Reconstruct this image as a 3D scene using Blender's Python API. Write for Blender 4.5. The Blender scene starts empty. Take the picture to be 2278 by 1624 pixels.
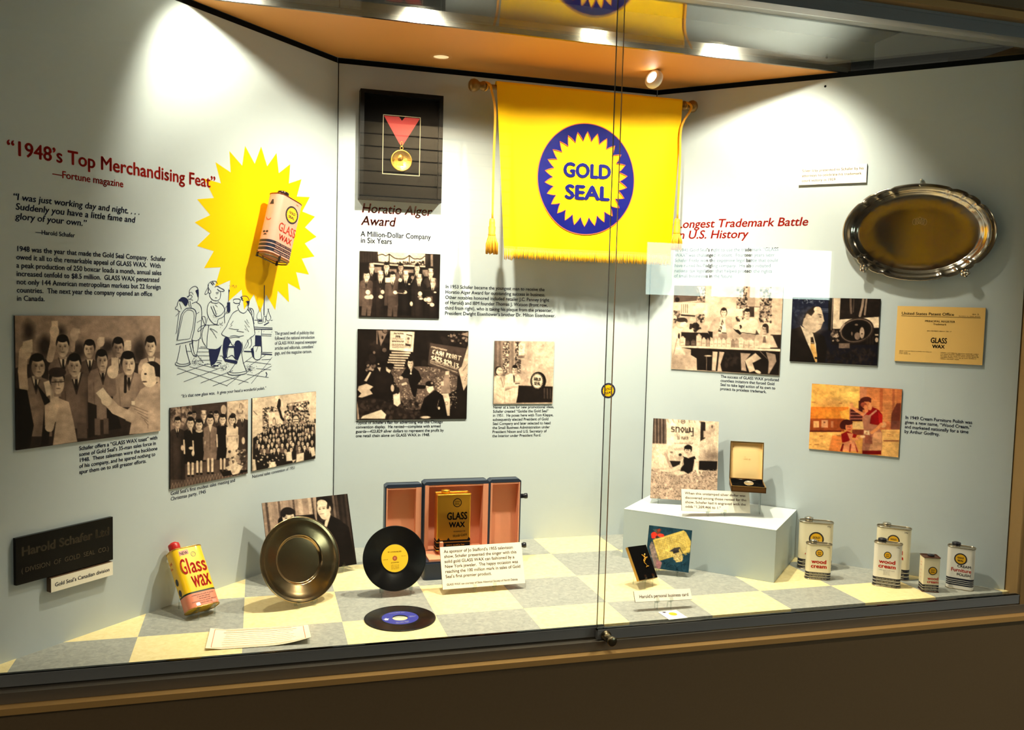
import bpy, bmesh, math, random
import numpy as np
from mathutils import Matrix, Vector
from math import radians as rad, pi, sin, cos, sqrt
random.seed(7); rng = np.random.default_rng(7)
C = bpy.context.scene.collection
S = bpy.context.scene

# ------------------------------------------------------------------ camera
CAM_F = 1954.05                                   # focal length in pixels of the 2278 wide frame
CAM_POS = np.array([0.34286625, -2.7987869, 1.03081643])
CAM_R = np.array([[0.96049903, -0.27704121, 0.02626383],
                  [0.00629014, -0.0727403, -0.99733108],
                  [0.27821224, 0.95810074, -0.06812436]])   # rows: right, down, forward
cam_d = bpy.data.cameras.new('camera'); cam = bpy.data.objects.new('camera', cam_d); C.objects.link(cam)
cam_d.sensor_width = 36.0; cam_d.sensor_fit = 'HORIZONTAL'; cam_d.lens = CAM_F / 2278 * 36
cam_d.clip_start = 0.02; cam_d.clip_end = 60
cm = Matrix.Identity(4)
for i in range(3):
    cm[i][0] = CAM_R[0][i]; cm[i][1] = -CAM_R[1][i]; cm[i][2] = -CAM_R[2][i]; cm[i][3] = CAM_POS[i]
cam.matrix_world = cm
S.camera = cam

# ------------------------------------------------------------------ world, exposure
S.view_settings.view_transform = 'Standard'; S.view_settings.look = 'None'
S.view_settings.gamma = 1.0; S.view_settings.use_curve_mapping = False
S.view_settings.exposure = 1.5
S.cycles.max_bounces = 10; S.cycles.diffuse_bounces = 4; S.cycles.glossy_bounces = 5
S.cycles.transparent_max_bounces = 24; S.cycles.sample_clamp_indirect = 4.0
S.cycles.use_denoising = True
world = bpy.data.worlds.new('world'); S.world = world; world.use_nodes = True
world.node_tree.nodes['Background'].inputs[0].default_value = (0.05, 0.045, 0.035, 1)
world.node_tree.nodes['Background'].inputs[1].default_value = 0.3

# case lamps: x, y, z, aim point, watts, cone degrees
LAMPS = [(0.26, 0.06, 2.12, (0.30, 0.46, 1.50), 20, 94, 0.6),
         (0.92, 0.02, 2.12, (0.95, 0.62, 0.75), 62, 108, 0.75),
         (1.62, 0.02, 2.12, (1.60, 0.50, 0.50), 72, 112, 0.75),
         (2.16, 0.02, 2.12, (2.26, 0.58, 1.10), 33, 112, 0.65)]
LAMP_COL = (1.0, 0.885, 0.69)

# ------------------------------------------------------------------ helpers
def lin(c):
    c = np.asarray(c, float) / 255.0
    return np.where(c <= 0.04045, c / 12.92, ((c + 0.055) / 1.055) ** 2.4)

MATS = {}
def mat(name, rgb, rough=0.55, metal=0.0, spec=0.5, noise=0.0, nscale=40.0, bump=0.0, coat=0.0, aniso=0.0):
    if name in MATS: return MATS[name]
    m = bpy.data.materials.new(name); m.use_nodes = True; nt = m.node_tree
    b = nt.nodes['Principled BSDF']
    col = (*lin(rgb), 1)
    b.inputs['Base Color'].default_value = col; b.inputs['Roughness'].default_value = rough
    b.inputs['Metallic'].default_value = metal; b.inputs['Specular IOR Level'].default_value = spec
    b.inputs['Coat Weight'].default_value = coat; b.inputs['Anisotropic'].default_value = aniso
    m.diffuse_color = col
    if noise or bump:
        tc = nt.nodes.new('ShaderNodeTexCoord'); nz = nt.nodes.new('ShaderNodeTexNoise')
        nz.inputs['Scale'].default_value = nscale; nz.inputs['Detail'].default_value = 5
        nt.links.new(tc.outputs['Object'], nz.inputs['Vector'])
        if noise:
            mx = nt.nodes.new('ShaderNodeMix'); mx.data_type = 'RGBA'
            mx.inputs[6].default_value = tuple(x * (1 - noise) for x in col[:3]) + (1,)
            mx.inputs[7].default_value = tuple(min(1, x * (1 + noise)) for x in col[:3]) + (1,)
            nt.links.new(nz.outputs['Fac'], mx.inputs[0]); nt.links.new(mx.outputs[2], b.inputs['Base Color'])
        if bump:
            bp = nt.nodes.new('ShaderNodeBump'); bp.inputs['Strength'].default_value = bump
            bp.inputs['Distance'].default_value = 0.002
            nt.links.new(nz.outputs['Fac'], bp.inputs['Height']); nt.links.new(bp.outputs['Normal'], b.inputs['Normal'])
    MATS[name] = m; return m

def emit(name, rgb, strength):
    if name in MATS: return MATS[name]
    m = bpy.data.materials.new(name); m.use_nodes = True; b = m.node_tree.nodes['Principled BSDF']
    b.inputs['Base Color'].default_value = (*lin(rgb), 1)
    b.inputs['Emission Color'].default_value = (*lin(rgb), 1); b.inputs['Emission Strength'].default_value = strength
    MATS[name] = m; return m

def glass(name, tint=(0.97, 0.985, 0.975), rough=0.0):
    """clear sheet: straight transmission plus a true Fresnel reflection on each face"""
    if name in MATS: return MATS[name]
    m = bpy.data.materials.new(name); m.use_nodes = True; nt = m.node_tree; nt.nodes.clear()
    out = nt.nodes.new('ShaderNodeOutputMaterial'); mix = nt.nodes.new('ShaderNodeMixShader')
    tr = nt.nodes.new('ShaderNodeBsdfTransparent'); gl = nt.nodes.new('ShaderNodeBsdfGlossy')
    fr = nt.nodes.new('ShaderNodeFresnel'); geo = nt.nodes.new('ShaderNodeNewGeometry'); ma = nt.nodes.new('ShaderNodeMath')
    tr.inputs[0].default_value = (*tint, 1); gl.inputs['Roughness'].default_value = rough
    ma.operation = 'MULTIPLY_ADD'; ma.inputs[1].default_value = 1 / 1.5 - 1.5; ma.inputs[2].default_value = 1.5
    nt.links.new(geo.outputs['Backfacing'], ma.inputs[0]); nt.links.new(ma.outputs[0], fr.inputs['IOR'])
    nt.links.new(fr.outputs[0], mix.inputs[0]); nt.links.new(tr.outputs[0], mix.inputs[1])
    nt.links.new(gl.outputs[0], mix.inputs[2]); nt.links.new(mix.outputs[0], out.inputs[0])
    MATS[name] = m; return m

def vcol_mat(name, rough=0.5):
    if name in MATS: return MATS[name]
    m = bpy.data.materials.new(name); m.use_nodes = True; nt = m.node_tree; b = nt.nodes['Principled BSDF']
    a = nt.nodes.new('ShaderNodeAttribute'); a.attribute_name = 'print'
    nt.links.new(a.outputs['Color'], b.inputs['Base Color']); b.inputs['Roughness'].default_value = rough
    b.inputs['Specular IOR Level'].default_value = 0.10 if rough > .3 else 0.5
    MATS[name] = m; return m

class MB:
    """collects polygons, each with a material slot, and links them as ONE mesh object"""
    def __init__(s): s.v = []; s.f = []; s.m = []; s.sm = []
    def add(s, vs, fs, mi=0, smooth=False, M=None):
        o = len(s.v)
        if M is not None: vs = [tuple(M @ Vector(v)) for v in vs]
        s.v += [tuple(map(float, v)) for v in vs]
        for f in fs: s.f.append([i + o for i in f]); s.m.append(mi); s.sm.append(smooth)
        return s
    def box(s, x0, x1, y0, y1, z0, z1, mi=0, M=None):
        vs = [(x, y, z) for z in (z0, z1) for y in (y0, y1) for x in (x0, x1)]
        return s.add(vs, [(0, 2, 3, 1), (4, 5, 7, 6), (0, 1, 5, 4), (2, 6, 7, 3), (0, 4, 6, 2), (1, 3, 7, 5)], mi, False, M)
    def poly(s, pts, z, mi=0, M=None):
        return s.add([(x, y, z) for x, y in pts], [list(range(len(pts)))], mi, False, M)
    def prism(s, pts, z0, z1, mi=0, M=None, mi_top=None, smooth=False):
        """outline in local x,y (counter clockwise) extruded along local z"""
        n = len(pts)
        vs = [(x, y, z0) for x, y in pts] + [(x, y, z1) for x, y in pts]
        s.add(vs, [(i, (i + 1) % n, n + (i + 1) % n, n + i) for i in range(n)], mi, smooth, M)
        s.add([(x, y, z1) for x, y in pts], [list(range(n))], mi if mi_top is None else mi_top, False, M)
        return s.add([(x, y, z0) for x, y in pts], [list(range(n))[::-1]], mi, False, M)
    def lathe(s, prof, n=32, mi=0, M=None, smooth=True):
        """profile (r, z) turned round local z"""
        vs = []; fs = []
        for r, z in prof:
            for k in range(n): a = 2 * pi * k / n; vs.append((r * cos(a), r * sin(a), z))
        for j in range(len(prof) - 1):
            for k in range(n):
                k2 = (k + 1) % n; fs.append((j * n + k, j * n + k2, (j + 1) * n + k2, (j + 1) * n + k))
        return s.add(vs, fs, mi, smooth, M)
    def tube(s, pts, r, n=8, mi=0, M=None, closed=False):
        pts = [Vector(p) for p in pts]; N = len(pts); vs = []; fs = []
        rr = r if hasattr(r, '__len__') else [r] * N
        up = None
        for i, p in enumerate(pts):
            a = pts[(i - 1) % N] if closed or i else pts[0]; b = pts[(i + 1) % N] if closed or i < N - 1 else pts[-1]
            t = (b - a).normalized()
            if up is None: up = Vector((0, 0, 1)) if abs(t.z) < 0.9 else Vector((1, 0, 0))
            x = up - t * up.dot(t)
            if x.length < 1e-6: x = t.orthogonal()
            x.normalize(); y = t.cross(x); up = x
            for k in range(n):
                g = 2 * pi * k / n; vs.append(tuple(p + (x * cos(g) + y * sin(g)) * rr[i]))
        for i in range(N if closed else N - 1):
            j = (i + 1) % N
            for k in range(n):
                k2 = (k + 1) % n; fs.append((i * n + k, i * n + k2, j * n + k2, j * n + k))
        if not closed: fs += [list(range(n))[::-1], [(N - 1) * n + k for k in range(n)]]
        return s.add(vs, fs, mi, True, M)
    def build(s, name, mats, parent=None, M=None):
        me = bpy.data.meshes.new(name); me.from_pydata(s.v, [], s.f)
        for m in (mats if isinstance(mats, (list, tuple)) else [mats]): me.materials.append(m)
        me.polygons.foreach_set('material_index', s.m); me.polygons.foreach_set('use_smooth', s.sm)
        me.validate(); me.update()
        o = bpy.data.objects.new(name, me); C.objects.link(o)
        if parent: o.parent = parent
        if M is not None:
            if parent: o.matrix_local = M
            else: o.matrix_world = M
        return o

def tag(o, label=None, cat=None, group=None, kind=None):
    if label: o['label'] = label
    if cat: o['category'] = cat
    if group: o['group'] = group
    if kind: o['kind'] = kind
    return o
def thing(name, label, cat, M=None, group=None):
    o = bpy.data.objects.new(name, None); C.objects.link(o); o.empty_display_size = 0.05
    if M is not None: o.matrix_world = M
    return tag(o, label, cat, group)
def sub(o, parent):
    m = o.matrix_basis.copy(); pm = parent.matrix_basis.copy(); o.parent = parent; o.matrix_basis = pm.inverted() @ m; return o
def struct(o): o['kind'] = 'structure'; return o

def frame_m(o, x, y, n):
    M = Matrix.Identity(4)
    for i in range(3): M[i][0] = x[i]; M[i][1] = y[i]; M[i][2] = n[i]; M[i][3] = o[i]
    return M
def lean_m(c, yaw=0, tilt=0, roll=0):
    """frame of a leaning panel: local x right, y up the panel, z out of its face; degrees"""
    yaw, tilt, roll = rad(yaw), rad(tilt), rad(roll)
    X = np.array([cos(yaw), sin(yaw), 0]); N = np.array([sin(yaw), -cos(yaw), 0]); U = np.array([0, 0, 1.])
    U2 = U * cos(tilt) - N * sin(tilt); N2 = N * cos(tilt) + U * sin(tilt)
    return frame_m(c, X * cos(roll) + U2 * sin(roll), U2 * cos(roll) - X * sin(roll), N2)
def T(x, y, z): return Matrix.Translation((x, y, z))

# the three display walls: u runs left to right as seen, v is height, n points into the case
q2 = 1 / sqrt(2)
WL = frame_m((0, 0.205, 0), (q2, q2, 0), (0, 0, 1), (q2, -q2, 0))
WB = frame_m((0, 0.85, 0), (1, 0, 0), (0, 0, 1), (0, -1, 0))
WR = frame_m((2.042, 0.85, 0), (q2, -q2, 0), (0, 0, 1), (-q2, -q2, 0))
def ray(px, py): return Vector(CAM_R.T @ np.array([(px - 1139) / CAM_F, (py - 812) / CAM_F, 1.0]))
def on(M, px, py, off=0.0):
    """where the sight line of a measured photo point meets a surface (local coordinates of that surface)"""
    Mi = M.inverted(); o = Mi @ Vector(CAM_POS); d = Mi.to_3x3() @ ray(px, py)
    t = (off - o.z) / d.z; p = o + d * t
    return p.x, p.y
def floor_at(px, py, z=0.0):
    d = ray(px, py); t = (z - CAM_POS[2]) / d.z
    return Vector(CAM_POS) + d * t
def rect(M, corners, off=0.0):
    """TL,TR,BR,BL measured points -> (u0,u1,v0,v1) of the real rectangle on the surface"""
    q = [on(M, *c, off) for c in corners]
    return ((q[0][0] + q[3][0]) / 2, (q[1][0] + q[2][0]) / 2, (q[2][1] + q[3][1]) / 2, (q[0][1] + q[1][1]) / 2)

# ------------------------------------------------------------------ lettering
TXT = {}
def text_geo(body, bold=0.0, shear=0.0, ls=1.0, align='LEFT', res=3):
    key = (body, bold, shear, ls, align)
    if key in TXT: return TXT[key]
    cu = bpy.data.curves.new('t', 'FONT'); cu.body = body; cu.size = 1.0; cu.shear = shear
    cu.space_line = ls; cu.align_x = align; cu.resolution_u = res
    ob = bpy.data.objects.new('t', cu); C.objects.link(ob)
    dg = bpy.context.evaluated_depsgraph_get(); me = bpy.data.meshes.new_from_object(ob.evaluated_get(dg))
    v = np.array([tuple(x.co) for x in me.vertices]); f = [list(p.vertices) for p in me.polygons]
    bpy.data.objects.remove(ob); bpy.data.curves.remove(cu); bpy.data.meshes.remove(me)
    if bold > 0 and len(v):      # heavier strokes: the same letter overprinted with small shifts
        sh = [(-bold, 0), (bold, 0), (0, bold * .7), (0, -bold * .7)] if bold > .015 else [(-bold, 0), (bold, 0)]
        n = len(v); f = [[i + n * k for i in q] for k in range(len(sh)) for q in f]; v = np.concatenate([v + np.array([x, y, 1e-5 * k]) for k, (x, y) in enumerate(sh)])
    TXT[key] = (v, f); return v, f
def lettering(mb, lines, u, v, width, fs, pitch=None, bold=0.012, shear=0.0, align='LEFT', mi=0, n=0.0006, rot=0.0, M=None):
    """adds lines of type: left edge u, first baseline v, the longest line is width wide, letters fs high (em)"""
    body = '\n'.join(lines) if isinstance(lines, (list, tuple)) else lines
    vs, f = text_geo(body, bold, shear, (pitch / fs) if pitch else 1.0, align)
    if len(vs) == 0: return mb
    x0, x1 = vs[:, 0].min(), vs[:, 0].max(); sx = width / (x1 - x0)
    if align == 'CENTER': X = vs[:, 0] * sx
    else: X = (vs[:, 0] - x0) * sx
    Y = vs[:, 1] * fs
    c, s = cos(rot), sin(rot)
    P = np.stack([u + X * c - Y * s, v + X * s + Y * c, np.full(len(vs), n)], 1)
    return mb.add(P.tolist(), f, mi, False, M)
def wall_text(W, name, lines, p0, p1, plast=None, col=None, parent=None, bold=0.012, shear=0.0, fk=0.86, label=None, cap=None):
    """p0: start of first baseline, p1: right end of the longest line, plast: start of last baseline (photo points)"""
    u0, v0 = on(W, *p0); u1, _ = on(W, *p1)
    if plast is not None and len(lines) > 1:
        ul, vl = on(W, *plast); pitch = (v0 - vl) / (len(lines) - 1); u0 = (u0 + ul) / 2; fs = pitch * fk * 1.1; bold = bold * 1.45
    else:
        pitch = None; v1 = on(W, *p1)[1]; v0 = (v0 + v1) / 2
        tv, _ = text_geo(lines, bold, shear); fs = (u1 - u0) / (tv[:, 0].max() - tv[:, 0].min()) * 1.04
    mb = MB(); lettering(mb, lines, 0, 0, u1 - u0, fs, pitch, bold, shear)
    o = mb.build(name, col, parent, T(u0, v0, 0) if parent else W @ T(u0, v0, 0))
    if label: o['label'] = label
    return o
def fineprint(mb, x, y, w, h, seed, mi=0, n=0.0006, M=None, align='CENTER'):
    """one line of print too small to read: word-like groups of small strokes"""
    g = random.Random(seed); x = x - w / 2 if align == 'CENTER' else x; e = x + w; t = h * .16
    while x < e - h:
        for _ in range(g.randint(2, 8)):
            if x > e - h * .6: break
            k = g.randrange(4); hh = h * (1 if g.random() < .25 else .7)
            R_ = [(0, t, 0, hh), (h * .38, h * .38 + t, 0, h * .7)] if k < 2 else [(0, t, 0, hh), (0, h * .45, 0, t)] if k == 2 else [(0, h * .5, h * .35, h * .35 + t), (0, t, 0, h * .7)]
            for a0, a1, b0, b1 in R_: mb.poly([(x + a0, y + b0), (x + a1, y + b0), (x + a1, y + b1), (x + a0, y + b1)], n, mi, M)
            x += h * .72
        x += h * .55
def panel(mb, u0, u1, v0, v1, t, n0=0.0, mi=0, mi_front=None, r=0.0):
    pts = rrect(u0, u1, v0, v1, r) if r else [(u0, v0), (u1, v0), (u1, v1), (u0, v1)]
    return mb.prism(pts, n0, n0 + t, mi, None, mi_front)
def rrect(u0, u1, v0, v1, r, n=5):
    pts = []
    for cx, cy, a0 in ((u1 - r, v0 + r, -pi / 2), (u1 - r, v1 - r, 0), (u0 + r, v1 - r, pi / 2), (u0 + r, v0 + r, pi)):
        for k in range(n + 1):
            a = a0 + pi / 2 * k / n; pts.append((cx + r * cos(a), cy + r * sin(a)))
    return pts
def disc(cx, cy, rx, ry=None, n=40):
    ry = ry or rx
    return [(cx + rx * cos(2 * pi * k / n), cy + ry * sin(2 * pi * k / n)) for k in range(n)]
def star(cx, cy, ro, ri, n, ay=1.0, ph=pi / 2):
    return [(cx + (ro if k % 2 == 0 else ri) * cos(ph + pi * k / n), cy + ay * (ro if k % 2 == 0 else ri) * sin(ph + pi * k / n)) for k in range(2 * n)]
def star_fill(mb, cx, cy, ro, ri, n, z, mi, ay=1.0, ph=pi / 2):
    pts = star(cx, cy, ro, ri, n, ay, ph); vs = [(x, y, z) for x, y in pts] + [(cx, cy, z)]; N = 2 * n
    return mb.add(vs, [(N, i, (i + 1) % N) for i in range(N)], mi)
def seal_emblem(mb, cx, cy, R, z, dark, gold, txt, ay=1.0, n=26, rot=0.0, ro=0.84, ri=0.67, fs=0.44):
    """round emblem: dark disc, toothed gold field, two words"""
    mb.poly(disc(cx, cy, R, R * ay, 48), z, dark)
    star_fill(mb, cx, cy, R * ro, R * ri, n, z + 0.0004, gold, ay)
    M = T(cx, cy, 0) @ Matrix.Rotation(rot, 4, 'Z')
    lettering(mb, 'GOLD', 0, R * 0.08 * ay, R * 0.98, R * fs * ay, None, 0.03, 0, 'CENTER', txt, z + 0.0008, 0, M)
    lettering(mb, 'SEAL', 0, -R * 0.42 * ay, R * 0.98, R * fs * ay, None, 0.03, 0, 'CENTER', txt, z + 0.0008, 0, M)
    return mb
def catmull(pts, n=6, closed=False):
    P = [np.array(p, float) for p in pts]; N = len(P); out = []
    rngi = range(N) if closed else range(N - 1)
    for i in rngi:
        a = P[(i - 1) % N] if closed or i else P[0]; b = P[i]; c = P[(i + 1) % N]; d = P[(i + 2) % N] if closed or i < N - 2 else P[-1]
        for k in range(n):
            t = k / n
            out.append(0.5 * ((2 * b) + (c - a) * t + (2 * a - 5 * b + 4 * c - d) * t * t + (3 * b - a - 3 * c + d) * t ** 3))
    if not closed: out.append(P[-1])
    return [tuple(p) for p in out]
def ribbon(mb, pts, w, z, mi=0):
    P = np.array(pts, float)
    if len(P) < 2: return
    d = np.gradient(P, axis=0); L = np.hypot(d[:, 0], d[:, 1]) + 1e-12; nrm = np.stack([-d[:, 1] / L, d[:, 0] / L], 1)
    ww = (w if hasattr(w, '__len__') else np.full(len(P), w))
    A = P + nrm * np.array(ww)[:, None] / 2; B = P - nrm * np.array(ww)[:, None] / 2
    vs = [(x, y, z) for x, y in A] + [(x, y, z) for x, y in B]; n = len(P)
    mb.add(vs, [(i, n + i, n + i + 1, i + 1) for i in range(n - 1)], mi)

# ------------------------------------------------------------------ printed pictures
def homog(src, dst):
    A = []; b = []
    for (x, y), (u, v) in zip(src, dst):
        A += [[x, y, 1, 0, 0, 0, -u * x, -u * y], [0, 0, 0, x, y, 1, -v * x, -v * y]]; b += [u, v]
    h = np.linalg.solve(np.array(A, float), np.array(b, float)); return np.append(h, 1).reshape(3, 3)
SEPIA = np.array([[10, 7, 6], [51, 39, 34], [108, 87, 76], [170, 143, 124], [212, 184, 158], [230, 207, 180]]) / 255.0
def sep(t):
    t = np.clip(np.asarray(t, float), 0, 1) * 5
    return np.stack([np.interp(t, range(6), SEPIA[:, k]) for k in range(3)], -1)
class Pic:
    """a picture painted on a fine grid of printed points; shapes are given in the coordinates of a measured view"""
    def __init__(s, corners, region, vw, step=1.25, base=0.5, color=False):
        s.k = vw / (region[2] - region[0]); s.o = region[:2]; s.color = color
        W = max(np.hypot(*np.subtract(corners[1], corners[0])), np.hypot(*np.subtract(corners[2], corners[3])))
        H = max(np.hypot(*np.subtract(corners[3], corners[0])), np.hypot(*np.subtract(corners[2], corners[1])))
        s.nx = int(W / step) + 1; s.ny = int(H / step) + 1
        U, V = np.meshgrid(np.linspace(0, 1, s.nx), np.linspace(0, 1, s.ny))
        h = homog([(0, 0), (1, 0), (1, 1), (0, 1)], corners); D = h[2, 0] * U + h[2, 1] * V + h[2, 2]
        s.X = ((h[0, 0] * U + h[0, 1] * V + h[0, 2]) / D - s.o[0]) * s.k
        s.Y = ((h[1, 0] * U + h[1, 1] * V + h[1, 2]) / D - s.o[1]) * s.k
        s.U, s.V = U, V; s.px = step * s.k
        s.c = np.zeros((s.ny, s.nx, 3)); s.c[:] = s.tone(base)
    def tone(s, t):
        if hasattr(t, '__len__') and not isinstance(t, np.ndarray): return np.array(t) / 255.0
        return sep(t)
    def put(s, m, t, a=1.0, sl=slice(None)):
        m = np.clip(m, 0, 1)[..., None] * a; s.c[sl] = s.c[sl] * (1 - m) + s.tone(t) * m
    def box(s, x0, x1, y0, y1):
        w = 1.5 * s.px; k = (s.X > x0 - w) & (s.X < x1 + w) & (s.Y > y0 - w) & (s.Y < y1 + w)
        r = np.flatnonzero(k.any(1)); c = np.flatnonzero(k.any(0))
        return None if len(r) == 0 else (slice(r[0], r[-1] + 1), slice(c[0], c[-1] + 1))
    def e(s, x, y, rx, ry, t, a=1.0, rot=0.0, soft=1.0):
        q_ = max(rx, ry) + soft * s.px; sl = s.box(x - q_, x + q_, y - q_, y + q_)
        if sl is None: return
        c, q = cos(rot), sin(rot); dx, dy = s.X[sl] - x, s.Y[sl] - y
        d = np.sqrt(((dx * c + dy * q) / rx) ** 2 + ((-dx * q + dy * c) / ry) ** 2)
        w = soft * s.px / min(rx, ry); s.put(0.5 + (1 - d) / w, t, a, sl)
    def p(s, pts, t, a=1.0):
        pts = np.array(pts, float); sl = s.box(pts[:, 0].min(), pts[:, 0].max(), pts[:, 1].min(), pts[:, 1].max())
        if sl is None: return
        X, Y = s.X[sl], s.Y[sl]; ins = np.zeros(X.shape, bool); dm = np.full(X.shape, 1e9); j = len(pts) - 1
        for i in range(len(pts)):
            xi, yi = pts[i]; xj, yj = pts[j]
            if yi != yj: ins ^= ((yi > Y) != (yj > Y)) & (X < (xj - xi) * (Y - yi) / (yj - yi) + xi)
            dx, dy = xj - xi, yj - yi; q = np.clip(((X - xi) * dx + (Y - yi) * dy) / (dx * dx + dy * dy + 1e-9), 0, 1)
            dm = np.minimum(dm, np.hypot(X - xi - q * dx, Y - yi - q * dy)); j = i
        s.put(0.5 + np.where(ins, dm, -dm) / (1.3 * s.px), t, a, sl)
    def r(s, x0, y0, x1, y1, t, a=1.0): s.p([(x0, y0), (x1, y0), (x1, y1), (x0, y1)], t, a)
    def l(s, pts, w, t, a=1.0):
        for (x0, y0), (x1, y1) in zip(pts[:-1], pts[1:]):
            dx, dy = x1 - x0, y1 - y0; L = dx * dx + dy * dy + 1e-9
            sl = s.box(min(x0, x1) - w, max(x0, x1) + w, min(y0, y1) - w, max(y0, y1) + w)
            if sl is None: continue
            q = np.clip(((s.X[sl] - x0) * dx + (s.Y[sl] - y0) * dy) / L, 0, 1)
            d = np.hypot(s.X[sl] - x0 - q * dx, s.Y[sl] - y0 - q * dy); s.put(0.5 + (w / 2 - d) / s.px, t, a, sl)
    def noise(s, box, n, rmin, rmax, tones, seed=0, a=0.8, ay=0.7):
        g = np.random.default_rng(seed); x0, y0, x1, y1 = box
        for _ in range(n):
            r = g.uniform(rmin, rmax); s.e(g.uniform(x0, x1), g.uniform(y0, y1), r, r * ay, tones[g.integers(len(tones))], a, g.uniform(0, 3))
    def stripes(s, x0, x1, y0, y1, n, t0, t1, a=1.0, slope=0.0):
        g = (x1 - x0) / n
        for k in range(n): s.p([(x0 + k * g, y0), (x0 + (k + .5) * g, y0), (x0 + (k + .5) * g + slope, y1), (x0 + k * g + slope, y1)], t1 if k % 2 else t0, a)
    def head(s, x, y, w, h, t=0.84, hair=0.05, look=0.0, bald=False, woman=False, dim=0.0):
        if woman: s.e(x, y - h * .05, w * .62, h * .56, hair)
        elif not bald: s.e(x - look * w * .12, y - h * .16, w * .54, h * .46, hair)
        s.r(x - w * .24, y + h * .2, x + w * .24, y + h * .62, t - .22)
        s.e(x + look * w * .06, y + h * .04, w * .45, h * .47, t)
        s.e(x - look * w * .42, y + h * .02, w * .09, h * .12, t - .1)
        if look == 0: s.e(x + w * .45, y + h * .03, w * .06, h * .11, t - .12); s.e(x - w * .45, y + h * .03, w * .06, h * .11, t - .12)
        s.e(x - (.3 if look >= 0 else -.3) * w, y + h * .12, w * .2, h * .4, t - .34, .6, 0, 4); s.e(x + (.16 if look >= 0 else -.16) * w, y - h * .16, w * .2, h * .14, min(1, t + .1), .35, 0, 3)
        if bald:
            for k in (-1, 1): s.e(x + k * w * .44, y - h * .14, w * .1, h * .17, .3, .9)
        s.e(x - look * w * .1, y - h * .42, w * .44, h * (.1 if bald else .2), t - .06 if bald else hair)
        for k in (-1, 1):
            ex = x + k * w * .19 + look * w * .16
            s.e(ex, y - h * .03, w * .13, h * .07, t - .28, .55, 0, 1.6); s.e(ex, y - h * .02, w * .07, h * .034, .16, .75); s.e(ex, y - h * .1, w * .12, h * .022, .25, .5)
        s.l([(x + look * w * .2, y), (x + look * w * .28, y + h * .15)], w * .07, t - .3, .8)
        s.e(x + look * w * .16, y + h * .34, w * .22, h * .1, t - .12, .5, 0, 1.6); s.e(x + look * w * .16, y + h * .27, w * .15, h * .03, .26, .65)
        if dim: s.e(x, y, w * .6, h * .6, .1, dim)
    def suit(s, x, y, w, yb, t, shirt=0.92, tie=0.1, lean=0.0, skirt=None):
        hw = w / 2; b = lean
        s.p([(x - w * .14, y), (x + w * .14, y), (x + hw * .8, y + w * .1), (x + hw, y + w * .32), (x + hw * 1.02 + b, yb), (x - hw * 1.02 + b, yb), (x - hw, y + w * .32), (x - hw * .8, y + w * .1)], t)
        s.l([(x - hw * .62, y + w * .5), (x - hw * .55 + b, yb)], w * .03, t - .14, .6); s.l([(x + hw * .62, y + w * .5), (x + hw * .55 + b, yb)], w * .03, t - .14, .6)
        s.e(x - hw * .2 + b * .5, (y + yb) / 2, hw * .35, (yb - y) * .4, min(1, t + .09), .5, 0, 6); s.e(x + hw * .75, (y + yb) / 2, hw * .3, (yb - y) * .42, max(0, t - .12), .6, 0, 6)
        if shirt is not None:
            s.p([(x - w * .13, y - w * .03), (x + w * .13, y - w * .03), (x + b * .3, y + w * .55)], shirt)
            s.l([(x - w * .15, y), (x + b * .3, y + w * .56)], w * .04, t - .18); s.l([(x + w * .15, y), (x + b * .3, y + w * .56)], w * .04, t - .18)
        if tie is not None: s.p([(x - w * .03, y + w * .02), (x + w * .03, y + w * .02), (x + w * .05 + b * .2, y + w * .36), (x + b * .25, y + w * .5), (x - w * .05 + b * .2, y + w * .36)], tie)
    def grain(s, amt, seed=1):
        s.c *= 1 + np.random.default_rng(seed).normal(0, amt, s.c.shape[:2])[..., None]
    def mesh(s, mb, u0, u1, v0, v1, z):
        """front skin of the print into mb-like arrays; returns colours per vertex in the same order"""
        o = len(mb.v); P = np.stack([u0 + s.U * (u1 - u0), v1 - s.V * (v1 - v0), np.full(s.U.shape, z)], -1).reshape(-1, 3)
        mb.v += P.tolist(); nx = s.nx
        for j in range(s.ny - 1):
            a = o + j * nx
            for i in range(nx - 1): mb.f.append([a + i, a + nx + i, a + nx + i + 1, a + i + 1])
        k = (s.nx - 1) * (s.ny - 1); mb.m += [1] * k; mb.sm += [False] * k
        return o
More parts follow.
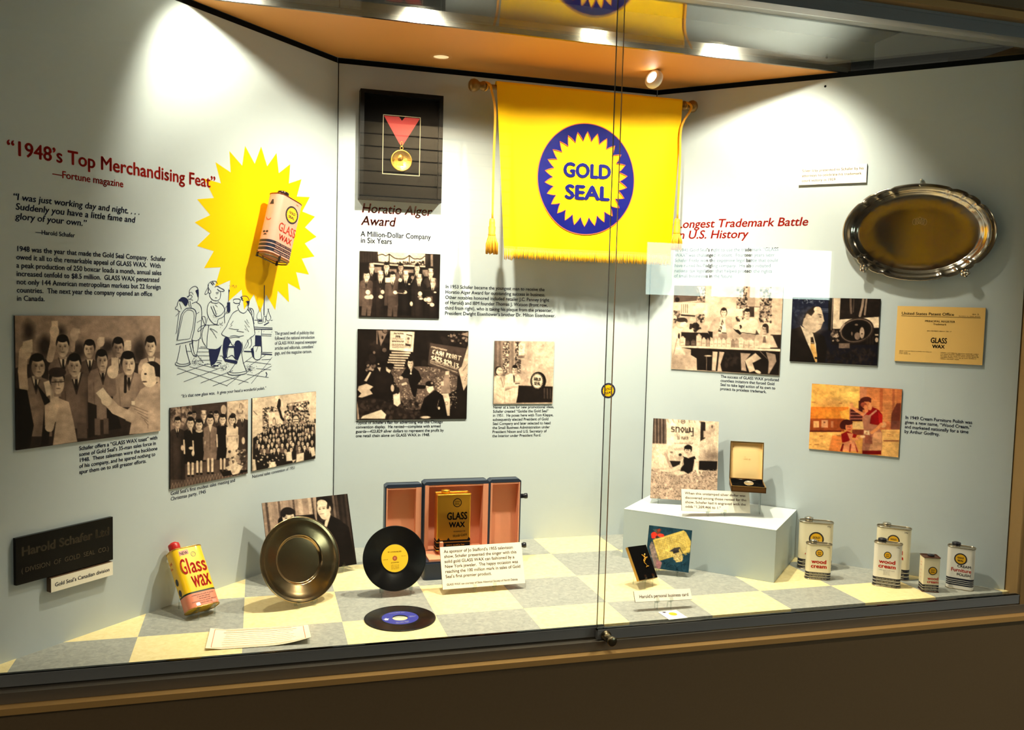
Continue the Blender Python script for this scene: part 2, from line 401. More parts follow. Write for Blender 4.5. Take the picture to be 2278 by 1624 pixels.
def photo_print(pic, M, r, name, label, cat, edge, t=0.005, n0=0.0005, rough=0.5, group=None, amt=0.03):
    """a mounted photograph: board with its printed face, one mesh"""
    u0, u1, v0, v1 = r; uc, vc = (u0 + u1) / 2, (v0 + v1) / 2
    g = np.random.default_rng(int(abs(v0 * 997)) + 11)      # uneven photographic tone, coarse to fine
    for k, am in ((7, .05), (16, .06), (40, .06)):
        co = g.normal(0, am, (k + 2, k + 2)); yy = pic.V * k; xx = pic.U * k; yi = np.minimum(yy.astype(int), k); xi = np.minimum(xx.astype(int), k); fy, fx = yy - yi, xx - xi
        pic.c *= 1 + (co[yi, xi] * (1 - fx) * (1 - fy) + co[yi, xi + 1] * fx * (1 - fy) + co[yi + 1, xi] * (1 - fx) * fy + co[yi + 1, xi + 1] * fx * fy)[..., None]
    pic.grain(amt, int(abs(u0 * 1000)) + 3)
    mb = MB(); panel(mb, u0 - uc, u1 - uc, v0 - vc, v1 - vc, t, n0)
    o0 = pic.mesh(mb, u0 - uc, u1 - uc, v0 - vc, v1 - vc, n0 + t + 0.0003)
    o = mb.build(name, [edge, vcol_mat('printed paper %.2f' % rough, rough)], None, M @ T(uc, vc, 0))
    me = o.data; a = me.color_attributes.new('print', 'FLOAT_COLOR', 'POINT')
    col = np.ones((len(me.vertices), 4)); col[:, :3] = 0.2
    col[o0:, :3] = lin(np.clip(pic.c, 0, 1).reshape(-1, 3) * 255)
    a.data.foreach_set('color', col.ravel()); me.update()
    return tag(o, label, cat, group)
# ================================================================== materials
WALLC = (188, 198, 203)
m_wall = mat('painted wall', WALLC, 0.62, noise=0.03, nscale=60)
m_black = mat('black trim', (6, 6, 6), 0.7, spec=.1)
m_soffit = mat('soffit board', (214, 148, 72), 0.6)
m_alu = mat('dark aluminium', (136, 140, 144), 0.42, 0.2)
m_alu2 = mat('sill aluminium', (120, 114, 104), 0.4, 0.3)
m_bright = mat('polished metal edge', (232, 232, 228), 0.16, 1.0)
m_ledge = mat('tan ledge', (196, 156, 96), 0.45)
m_base = mat('brown cabinet', (116, 98, 72), 0.55, noise=0.06, nscale=120)
m_glass = glass('door glass')
m_acryl = glass('clear acrylic', (0.86, 0.89, 0.88), 0.05)
m_white = mat('white enamel', (236, 232, 222), 0.35)
m_card = mat('label card', (250, 243, 226), 0.7)
m_cardedge = mat('label card edge', (92, 66, 44), 0.7)
m_navy = mat('navy ink', (26, 32, 66), 0.7, spec=.1)
m_red = mat('red ink', (170, 34, 24), 0.7, spec=.1)
m_brown = mat('brown ink', (84, 44, 22), 0.6)
m_blk = mat('black ink', (10, 9, 10), 0.7, spec=.1)
m_edge = mat('print edge', (40, 30, 22), 0.7)

# ================================================================== case shell
YF = -0.21; ZC = 2.0
xl = YF - 0.205; xr = 2.892 - YF            # front corners of the side walls
def wall_slab(name, W, u0, u1, z0, z1, t=0.03):
    mb = MB(); mb.box(u0, u1, z0, z1, -t, 0)
    return struct(mb.build(name, m_wall, None, W))
wall_left = wall_slab('wall_left', WL, -0.60, 0.645 * sqrt(2), -0.004, ZC - 0.022)
wall_back = wall_slab('wall_back', WB, 0.645, 2.042, -0.004, ZC - 0.022)
wall_right = wall_slab('wall_right', WR, 0.0, 1.458, -0.004, ZC - 0.022)
# thin dark joints in the two corners
for nm, x in (('trim_1', 0.6475), ('trim_2', 2.0395)):
    mb = MB(); mb.box(x - 0.0012, x + 0.0012, 0.8475, 0.85, 0.0, ZC - 0.022); struct(mb.build(nm, m_black))
# checkered floor
def floor_mat():
    m = bpy.data.materials.new('checkered vinyl tile'); m.use_nodes = True; nt = m.node_tree; b = nt.nodes['Principled BSDF']
    tc = nt.nodes.new('ShaderNodeTexCoord'); mp = nt.nodes.new('ShaderNodeMapping'); ck = nt.nodes.new('ShaderNodeTexChecker')
    nt.links.new(tc.outputs['Object'], mp.inputs['Vector']); k = 1 / 0.3048
    mp.inputs['Scale'].default_value = (k, k, k); mp.inputs['Location'].default_value = (0.0, 0.0, 0.5)
    nt.links.new(mp.outputs[0], ck.inputs['Vector']); ck.inputs['Scale'].default_value = 1.0
    nz = nt.nodes.new('ShaderNodeTexNoise'); nz.inputs['Scale'].default_value = 55; nz.inputs['Detail'].default_value = 9; nz.inputs['Roughness'].default_value = .65; nz.inputs['Distortion'].default_value = .9
    nt.links.new(tc.outputs['Object'], nz.inputs['Vector'])
    cols = []
    for lo, hi in (((232, 212, 152), (246, 230, 178)), ((142, 145, 140), (172, 172, 164))):
        r = nt.nodes.new('ShaderNodeValToRGB'); r.color_ramp.elements[0].position = 0.35; r.color_ramp.elements[1].position = 0.68
        r.color_ramp.elements[0].color = (*lin(lo), 1); r.color_ramp.elements[1].color = (*lin(hi), 1)
        nt.links.new(nz.outputs['Fac'], r.inputs[0]); cols.append(r)
    nt.links.new(cols[0].outputs[0], ck.inputs['Color1']); nt.links.new(cols[1].outputs[0], ck.inputs['Color2'])
    nt.links.new(ck.outputs['Color'], b.inputs['Base Color']); b.inputs['Roughness'].default_value = 0.42
    b.inputs['Specular IOR Level'].default_value = 0.3
    return m
m_floor = floor_mat()
mb = MB(); mb.prism([(xl, YF + 0.012), (xr, YF + 0.012), (2.042, 0.85), (0.645, 0.85)], -0.03, 0.0)
struct(mb.build('floor', m_floor))
# soffit: board behind, glazed light trough in front
ys = 0.30
mb = MB(); mb.prism([(ys - 0.205, ys), (2.892 - ys, ys), (2.042, 0.85), (0.645, 0.85)], ZC, ZC + 0.03); ceiling = struct(mb.build('ceiling', m_soffit))
def reveal(name, W, u0, u1):
    mb = MB(); mb.box(u0, u1, ZC - 0.022, ZC, -0.03, -0.004); return struct(mb.build(name, m_black, None, W))
reveal('trim_3', WL, -0.6, 0.912); reveal('trim_4', WB, 0.645, 2.042); reveal('trim_5', WR, 0, 1.458)
mb = MB(); mb.box(ys - 0.235, 2.922 - ys, ys - 0.012, ys, ZC - 0.004, ZC + 0.045); struct(mb.build('trim_6', m_bright))
# light trough above the front strip
m_trough = mat('grey trough lining', (120, 124, 126), 0.45)
mb = MB()
mb.box(xl - 0.1, xr + 0.1, -0.26, 1.0, 2.34, 2.37); mb.box(xl - 0.1, xr + 0.1, 0.90, 0.93, ZC + 0.04, 2.34)
struct(mb.build('wall_trough', m_trough))
mb = MB(); mb.box(xl, xr, -0.17, ys - 0.014, ZC + 0.006, ZC + 0.011); lp = mb.build('window_2', glass('trough glass')); struct(lp)
# front top rail and valance over the doors
mb = MB(); mb.box(-0.9, 3.4, -0.26, -0.17, 2.012, 2.05); mb.box(-0.9, 3.4, -0.262, -0.25, 2.05, 2.06); struct(mb.build('trim_7', m_alu))
mb = MB(); mb.box(-1.6, 3.9, -0.30, -0.25, 2.06, 2.085); struct(mb.build('trim_8', m_ledge))
mb = MB(); mb.box(-1.6, 3.9, -0.32, -0.26, 2.085, 2.75); struct(mb.build('wall_valance', m_base))
# right jamb
mb = MB(); mb.box(3.078, 3.45, -0.25, -0.165, -0.055, 2.06); mb.box(3.10, 3.6, -0.165, 0.3, -0.05, 2.06); struct(mb.build('wall_jamb', mat('tan jamb', (150, 120, 74), 0.6)))
mb = MB(); mb.box(-1.0, xl - 0.01, -0.25, -0.165, -0.055, 2.06); struct(mb.build('wall_jamb_left', MATS['tan jamb']))
# sill, ledge and cabinet below
mb = MB(); mb.box(-1.0, 3.3, -0.262, -0.198, -0.06, -0.036); mb.box(-1.0, 3.3, -0.262, -0.256, -0.036, -0.030); struct(mb.build('trim_9', m_alu2))
mb = MB(); mb.box(-1.6, 3.9, -0.292, -0.19, -0.078, -0.0605); struct(mb.build('trim_10', m_ledge))
mb = MB(); mb.box(-1.6, 3.9, -0.282, -0.2, -0.78, -0.078); struct(mb.build('wall_cabinet', m_base))

# ================================================================== sliding glass doors
XO0, XO1 = 1.3925, 1.4265
def door(name, x0, x1, y, label, n):
    d = thing(name, label, 'glass door', T((x0 + x1) / 2, y, -0.03)); hw = (x1 - x0) / 2
    mb = MB(); mb.box(-hw, hw, -0.003, 0.003, 0.034, 2.03); mb.build('glass_pane', m_glass, d)
    mb = MB(); mb.box(-hw, hw, -0.009, 0.009, 0.0, 0.033); mb.box(-hw, hw, -0.010, 0.010, 0.027, 0.033)
    mb.build('bottom_rail', m_alu, d)
    mb = MB(); edge = hw if n == 0 else -hw
    mb.box(edge - 0.0006, edge + 0.0006, -0.0032, 0.0032, 0.034, 2.03); mb.build('edge_seal', mat('pane edge dark' if n else 'pane edge brown', (60, 58, 54) if n else (132, 96, 62), 0.4), d)
    return d
dl = door('sliding_glass_door', -0.55, XO1, -0.212, 'left sliding glass door, its edge running behind the right door near the middle', 0)
dr = door('sliding_glass_door', XO0, 3.08, -0.238, 'right sliding glass door carrying the round lock at its lower left corner', 1)
mb = MB(); Mk = T(XO0 + 0.028 - (XO0 + 3.08) / 2, -0.009, 0.012) @ Matrix.Rotation(pi / 2, 4, 'X')
mb.lathe([(0.0, 0.0), (0.017, 0.0), (0.017, 0.006), (0.0125, 0.008), (0.0125, 0.045), (0.0155, 0.047), (0.0155, 0.056), (0.0135, 0.058), (0.0, 0.058)], 28, 0, Mk)
sub(mb.build('lock_knob', mat('lock metal', (150, 138, 112), 0.28, 1.0), dr), [c for c in dr.children if c.name.startswith('bottom_rail')][0])

# ================================================================== lamps in the trough
m_lens = emit('lamp lens', (255, 240, 205), 14.0)
m_hous = mat('lamp housing', (205, 205, 200), 0.4)
def spot_lamp(i, x, y, z, aim, watts, cone, blend, label):
    d = Vector(aim) - Vector((x, y, z)); q = d.to_track_quat('-Z', 'Y').to_matrix().to_4x4(); M = T(x, y, z) @ q
    t = thing('trough_spotlight', label, 'spotlight', M, 'spotlights in the light trough')
    mb = MB(); mb.lathe([(0.0, 0.10), (0.028, 0.10), (0.036, 0.09), (0.046, 0.0), (0.049, -0.004), (0.044, -0.004), (0.040, 0.004)], 28); mb.build('lamp_shade', m_hous, t)
    mb = MB(); mb.lathe([(0.0, 0.004), (0.040, 0.004)], 28); mb.build('lens', m_lens, t)
    Mi = M.inverted(); top = Mi @ Vector((x, y, 2.338)); mb = MB(); mb.tube([(0, 0, 0.098), tuple(top)], 0.008); mb.build('stem', m_hous, t)
    L = bpy.data.lights.new('spot', 'SPOT'); L.energy = watts; L.spot_size = rad(cone); L.spot_blend = blend; L.color = LAMP_COL; L.shadow_soft_size = 0.03
    lo = bpy.data.objects.new('light_source', L); C.objects.link(lo); lo.parent = t; lo.location = (0, 0, -0.012)
    return t
LL = ['trough spotlight at the far left end, over the starburst wall', 'trough spotlight above the black medal frame',
      'trough spotlight above the yellow banner', 'trough spotlight at the right end, over the silver tray']
for i, a in enumerate(LAMPS): spot_lamp(i, *a, LL[i])
# solid glowing ring in place of a room light mirrored in the glass
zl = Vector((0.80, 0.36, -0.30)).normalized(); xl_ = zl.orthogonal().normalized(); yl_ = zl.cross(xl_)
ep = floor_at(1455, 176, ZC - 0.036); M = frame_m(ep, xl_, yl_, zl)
t = thing('ring_reflection', 'small white glowing ring standing in for a mirrored room light, above the banner right end', 'reflection', M)
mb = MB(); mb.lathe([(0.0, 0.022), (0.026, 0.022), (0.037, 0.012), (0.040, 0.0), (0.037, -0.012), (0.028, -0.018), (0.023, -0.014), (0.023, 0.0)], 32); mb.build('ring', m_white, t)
mb = MB(); mb.lathe([(0.0, -0.004), (0.023, -0.004)], 28); mb.build('lens', emit('ring reflection glow', (255, 250, 240), 5.0), t)
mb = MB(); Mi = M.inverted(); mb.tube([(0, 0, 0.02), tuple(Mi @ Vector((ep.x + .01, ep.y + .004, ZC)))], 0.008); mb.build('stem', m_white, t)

# ================================================================== the gallery room in front of the case (seen mirrored in the glass)
RY = -5.0
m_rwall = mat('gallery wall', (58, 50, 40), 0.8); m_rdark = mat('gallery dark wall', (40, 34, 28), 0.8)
mb = MB(); mb.box(-4.2, 6.8, RY - 0.1, 0.4, -0.86, -0.78); struct(mb.build('floor_gallery', mat('gallery carpet', (36, 31, 27), 0.9)))
mb = MB(); mb.box(-4.2, 6.8, RY - 0.1, 0.4, 2.95, 3.0); struct(mb.build('ceiling_gallery', mat('gallery ceiling', (46, 42, 36), 0.8)))
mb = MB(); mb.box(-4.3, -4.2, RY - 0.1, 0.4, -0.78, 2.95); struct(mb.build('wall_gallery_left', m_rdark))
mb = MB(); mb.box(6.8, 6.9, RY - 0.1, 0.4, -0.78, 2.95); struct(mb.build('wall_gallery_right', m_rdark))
wx0, wx1, wz0, wz1 = 3.66, 5.70, 0.86, 1.66
mb = MB()
mb.box(-4.2, wx0, RY - 0.1, RY, -0.78, 2.95); mb.box(wx1, 6.8, RY - 0.1, RY, -0.78, 2.95)
mb.box(wx0, wx1, RY - 0.1, RY, -0.78, wz0); mb.box(wx0, wx1, RY - 0.1, RY, wz1, 2.95)
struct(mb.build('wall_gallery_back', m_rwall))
wf = MB(); wf.box(wx0, wx1, RY - 0.03, RY + 0.02, wz0, wz0 + 0.03); wf.box(wx0, wx1, RY - 0.03, RY + 0.02, wz1 - 0.03, wz1)
for x in (wx0, 4.32, 4.72, wx1 - 0.04): wf.box(x, x + 0.04, RY - 0.03, RY + 0.02, wz0, wz1)
win = struct(wf.build('window_1', mat('window frame', (96, 84, 62), 0.6)))
mb = MB(); mb.box(wx0, wx1, RY - 0.09, RY - 0.085, wz0, wz1); mb.build('bright_sky', emit('daylight', (226, 250, 238), 3.6), win)
mb = MB(); mb.box(wx0, wx1, RY - 0.08, RY - 0.06, wz0, wz0 + 0.30); mb.build('far_hills', mat('far hills', (92, 110, 110), 0.9), win)
# slat wall opposite the medal frame
mb = MB()
for k in range(10): mb.box(1.0, 2.42, RY + 0.002, RY + 0.02, 1.50 + k * 0.101, 1.50 + k * 0.101 + 0.090)
tag(mb.build('slat_panel', mat('slat board', (176, 166, 146), 0.6)), 'pale slat panel mirrored faintly in the glass beside the medal frame', 'wall panel')
# added unseen downlights that brighten the cabinet front, ledge and slat panel
def fill_lamp(x, y, w, lab):
    t = thing('fill_downlight', lab, 'fill light', T(x, y, 2.95), 'added gallery fill lights')
    mb = MB(); mb.lathe([(0.06, 0.0), (0.085, -0.004), (0.085, -0.012), (0.06, -0.012)], 24); mb.build('ring', m_white, t)
    mb = MB(); mb.lathe([(0.0, -0.006), (0.06, -0.006)], 24); mb.build('lens', emit('fill lamp lens', (255, 226, 170), 5), t)
    L = bpy.data.lights.new('spot', 'SPOT'); L.energy = w; L.spot_size = rad(130); L.spot_blend = 0.8; L.color = (1, 0.82, 0.58); L.shadow_soft_size = 0.06
    o = bpy.data.objects.new('light_source', L); C.objects.link(o); o.parent = t; o.location = (0, 0, -0.03)
fill_lamp(-1.2, -3.4, 60, 'added gallery fill downlight at the left, out of the picture')
fill_lamp(1.7, -4.5, 110, 'added gallery fill downlight before the slat panel, out of the picture')
fill_lamp(4.2, -1.9, 80, 'added gallery fill downlight at the right, out of the picture')
# ================================================================== left wall lettering
S3 = lambda x, y: (.33363 * x, 280 + .33363 * y)
wall_text(WL, 'heading_lettering', '\u201c1948\u2019s Top Merchandising Feat\u201d', (15, 342), (479, 419), None, m_red, wall_left, 0.024, cap=0.104, label='large dark red heading across the upper left wall')
wall_text(WL, 'credit_lettering', '\u2014Fortune magazine', (116, 393.4), (274.2, 416), None, m_red, wall_left, 0.02, cap=0.066, label='small red credit line under the heading')
wall_text(WL, 'quotation_lettering', ['\u201cI was just working day and night. . . .', ' Suddenly you have a little fame and', ' glory of your own.\u201d'], (29.4, 444), (310, 478), (30.5, 487), m_navy, wall_left, 0.014, 0.14, 0.9, 'dark italic quotation in three lines')
wall_text(WL, 'signature_lettering', '\u2014Harold Schafer', (78.4, 519.5), (166.8, 529), None, m_navy, wall_left, 0.02, cap=0.046)
wall_text(WL, 'paragraph_lettering', ['1948 was the year that made the Gold Seal Company.  Schafer', 'owed it all to the remarkable appeal of GLASS WAX.  With', 'a peak production of 250 boxcar loads a month, annual sales',
          'increased tenfold to $8.5 million.  GLASS WAX penetrated', 'not only 144 American metropolitan markets but 22 foreign', 'countries.  The next year the company opened an office', 'in Canada.'],
          (36.7, 558.6), (368.7, 580), (36, 669), m_navy, wall_left, 0.014, 0, 0.84)
wall_text(WL, 'caption_lettering', ['Schafer offers a \u201cGLASS WAX toast\u201d with', 'some of Gold Seal\u2019s 35-man sales force in', '1948.  These salesmen were the backbone', 'of his company, and he spared nothing to', 'spur them on to still greater efforts.'],
          (176, 1002), (350, 1015), (176, 1054.5), m_navy, wall_left, 0.014, 0, 0.88)
wall_text(WL, 'cartoon_caption_lettering', '\u201cIt\u2019s that new glass wax.  It gives your head a wonderful polish.\u201d', (403, 885), (592, 865.7), None, m_navy, wall_left, 0.014, 0.12, cap=0.027)
wall_text(WL, 'side_caption_lettering', ['The ground swell of publicity that', 'followed the national introduction', 'of GLASS WAX inspired newspaper', 'articles and editorials, comedians\u2019', 'gags, and this magazine cartoon.'],
          (611.3, 745), (704.8, 764), (611, 789), m_navy, wall_left, 0.010, 0, 0.9)
wall_text(WL, 'caption_lettering', ['Gold Seal\u2019s first modest sales meeting and', 'Christmas party, 1945'], (379.8, 1102), (522.6, 1074.4), (379.8, 1114), m_navy, wall_left, 0.008, 0, 0.88)
wall_text(WL, 'caption_lettering', 'National sales convention of 1951', (561, 1063.5), (655.2, 1043.4), None, m_navy, wall_left, 0.008, cap=0.029)
# ================================================================== back wall lettering
wall_text(WB, 'heading_lettering', ['Horatio Alger', 'Award'], (803, 472), (962, 480), (802.5, 500), m_red, wall_back, 0.014, 0.18, 0.95, 'red italic two line heading below the medal frame')
wall_text(WB, 'subheading_lettering', ['A Million-Dollar Company', 'in Six Years'], (802, 525.5), (958.4, 534), (802, 539.8), m_navy, wall_back, 0.012, 0, 1.08)
wall_text(WB, 'caption_lettering', ['In 1953 Schafer became the youngest man to receive the', 'Horatio Alger Award for outstanding success in business.', 'Other notables honored included retailer J.C. Penney (right', 'of Harold) and IBM founder Thomas J. Watson (front row,', 'third from right), who is taking his plaque from the presenter,', 'President Dwight Eisenhower\u2019s brother Dr. Milton Eisenhower.'],
          (990.5, 641), (1235.2, 707), (989.4, 700.3), m_navy, wall_back, 0.014, 0, 0.84)
wall_text(WB, 'caption_lettering', ['Typical of Schafer\u2019s flair for advertising was this Chicago', 'convention display.  He rented\u2014complete with armed', 'guards\u2014423,829 silver dollars to represent the profit by', 'one retail chain alone on GLASS WAX in 1948.'],
          (791.6, 943.4), (987.6, 943.4), (791, 972.6), m_navy, wall_back, 0.014, 0, 0.86)
wall_text(WB, 'caption_lettering', ['Never at a loss for new promotional ideas,', 'Schafer created \u201cGoldie the Gold Seal\u201d', 'in 1951.  He poses here with Tom Kleppe,', 'subsequently elected President of Gold', 'Seal Company and later selected to head', 'the Small Business Administration under', 'President Nixon and U.S. Secretary of', 'the Interior under President Ford.'],
          (1096.7, 908.8), (1232, 909), (1094.8, 972.5), m_navy, wall_back, 0.012, 0, 0.86)
# ================================================================== right wall lettering
wall_text(WR, 'heading_lettering', ['Longest Trademark Battle', 'in U.S. History'], (1505.5, 507.4), (1798, 499), (1505.5, 531.3), m_red, wall_right, 0.014, 0.18, 0.98, 'red italic two line heading beside the banner')
wall_text(WR, 'paragraph_lettering', ['In 1945 Gold Seal\u2019s right to use the trademark \u201cGLASS', 'WAX\u201d was challenged in court.  Fourteen years later', 'Schafer finally won the expensive legal battle that could', 'have ruined his fledgling company.  He also initiated', 'national tax legislation that helped protect the rights', 'of small businesses in the future.'],
          (1500.7, 559.8), (1730.6, 581), (1500.2, 617), m_navy, wall_right, 0.012, 0, 0.84)
wall_text(WR, 'caption_lettering', ['The success of GLASS WAX produced', 'countless imitators that forced Gold', 'Seal to take legal action of its own to', 'protect its priceless trademark.'], (1603, 840), (1731.7, 864.4), (1602.3, 867.3), m_navy, wall_right, 0.014, 0, 0.88)
wall_text(WR, 'caption_lettering', ['In 1949 Cream Furniture Polish was', 'given a new name, \u201cWood Cream,\u201d', 'and marketed nationally for a time', 'by Arthur Godfrey.'], (2012.7, 931.6), (2162.2, 949), (2012.3, 962.8), m_navy, wall_right, 0.014, 0, 0.9)

# ================================================================== starburst and the line cartoon printed over it
m_sun = mat('starburst yellow', (242, 184, 2), 0.7, spec=.1)
su, sv = on(WL, 579.5, 512)
mb = MB(); star_fill(mb, 0, 0, 0.300, 0.236, 24, 0.0, 0)
tag(mb.build('starburst', m_sun, None, WL @ T(su, sv, 0.0004)), 'large yellow starburst with 24 points on the left wall behind a pink can', 'starburst')

KC = 260 / 1508
def cp(x, y): return on(WL, 380 + x * KC, 600 + y * KC)
ink = MB(); CW = 0.0017
def cl(pts, w=1.0, smooth=True, closed=False):
    P = [cp(*p) for p in pts]
    if smooth and len(P) > 2: P = catmull(P, 5, closed)
    if closed: P = P + [P[0]]
    ribbon(ink, P, CW * w, 0.0010)
def cf(pts, smooth=True):
    P = [cp(*p) for p in pts]
    if smooth: P = catmull(P, 4, True)
    ink.poly(P, 0.0012)
# barber chair at the left with its sitter and barber
cl([(75, 915), (125, 620), (145, 560), (190, 505), (250, 495), (300, 510), (325, 560), (310, 690), (300, 780), (270, 900)], 1.3); cl([(85, 912), (150, 600), (170, 555), (210, 520), (260, 520), (295, 545), (300, 600), (285, 740), (245, 890), (85, 912)], .9, False)
cl([(60, 965), (270, 920)], 1.3, False); cl([(270, 900), (275, 940), (240, 960)], 1)
cl([(120, 975), (105, 1060), (80, 1170), (70, 1200)], 1.2); cl([(190, 970), (205, 1060), (230, 1150), (245, 1200)], 1.2); cl([(60, 1195), (60, 1225), (110, 1245), (180, 1245), (240, 1225), (248, 1200)], 1.3); cl([(70, 1195), (120, 1218), (190, 1215), (245, 1195)], 1)
cl([(240, 945), (280, 1090), (330, 1115)], 1); cl([(270, 930), (300, 1075), (325, 1100)], 1); cl([(290, 1110), (330, 1120), (340, 1095)], 1)
cf([(105, 400), (130, 360), (175, 355), (215, 385), (215, 440), (190, 470), (165, 440), (140, 410)])
cl([(110, 380), (85, 430), (80, 465), (58, 490), (65, 510), (85, 515), (100, 535), (120, 540)], 1.1); cl([(110, 430), (125, 470), (135, 510)], .8); cl([(60, 600), (110, 545)], .9); cl([(105, 560), (85, 690), (75, 790), (60, 830)], 1)
cl([(205, 350), (235, 330), (240, 265), (275, 225), (320, 215), (350, 250), (355, 330), (345, 400), (310, 420), (270, 435)], 1.1); cf([(318, 270), (345, 255), (358, 300), (345, 350), (335, 310)])
cl([(215, 360), (250, 325), (275, 350), (240, 380), (220, 375)], 1); cl([(240, 300), (265, 290), (290, 320)], .9); cl([(250, 380), (285, 395)], .9)
cl([(330, 420), (375, 455), (395, 510), (398, 600), (390, 740), (385, 850), (370, 890)], 1.2); cl([(265, 905), (330, 915), (385, 880)], 1.1); cl([(220, 390), (240, 480)], 1); cl([(245, 400), (262, 490)], 1); cl([(330, 570), (365, 545)], 1); cl([(335, 680), (390, 650)], .8)
cl([(365, 890), (355, 960), (345, 1040), (325, 1110)], 1.1); cl([(285, 915), (282, 960), (290, 1020)], 1)
cl([(400, 605), (435, 700), (490, 715)], 1.1); cl([(405, 600), (440, 610), (445, 680)], .9); cl([(345, 780), (380, 735), (440, 710)], 1); cl([(345, 780), (360, 795), (420, 745), (450, 715)], 1)
# the standing barber holding a bottle
cl([(500, 260), (478, 215), (490, 175), (530, 150), (580, 150), (600, 185)], 1.1); cl([(485, 190), (478, 225), (440, 300), (450, 318), (480, 290), (480, 240)], 1.1); cl([(515, 165), (545, 200)], 1.6); cl([(535, 155), (560, 190)], 1.6)
cl([(490, 260), (478, 280), (490, 300), (515, 300), (510, 260)], 1); cl([(565, 225), (595, 210), (640, 235), (685, 260), (680, 278), (630, 275), (598, 248)], 1.3); cl([(497, 300), (505, 350), (540, 390), (590, 400), (630, 375), (642, 320), (640, 285)], 1.2)
cl([(580, 295), (615, 290)], 1.2); cl([(585, 310), (612, 305)], 1); cl([(570, 360), (595, 362)], 1.1)
cl([(520, 400), (530, 425), (600, 430), (612, 405)], 1.1); cl([(518, 405), (480, 450), (468, 540), (485, 610), (520, 665), (560, 700), (600, 700)], 1.2); cl([(620, 420), (670, 460), (695, 520), (690, 600), (695, 690)], 1.2)
cl([(515, 470), (545, 540), (570, 590), (610, 600), (660, 570), (700, 510)], 1.2); cl([(545, 465), (575, 540), (585, 580)], 1.1); cl([(600, 700), (610, 640), (670, 610), (720, 540)], 1.1); cl([(700, 500), (720, 470), (735, 480), (725, 520), (760, 545), (715, 560)], 1.1); cl([(570, 450), (600, 480)], 0.9)
cf([(725, 420), (762, 420), (766, 535), (740, 548), (722, 535)], False); cl([(742, 415), (748, 300), (745, 250)], 1.2, False); cf([(743, 255), (758, 262), (755, 290), (745, 285)], False)
cl([(470, 620), (450, 700), (425, 740), (400, 830), (410, 920), (450, 985)], 1.1); cl([(490, 715), (470, 860), (462, 1015)], 1.2); cl([(462, 1015), (530, 1030), (600, 1020), (660, 970)], 1.2); cl([(490, 715), (560, 710), (620, 715)], 1); cl([(500, 760), (540, 800), (590, 885)], .9); cl([(505, 755), (560, 780), (600, 810)], .9)
cf([(487, 1020), (600, 1025), (650, 985), (620, 1090), (590, 1180), (560, 1215), (520, 1240), (500, 1150)], False); cl([(520, 1240), (560, 1250), (630, 1215), (640, 1200), (590, 1195)], 1.2); cl([(545, 1235), (610, 1240)], 2.2)
# the seated customer in a sheet
cl([(805, 400), (815, 380), (880, 378), (895, 400), (880, 430), (830, 432), (805, 415)], 1.3); cl([(895, 360), (930, 340), (980, 345), (1010, 395), (1005, 450), (985, 520), (940, 560), (890, 540), (868, 500), (860, 470), (885, 450), (880, 430)], 1.2)
cl([(900, 350), (925, 375)], 2); cl([(905, 375), (935, 400)], 1.5); cf([(975, 400), (1012, 402), (1008, 450), (985, 480), (990, 440)], False); cl([(955, 420), (975, 410), (980, 450), (965, 475)], 1)
cl([(865, 520), (800, 560), (750, 650), (715, 730), (680, 780), (655, 830), (700, 860), (760, 880)], 1.3); cl([(990, 510), (1040, 580), (1065, 680), (1075, 760), (1082, 830), (1040, 870)], 1.3); cl([(760, 860), (820, 850), (880, 860), (940, 850)], 1.1); cl([(760, 880), (830, 870), (890, 875)], 1)
cl([(805, 660), (770, 710), (790, 715), (745, 755), (830, 770), (875, 770), (850, 790), (940, 805)], 1, False); cl([(975, 640), (1010, 690), (950, 660), (1015, 740), (950, 710), (1005, 800), (950, 760)], .9, False)
cf([(690, 880), (735, 875), (770, 930), (735, 1000), (715, 1080), (715, 1135), (680, 1130), (668, 1000)]); cf([(830, 930), (880, 915), (915, 970), (905, 1060), (860, 1160), (825, 1140), (820, 1040)])
cl([(770, 930), (790, 970), (815, 970), (835, 925)], 1.2); cl([(915, 930), (925, 1000), (910, 1080), (990, 920), (1045, 860)], 1.1); cl([(985, 900), (1000, 960), (960, 1020)], 1); cl([(1030, 870), (1040, 960), (1010, 1010)], 1.2)
cf([(745, 985), (820, 985), (818, 1005), (745, 1005)], False); cl([(745, 980), (720, 1110), (735, 1140)], 1.6); cl([(815, 985), (822, 1110)], 1.6); cf([(650, 1100), (700, 1150), (840, 1170), (860, 1190), (850, 1215), (700, 1185)], False); cl([(740, 1130), (790, 1105), (830, 1150)], 1.6)
cl([(890, 1080), (860, 1170), (810, 1240), (760, 1310)], 1.3); cl([(915, 1080), (930, 1180), (960, 1270), (980, 1310)], 1.3); cl([(735, 1320), (740, 1345), (800, 1360), (900, 1355), (970, 1335), (982, 1310)], 1.4); cl([(745, 1315), (800, 1330), (900, 1325), (975, 1305)], 1)
cl([(1000, 495), (1050, 505), (1070, 560), (1065, 650), (1075, 700)], 1.2); cl([(1000, 515), (1035, 525), (1050, 580)], 1); cl([(1025, 500), (1045, 560)], .9)
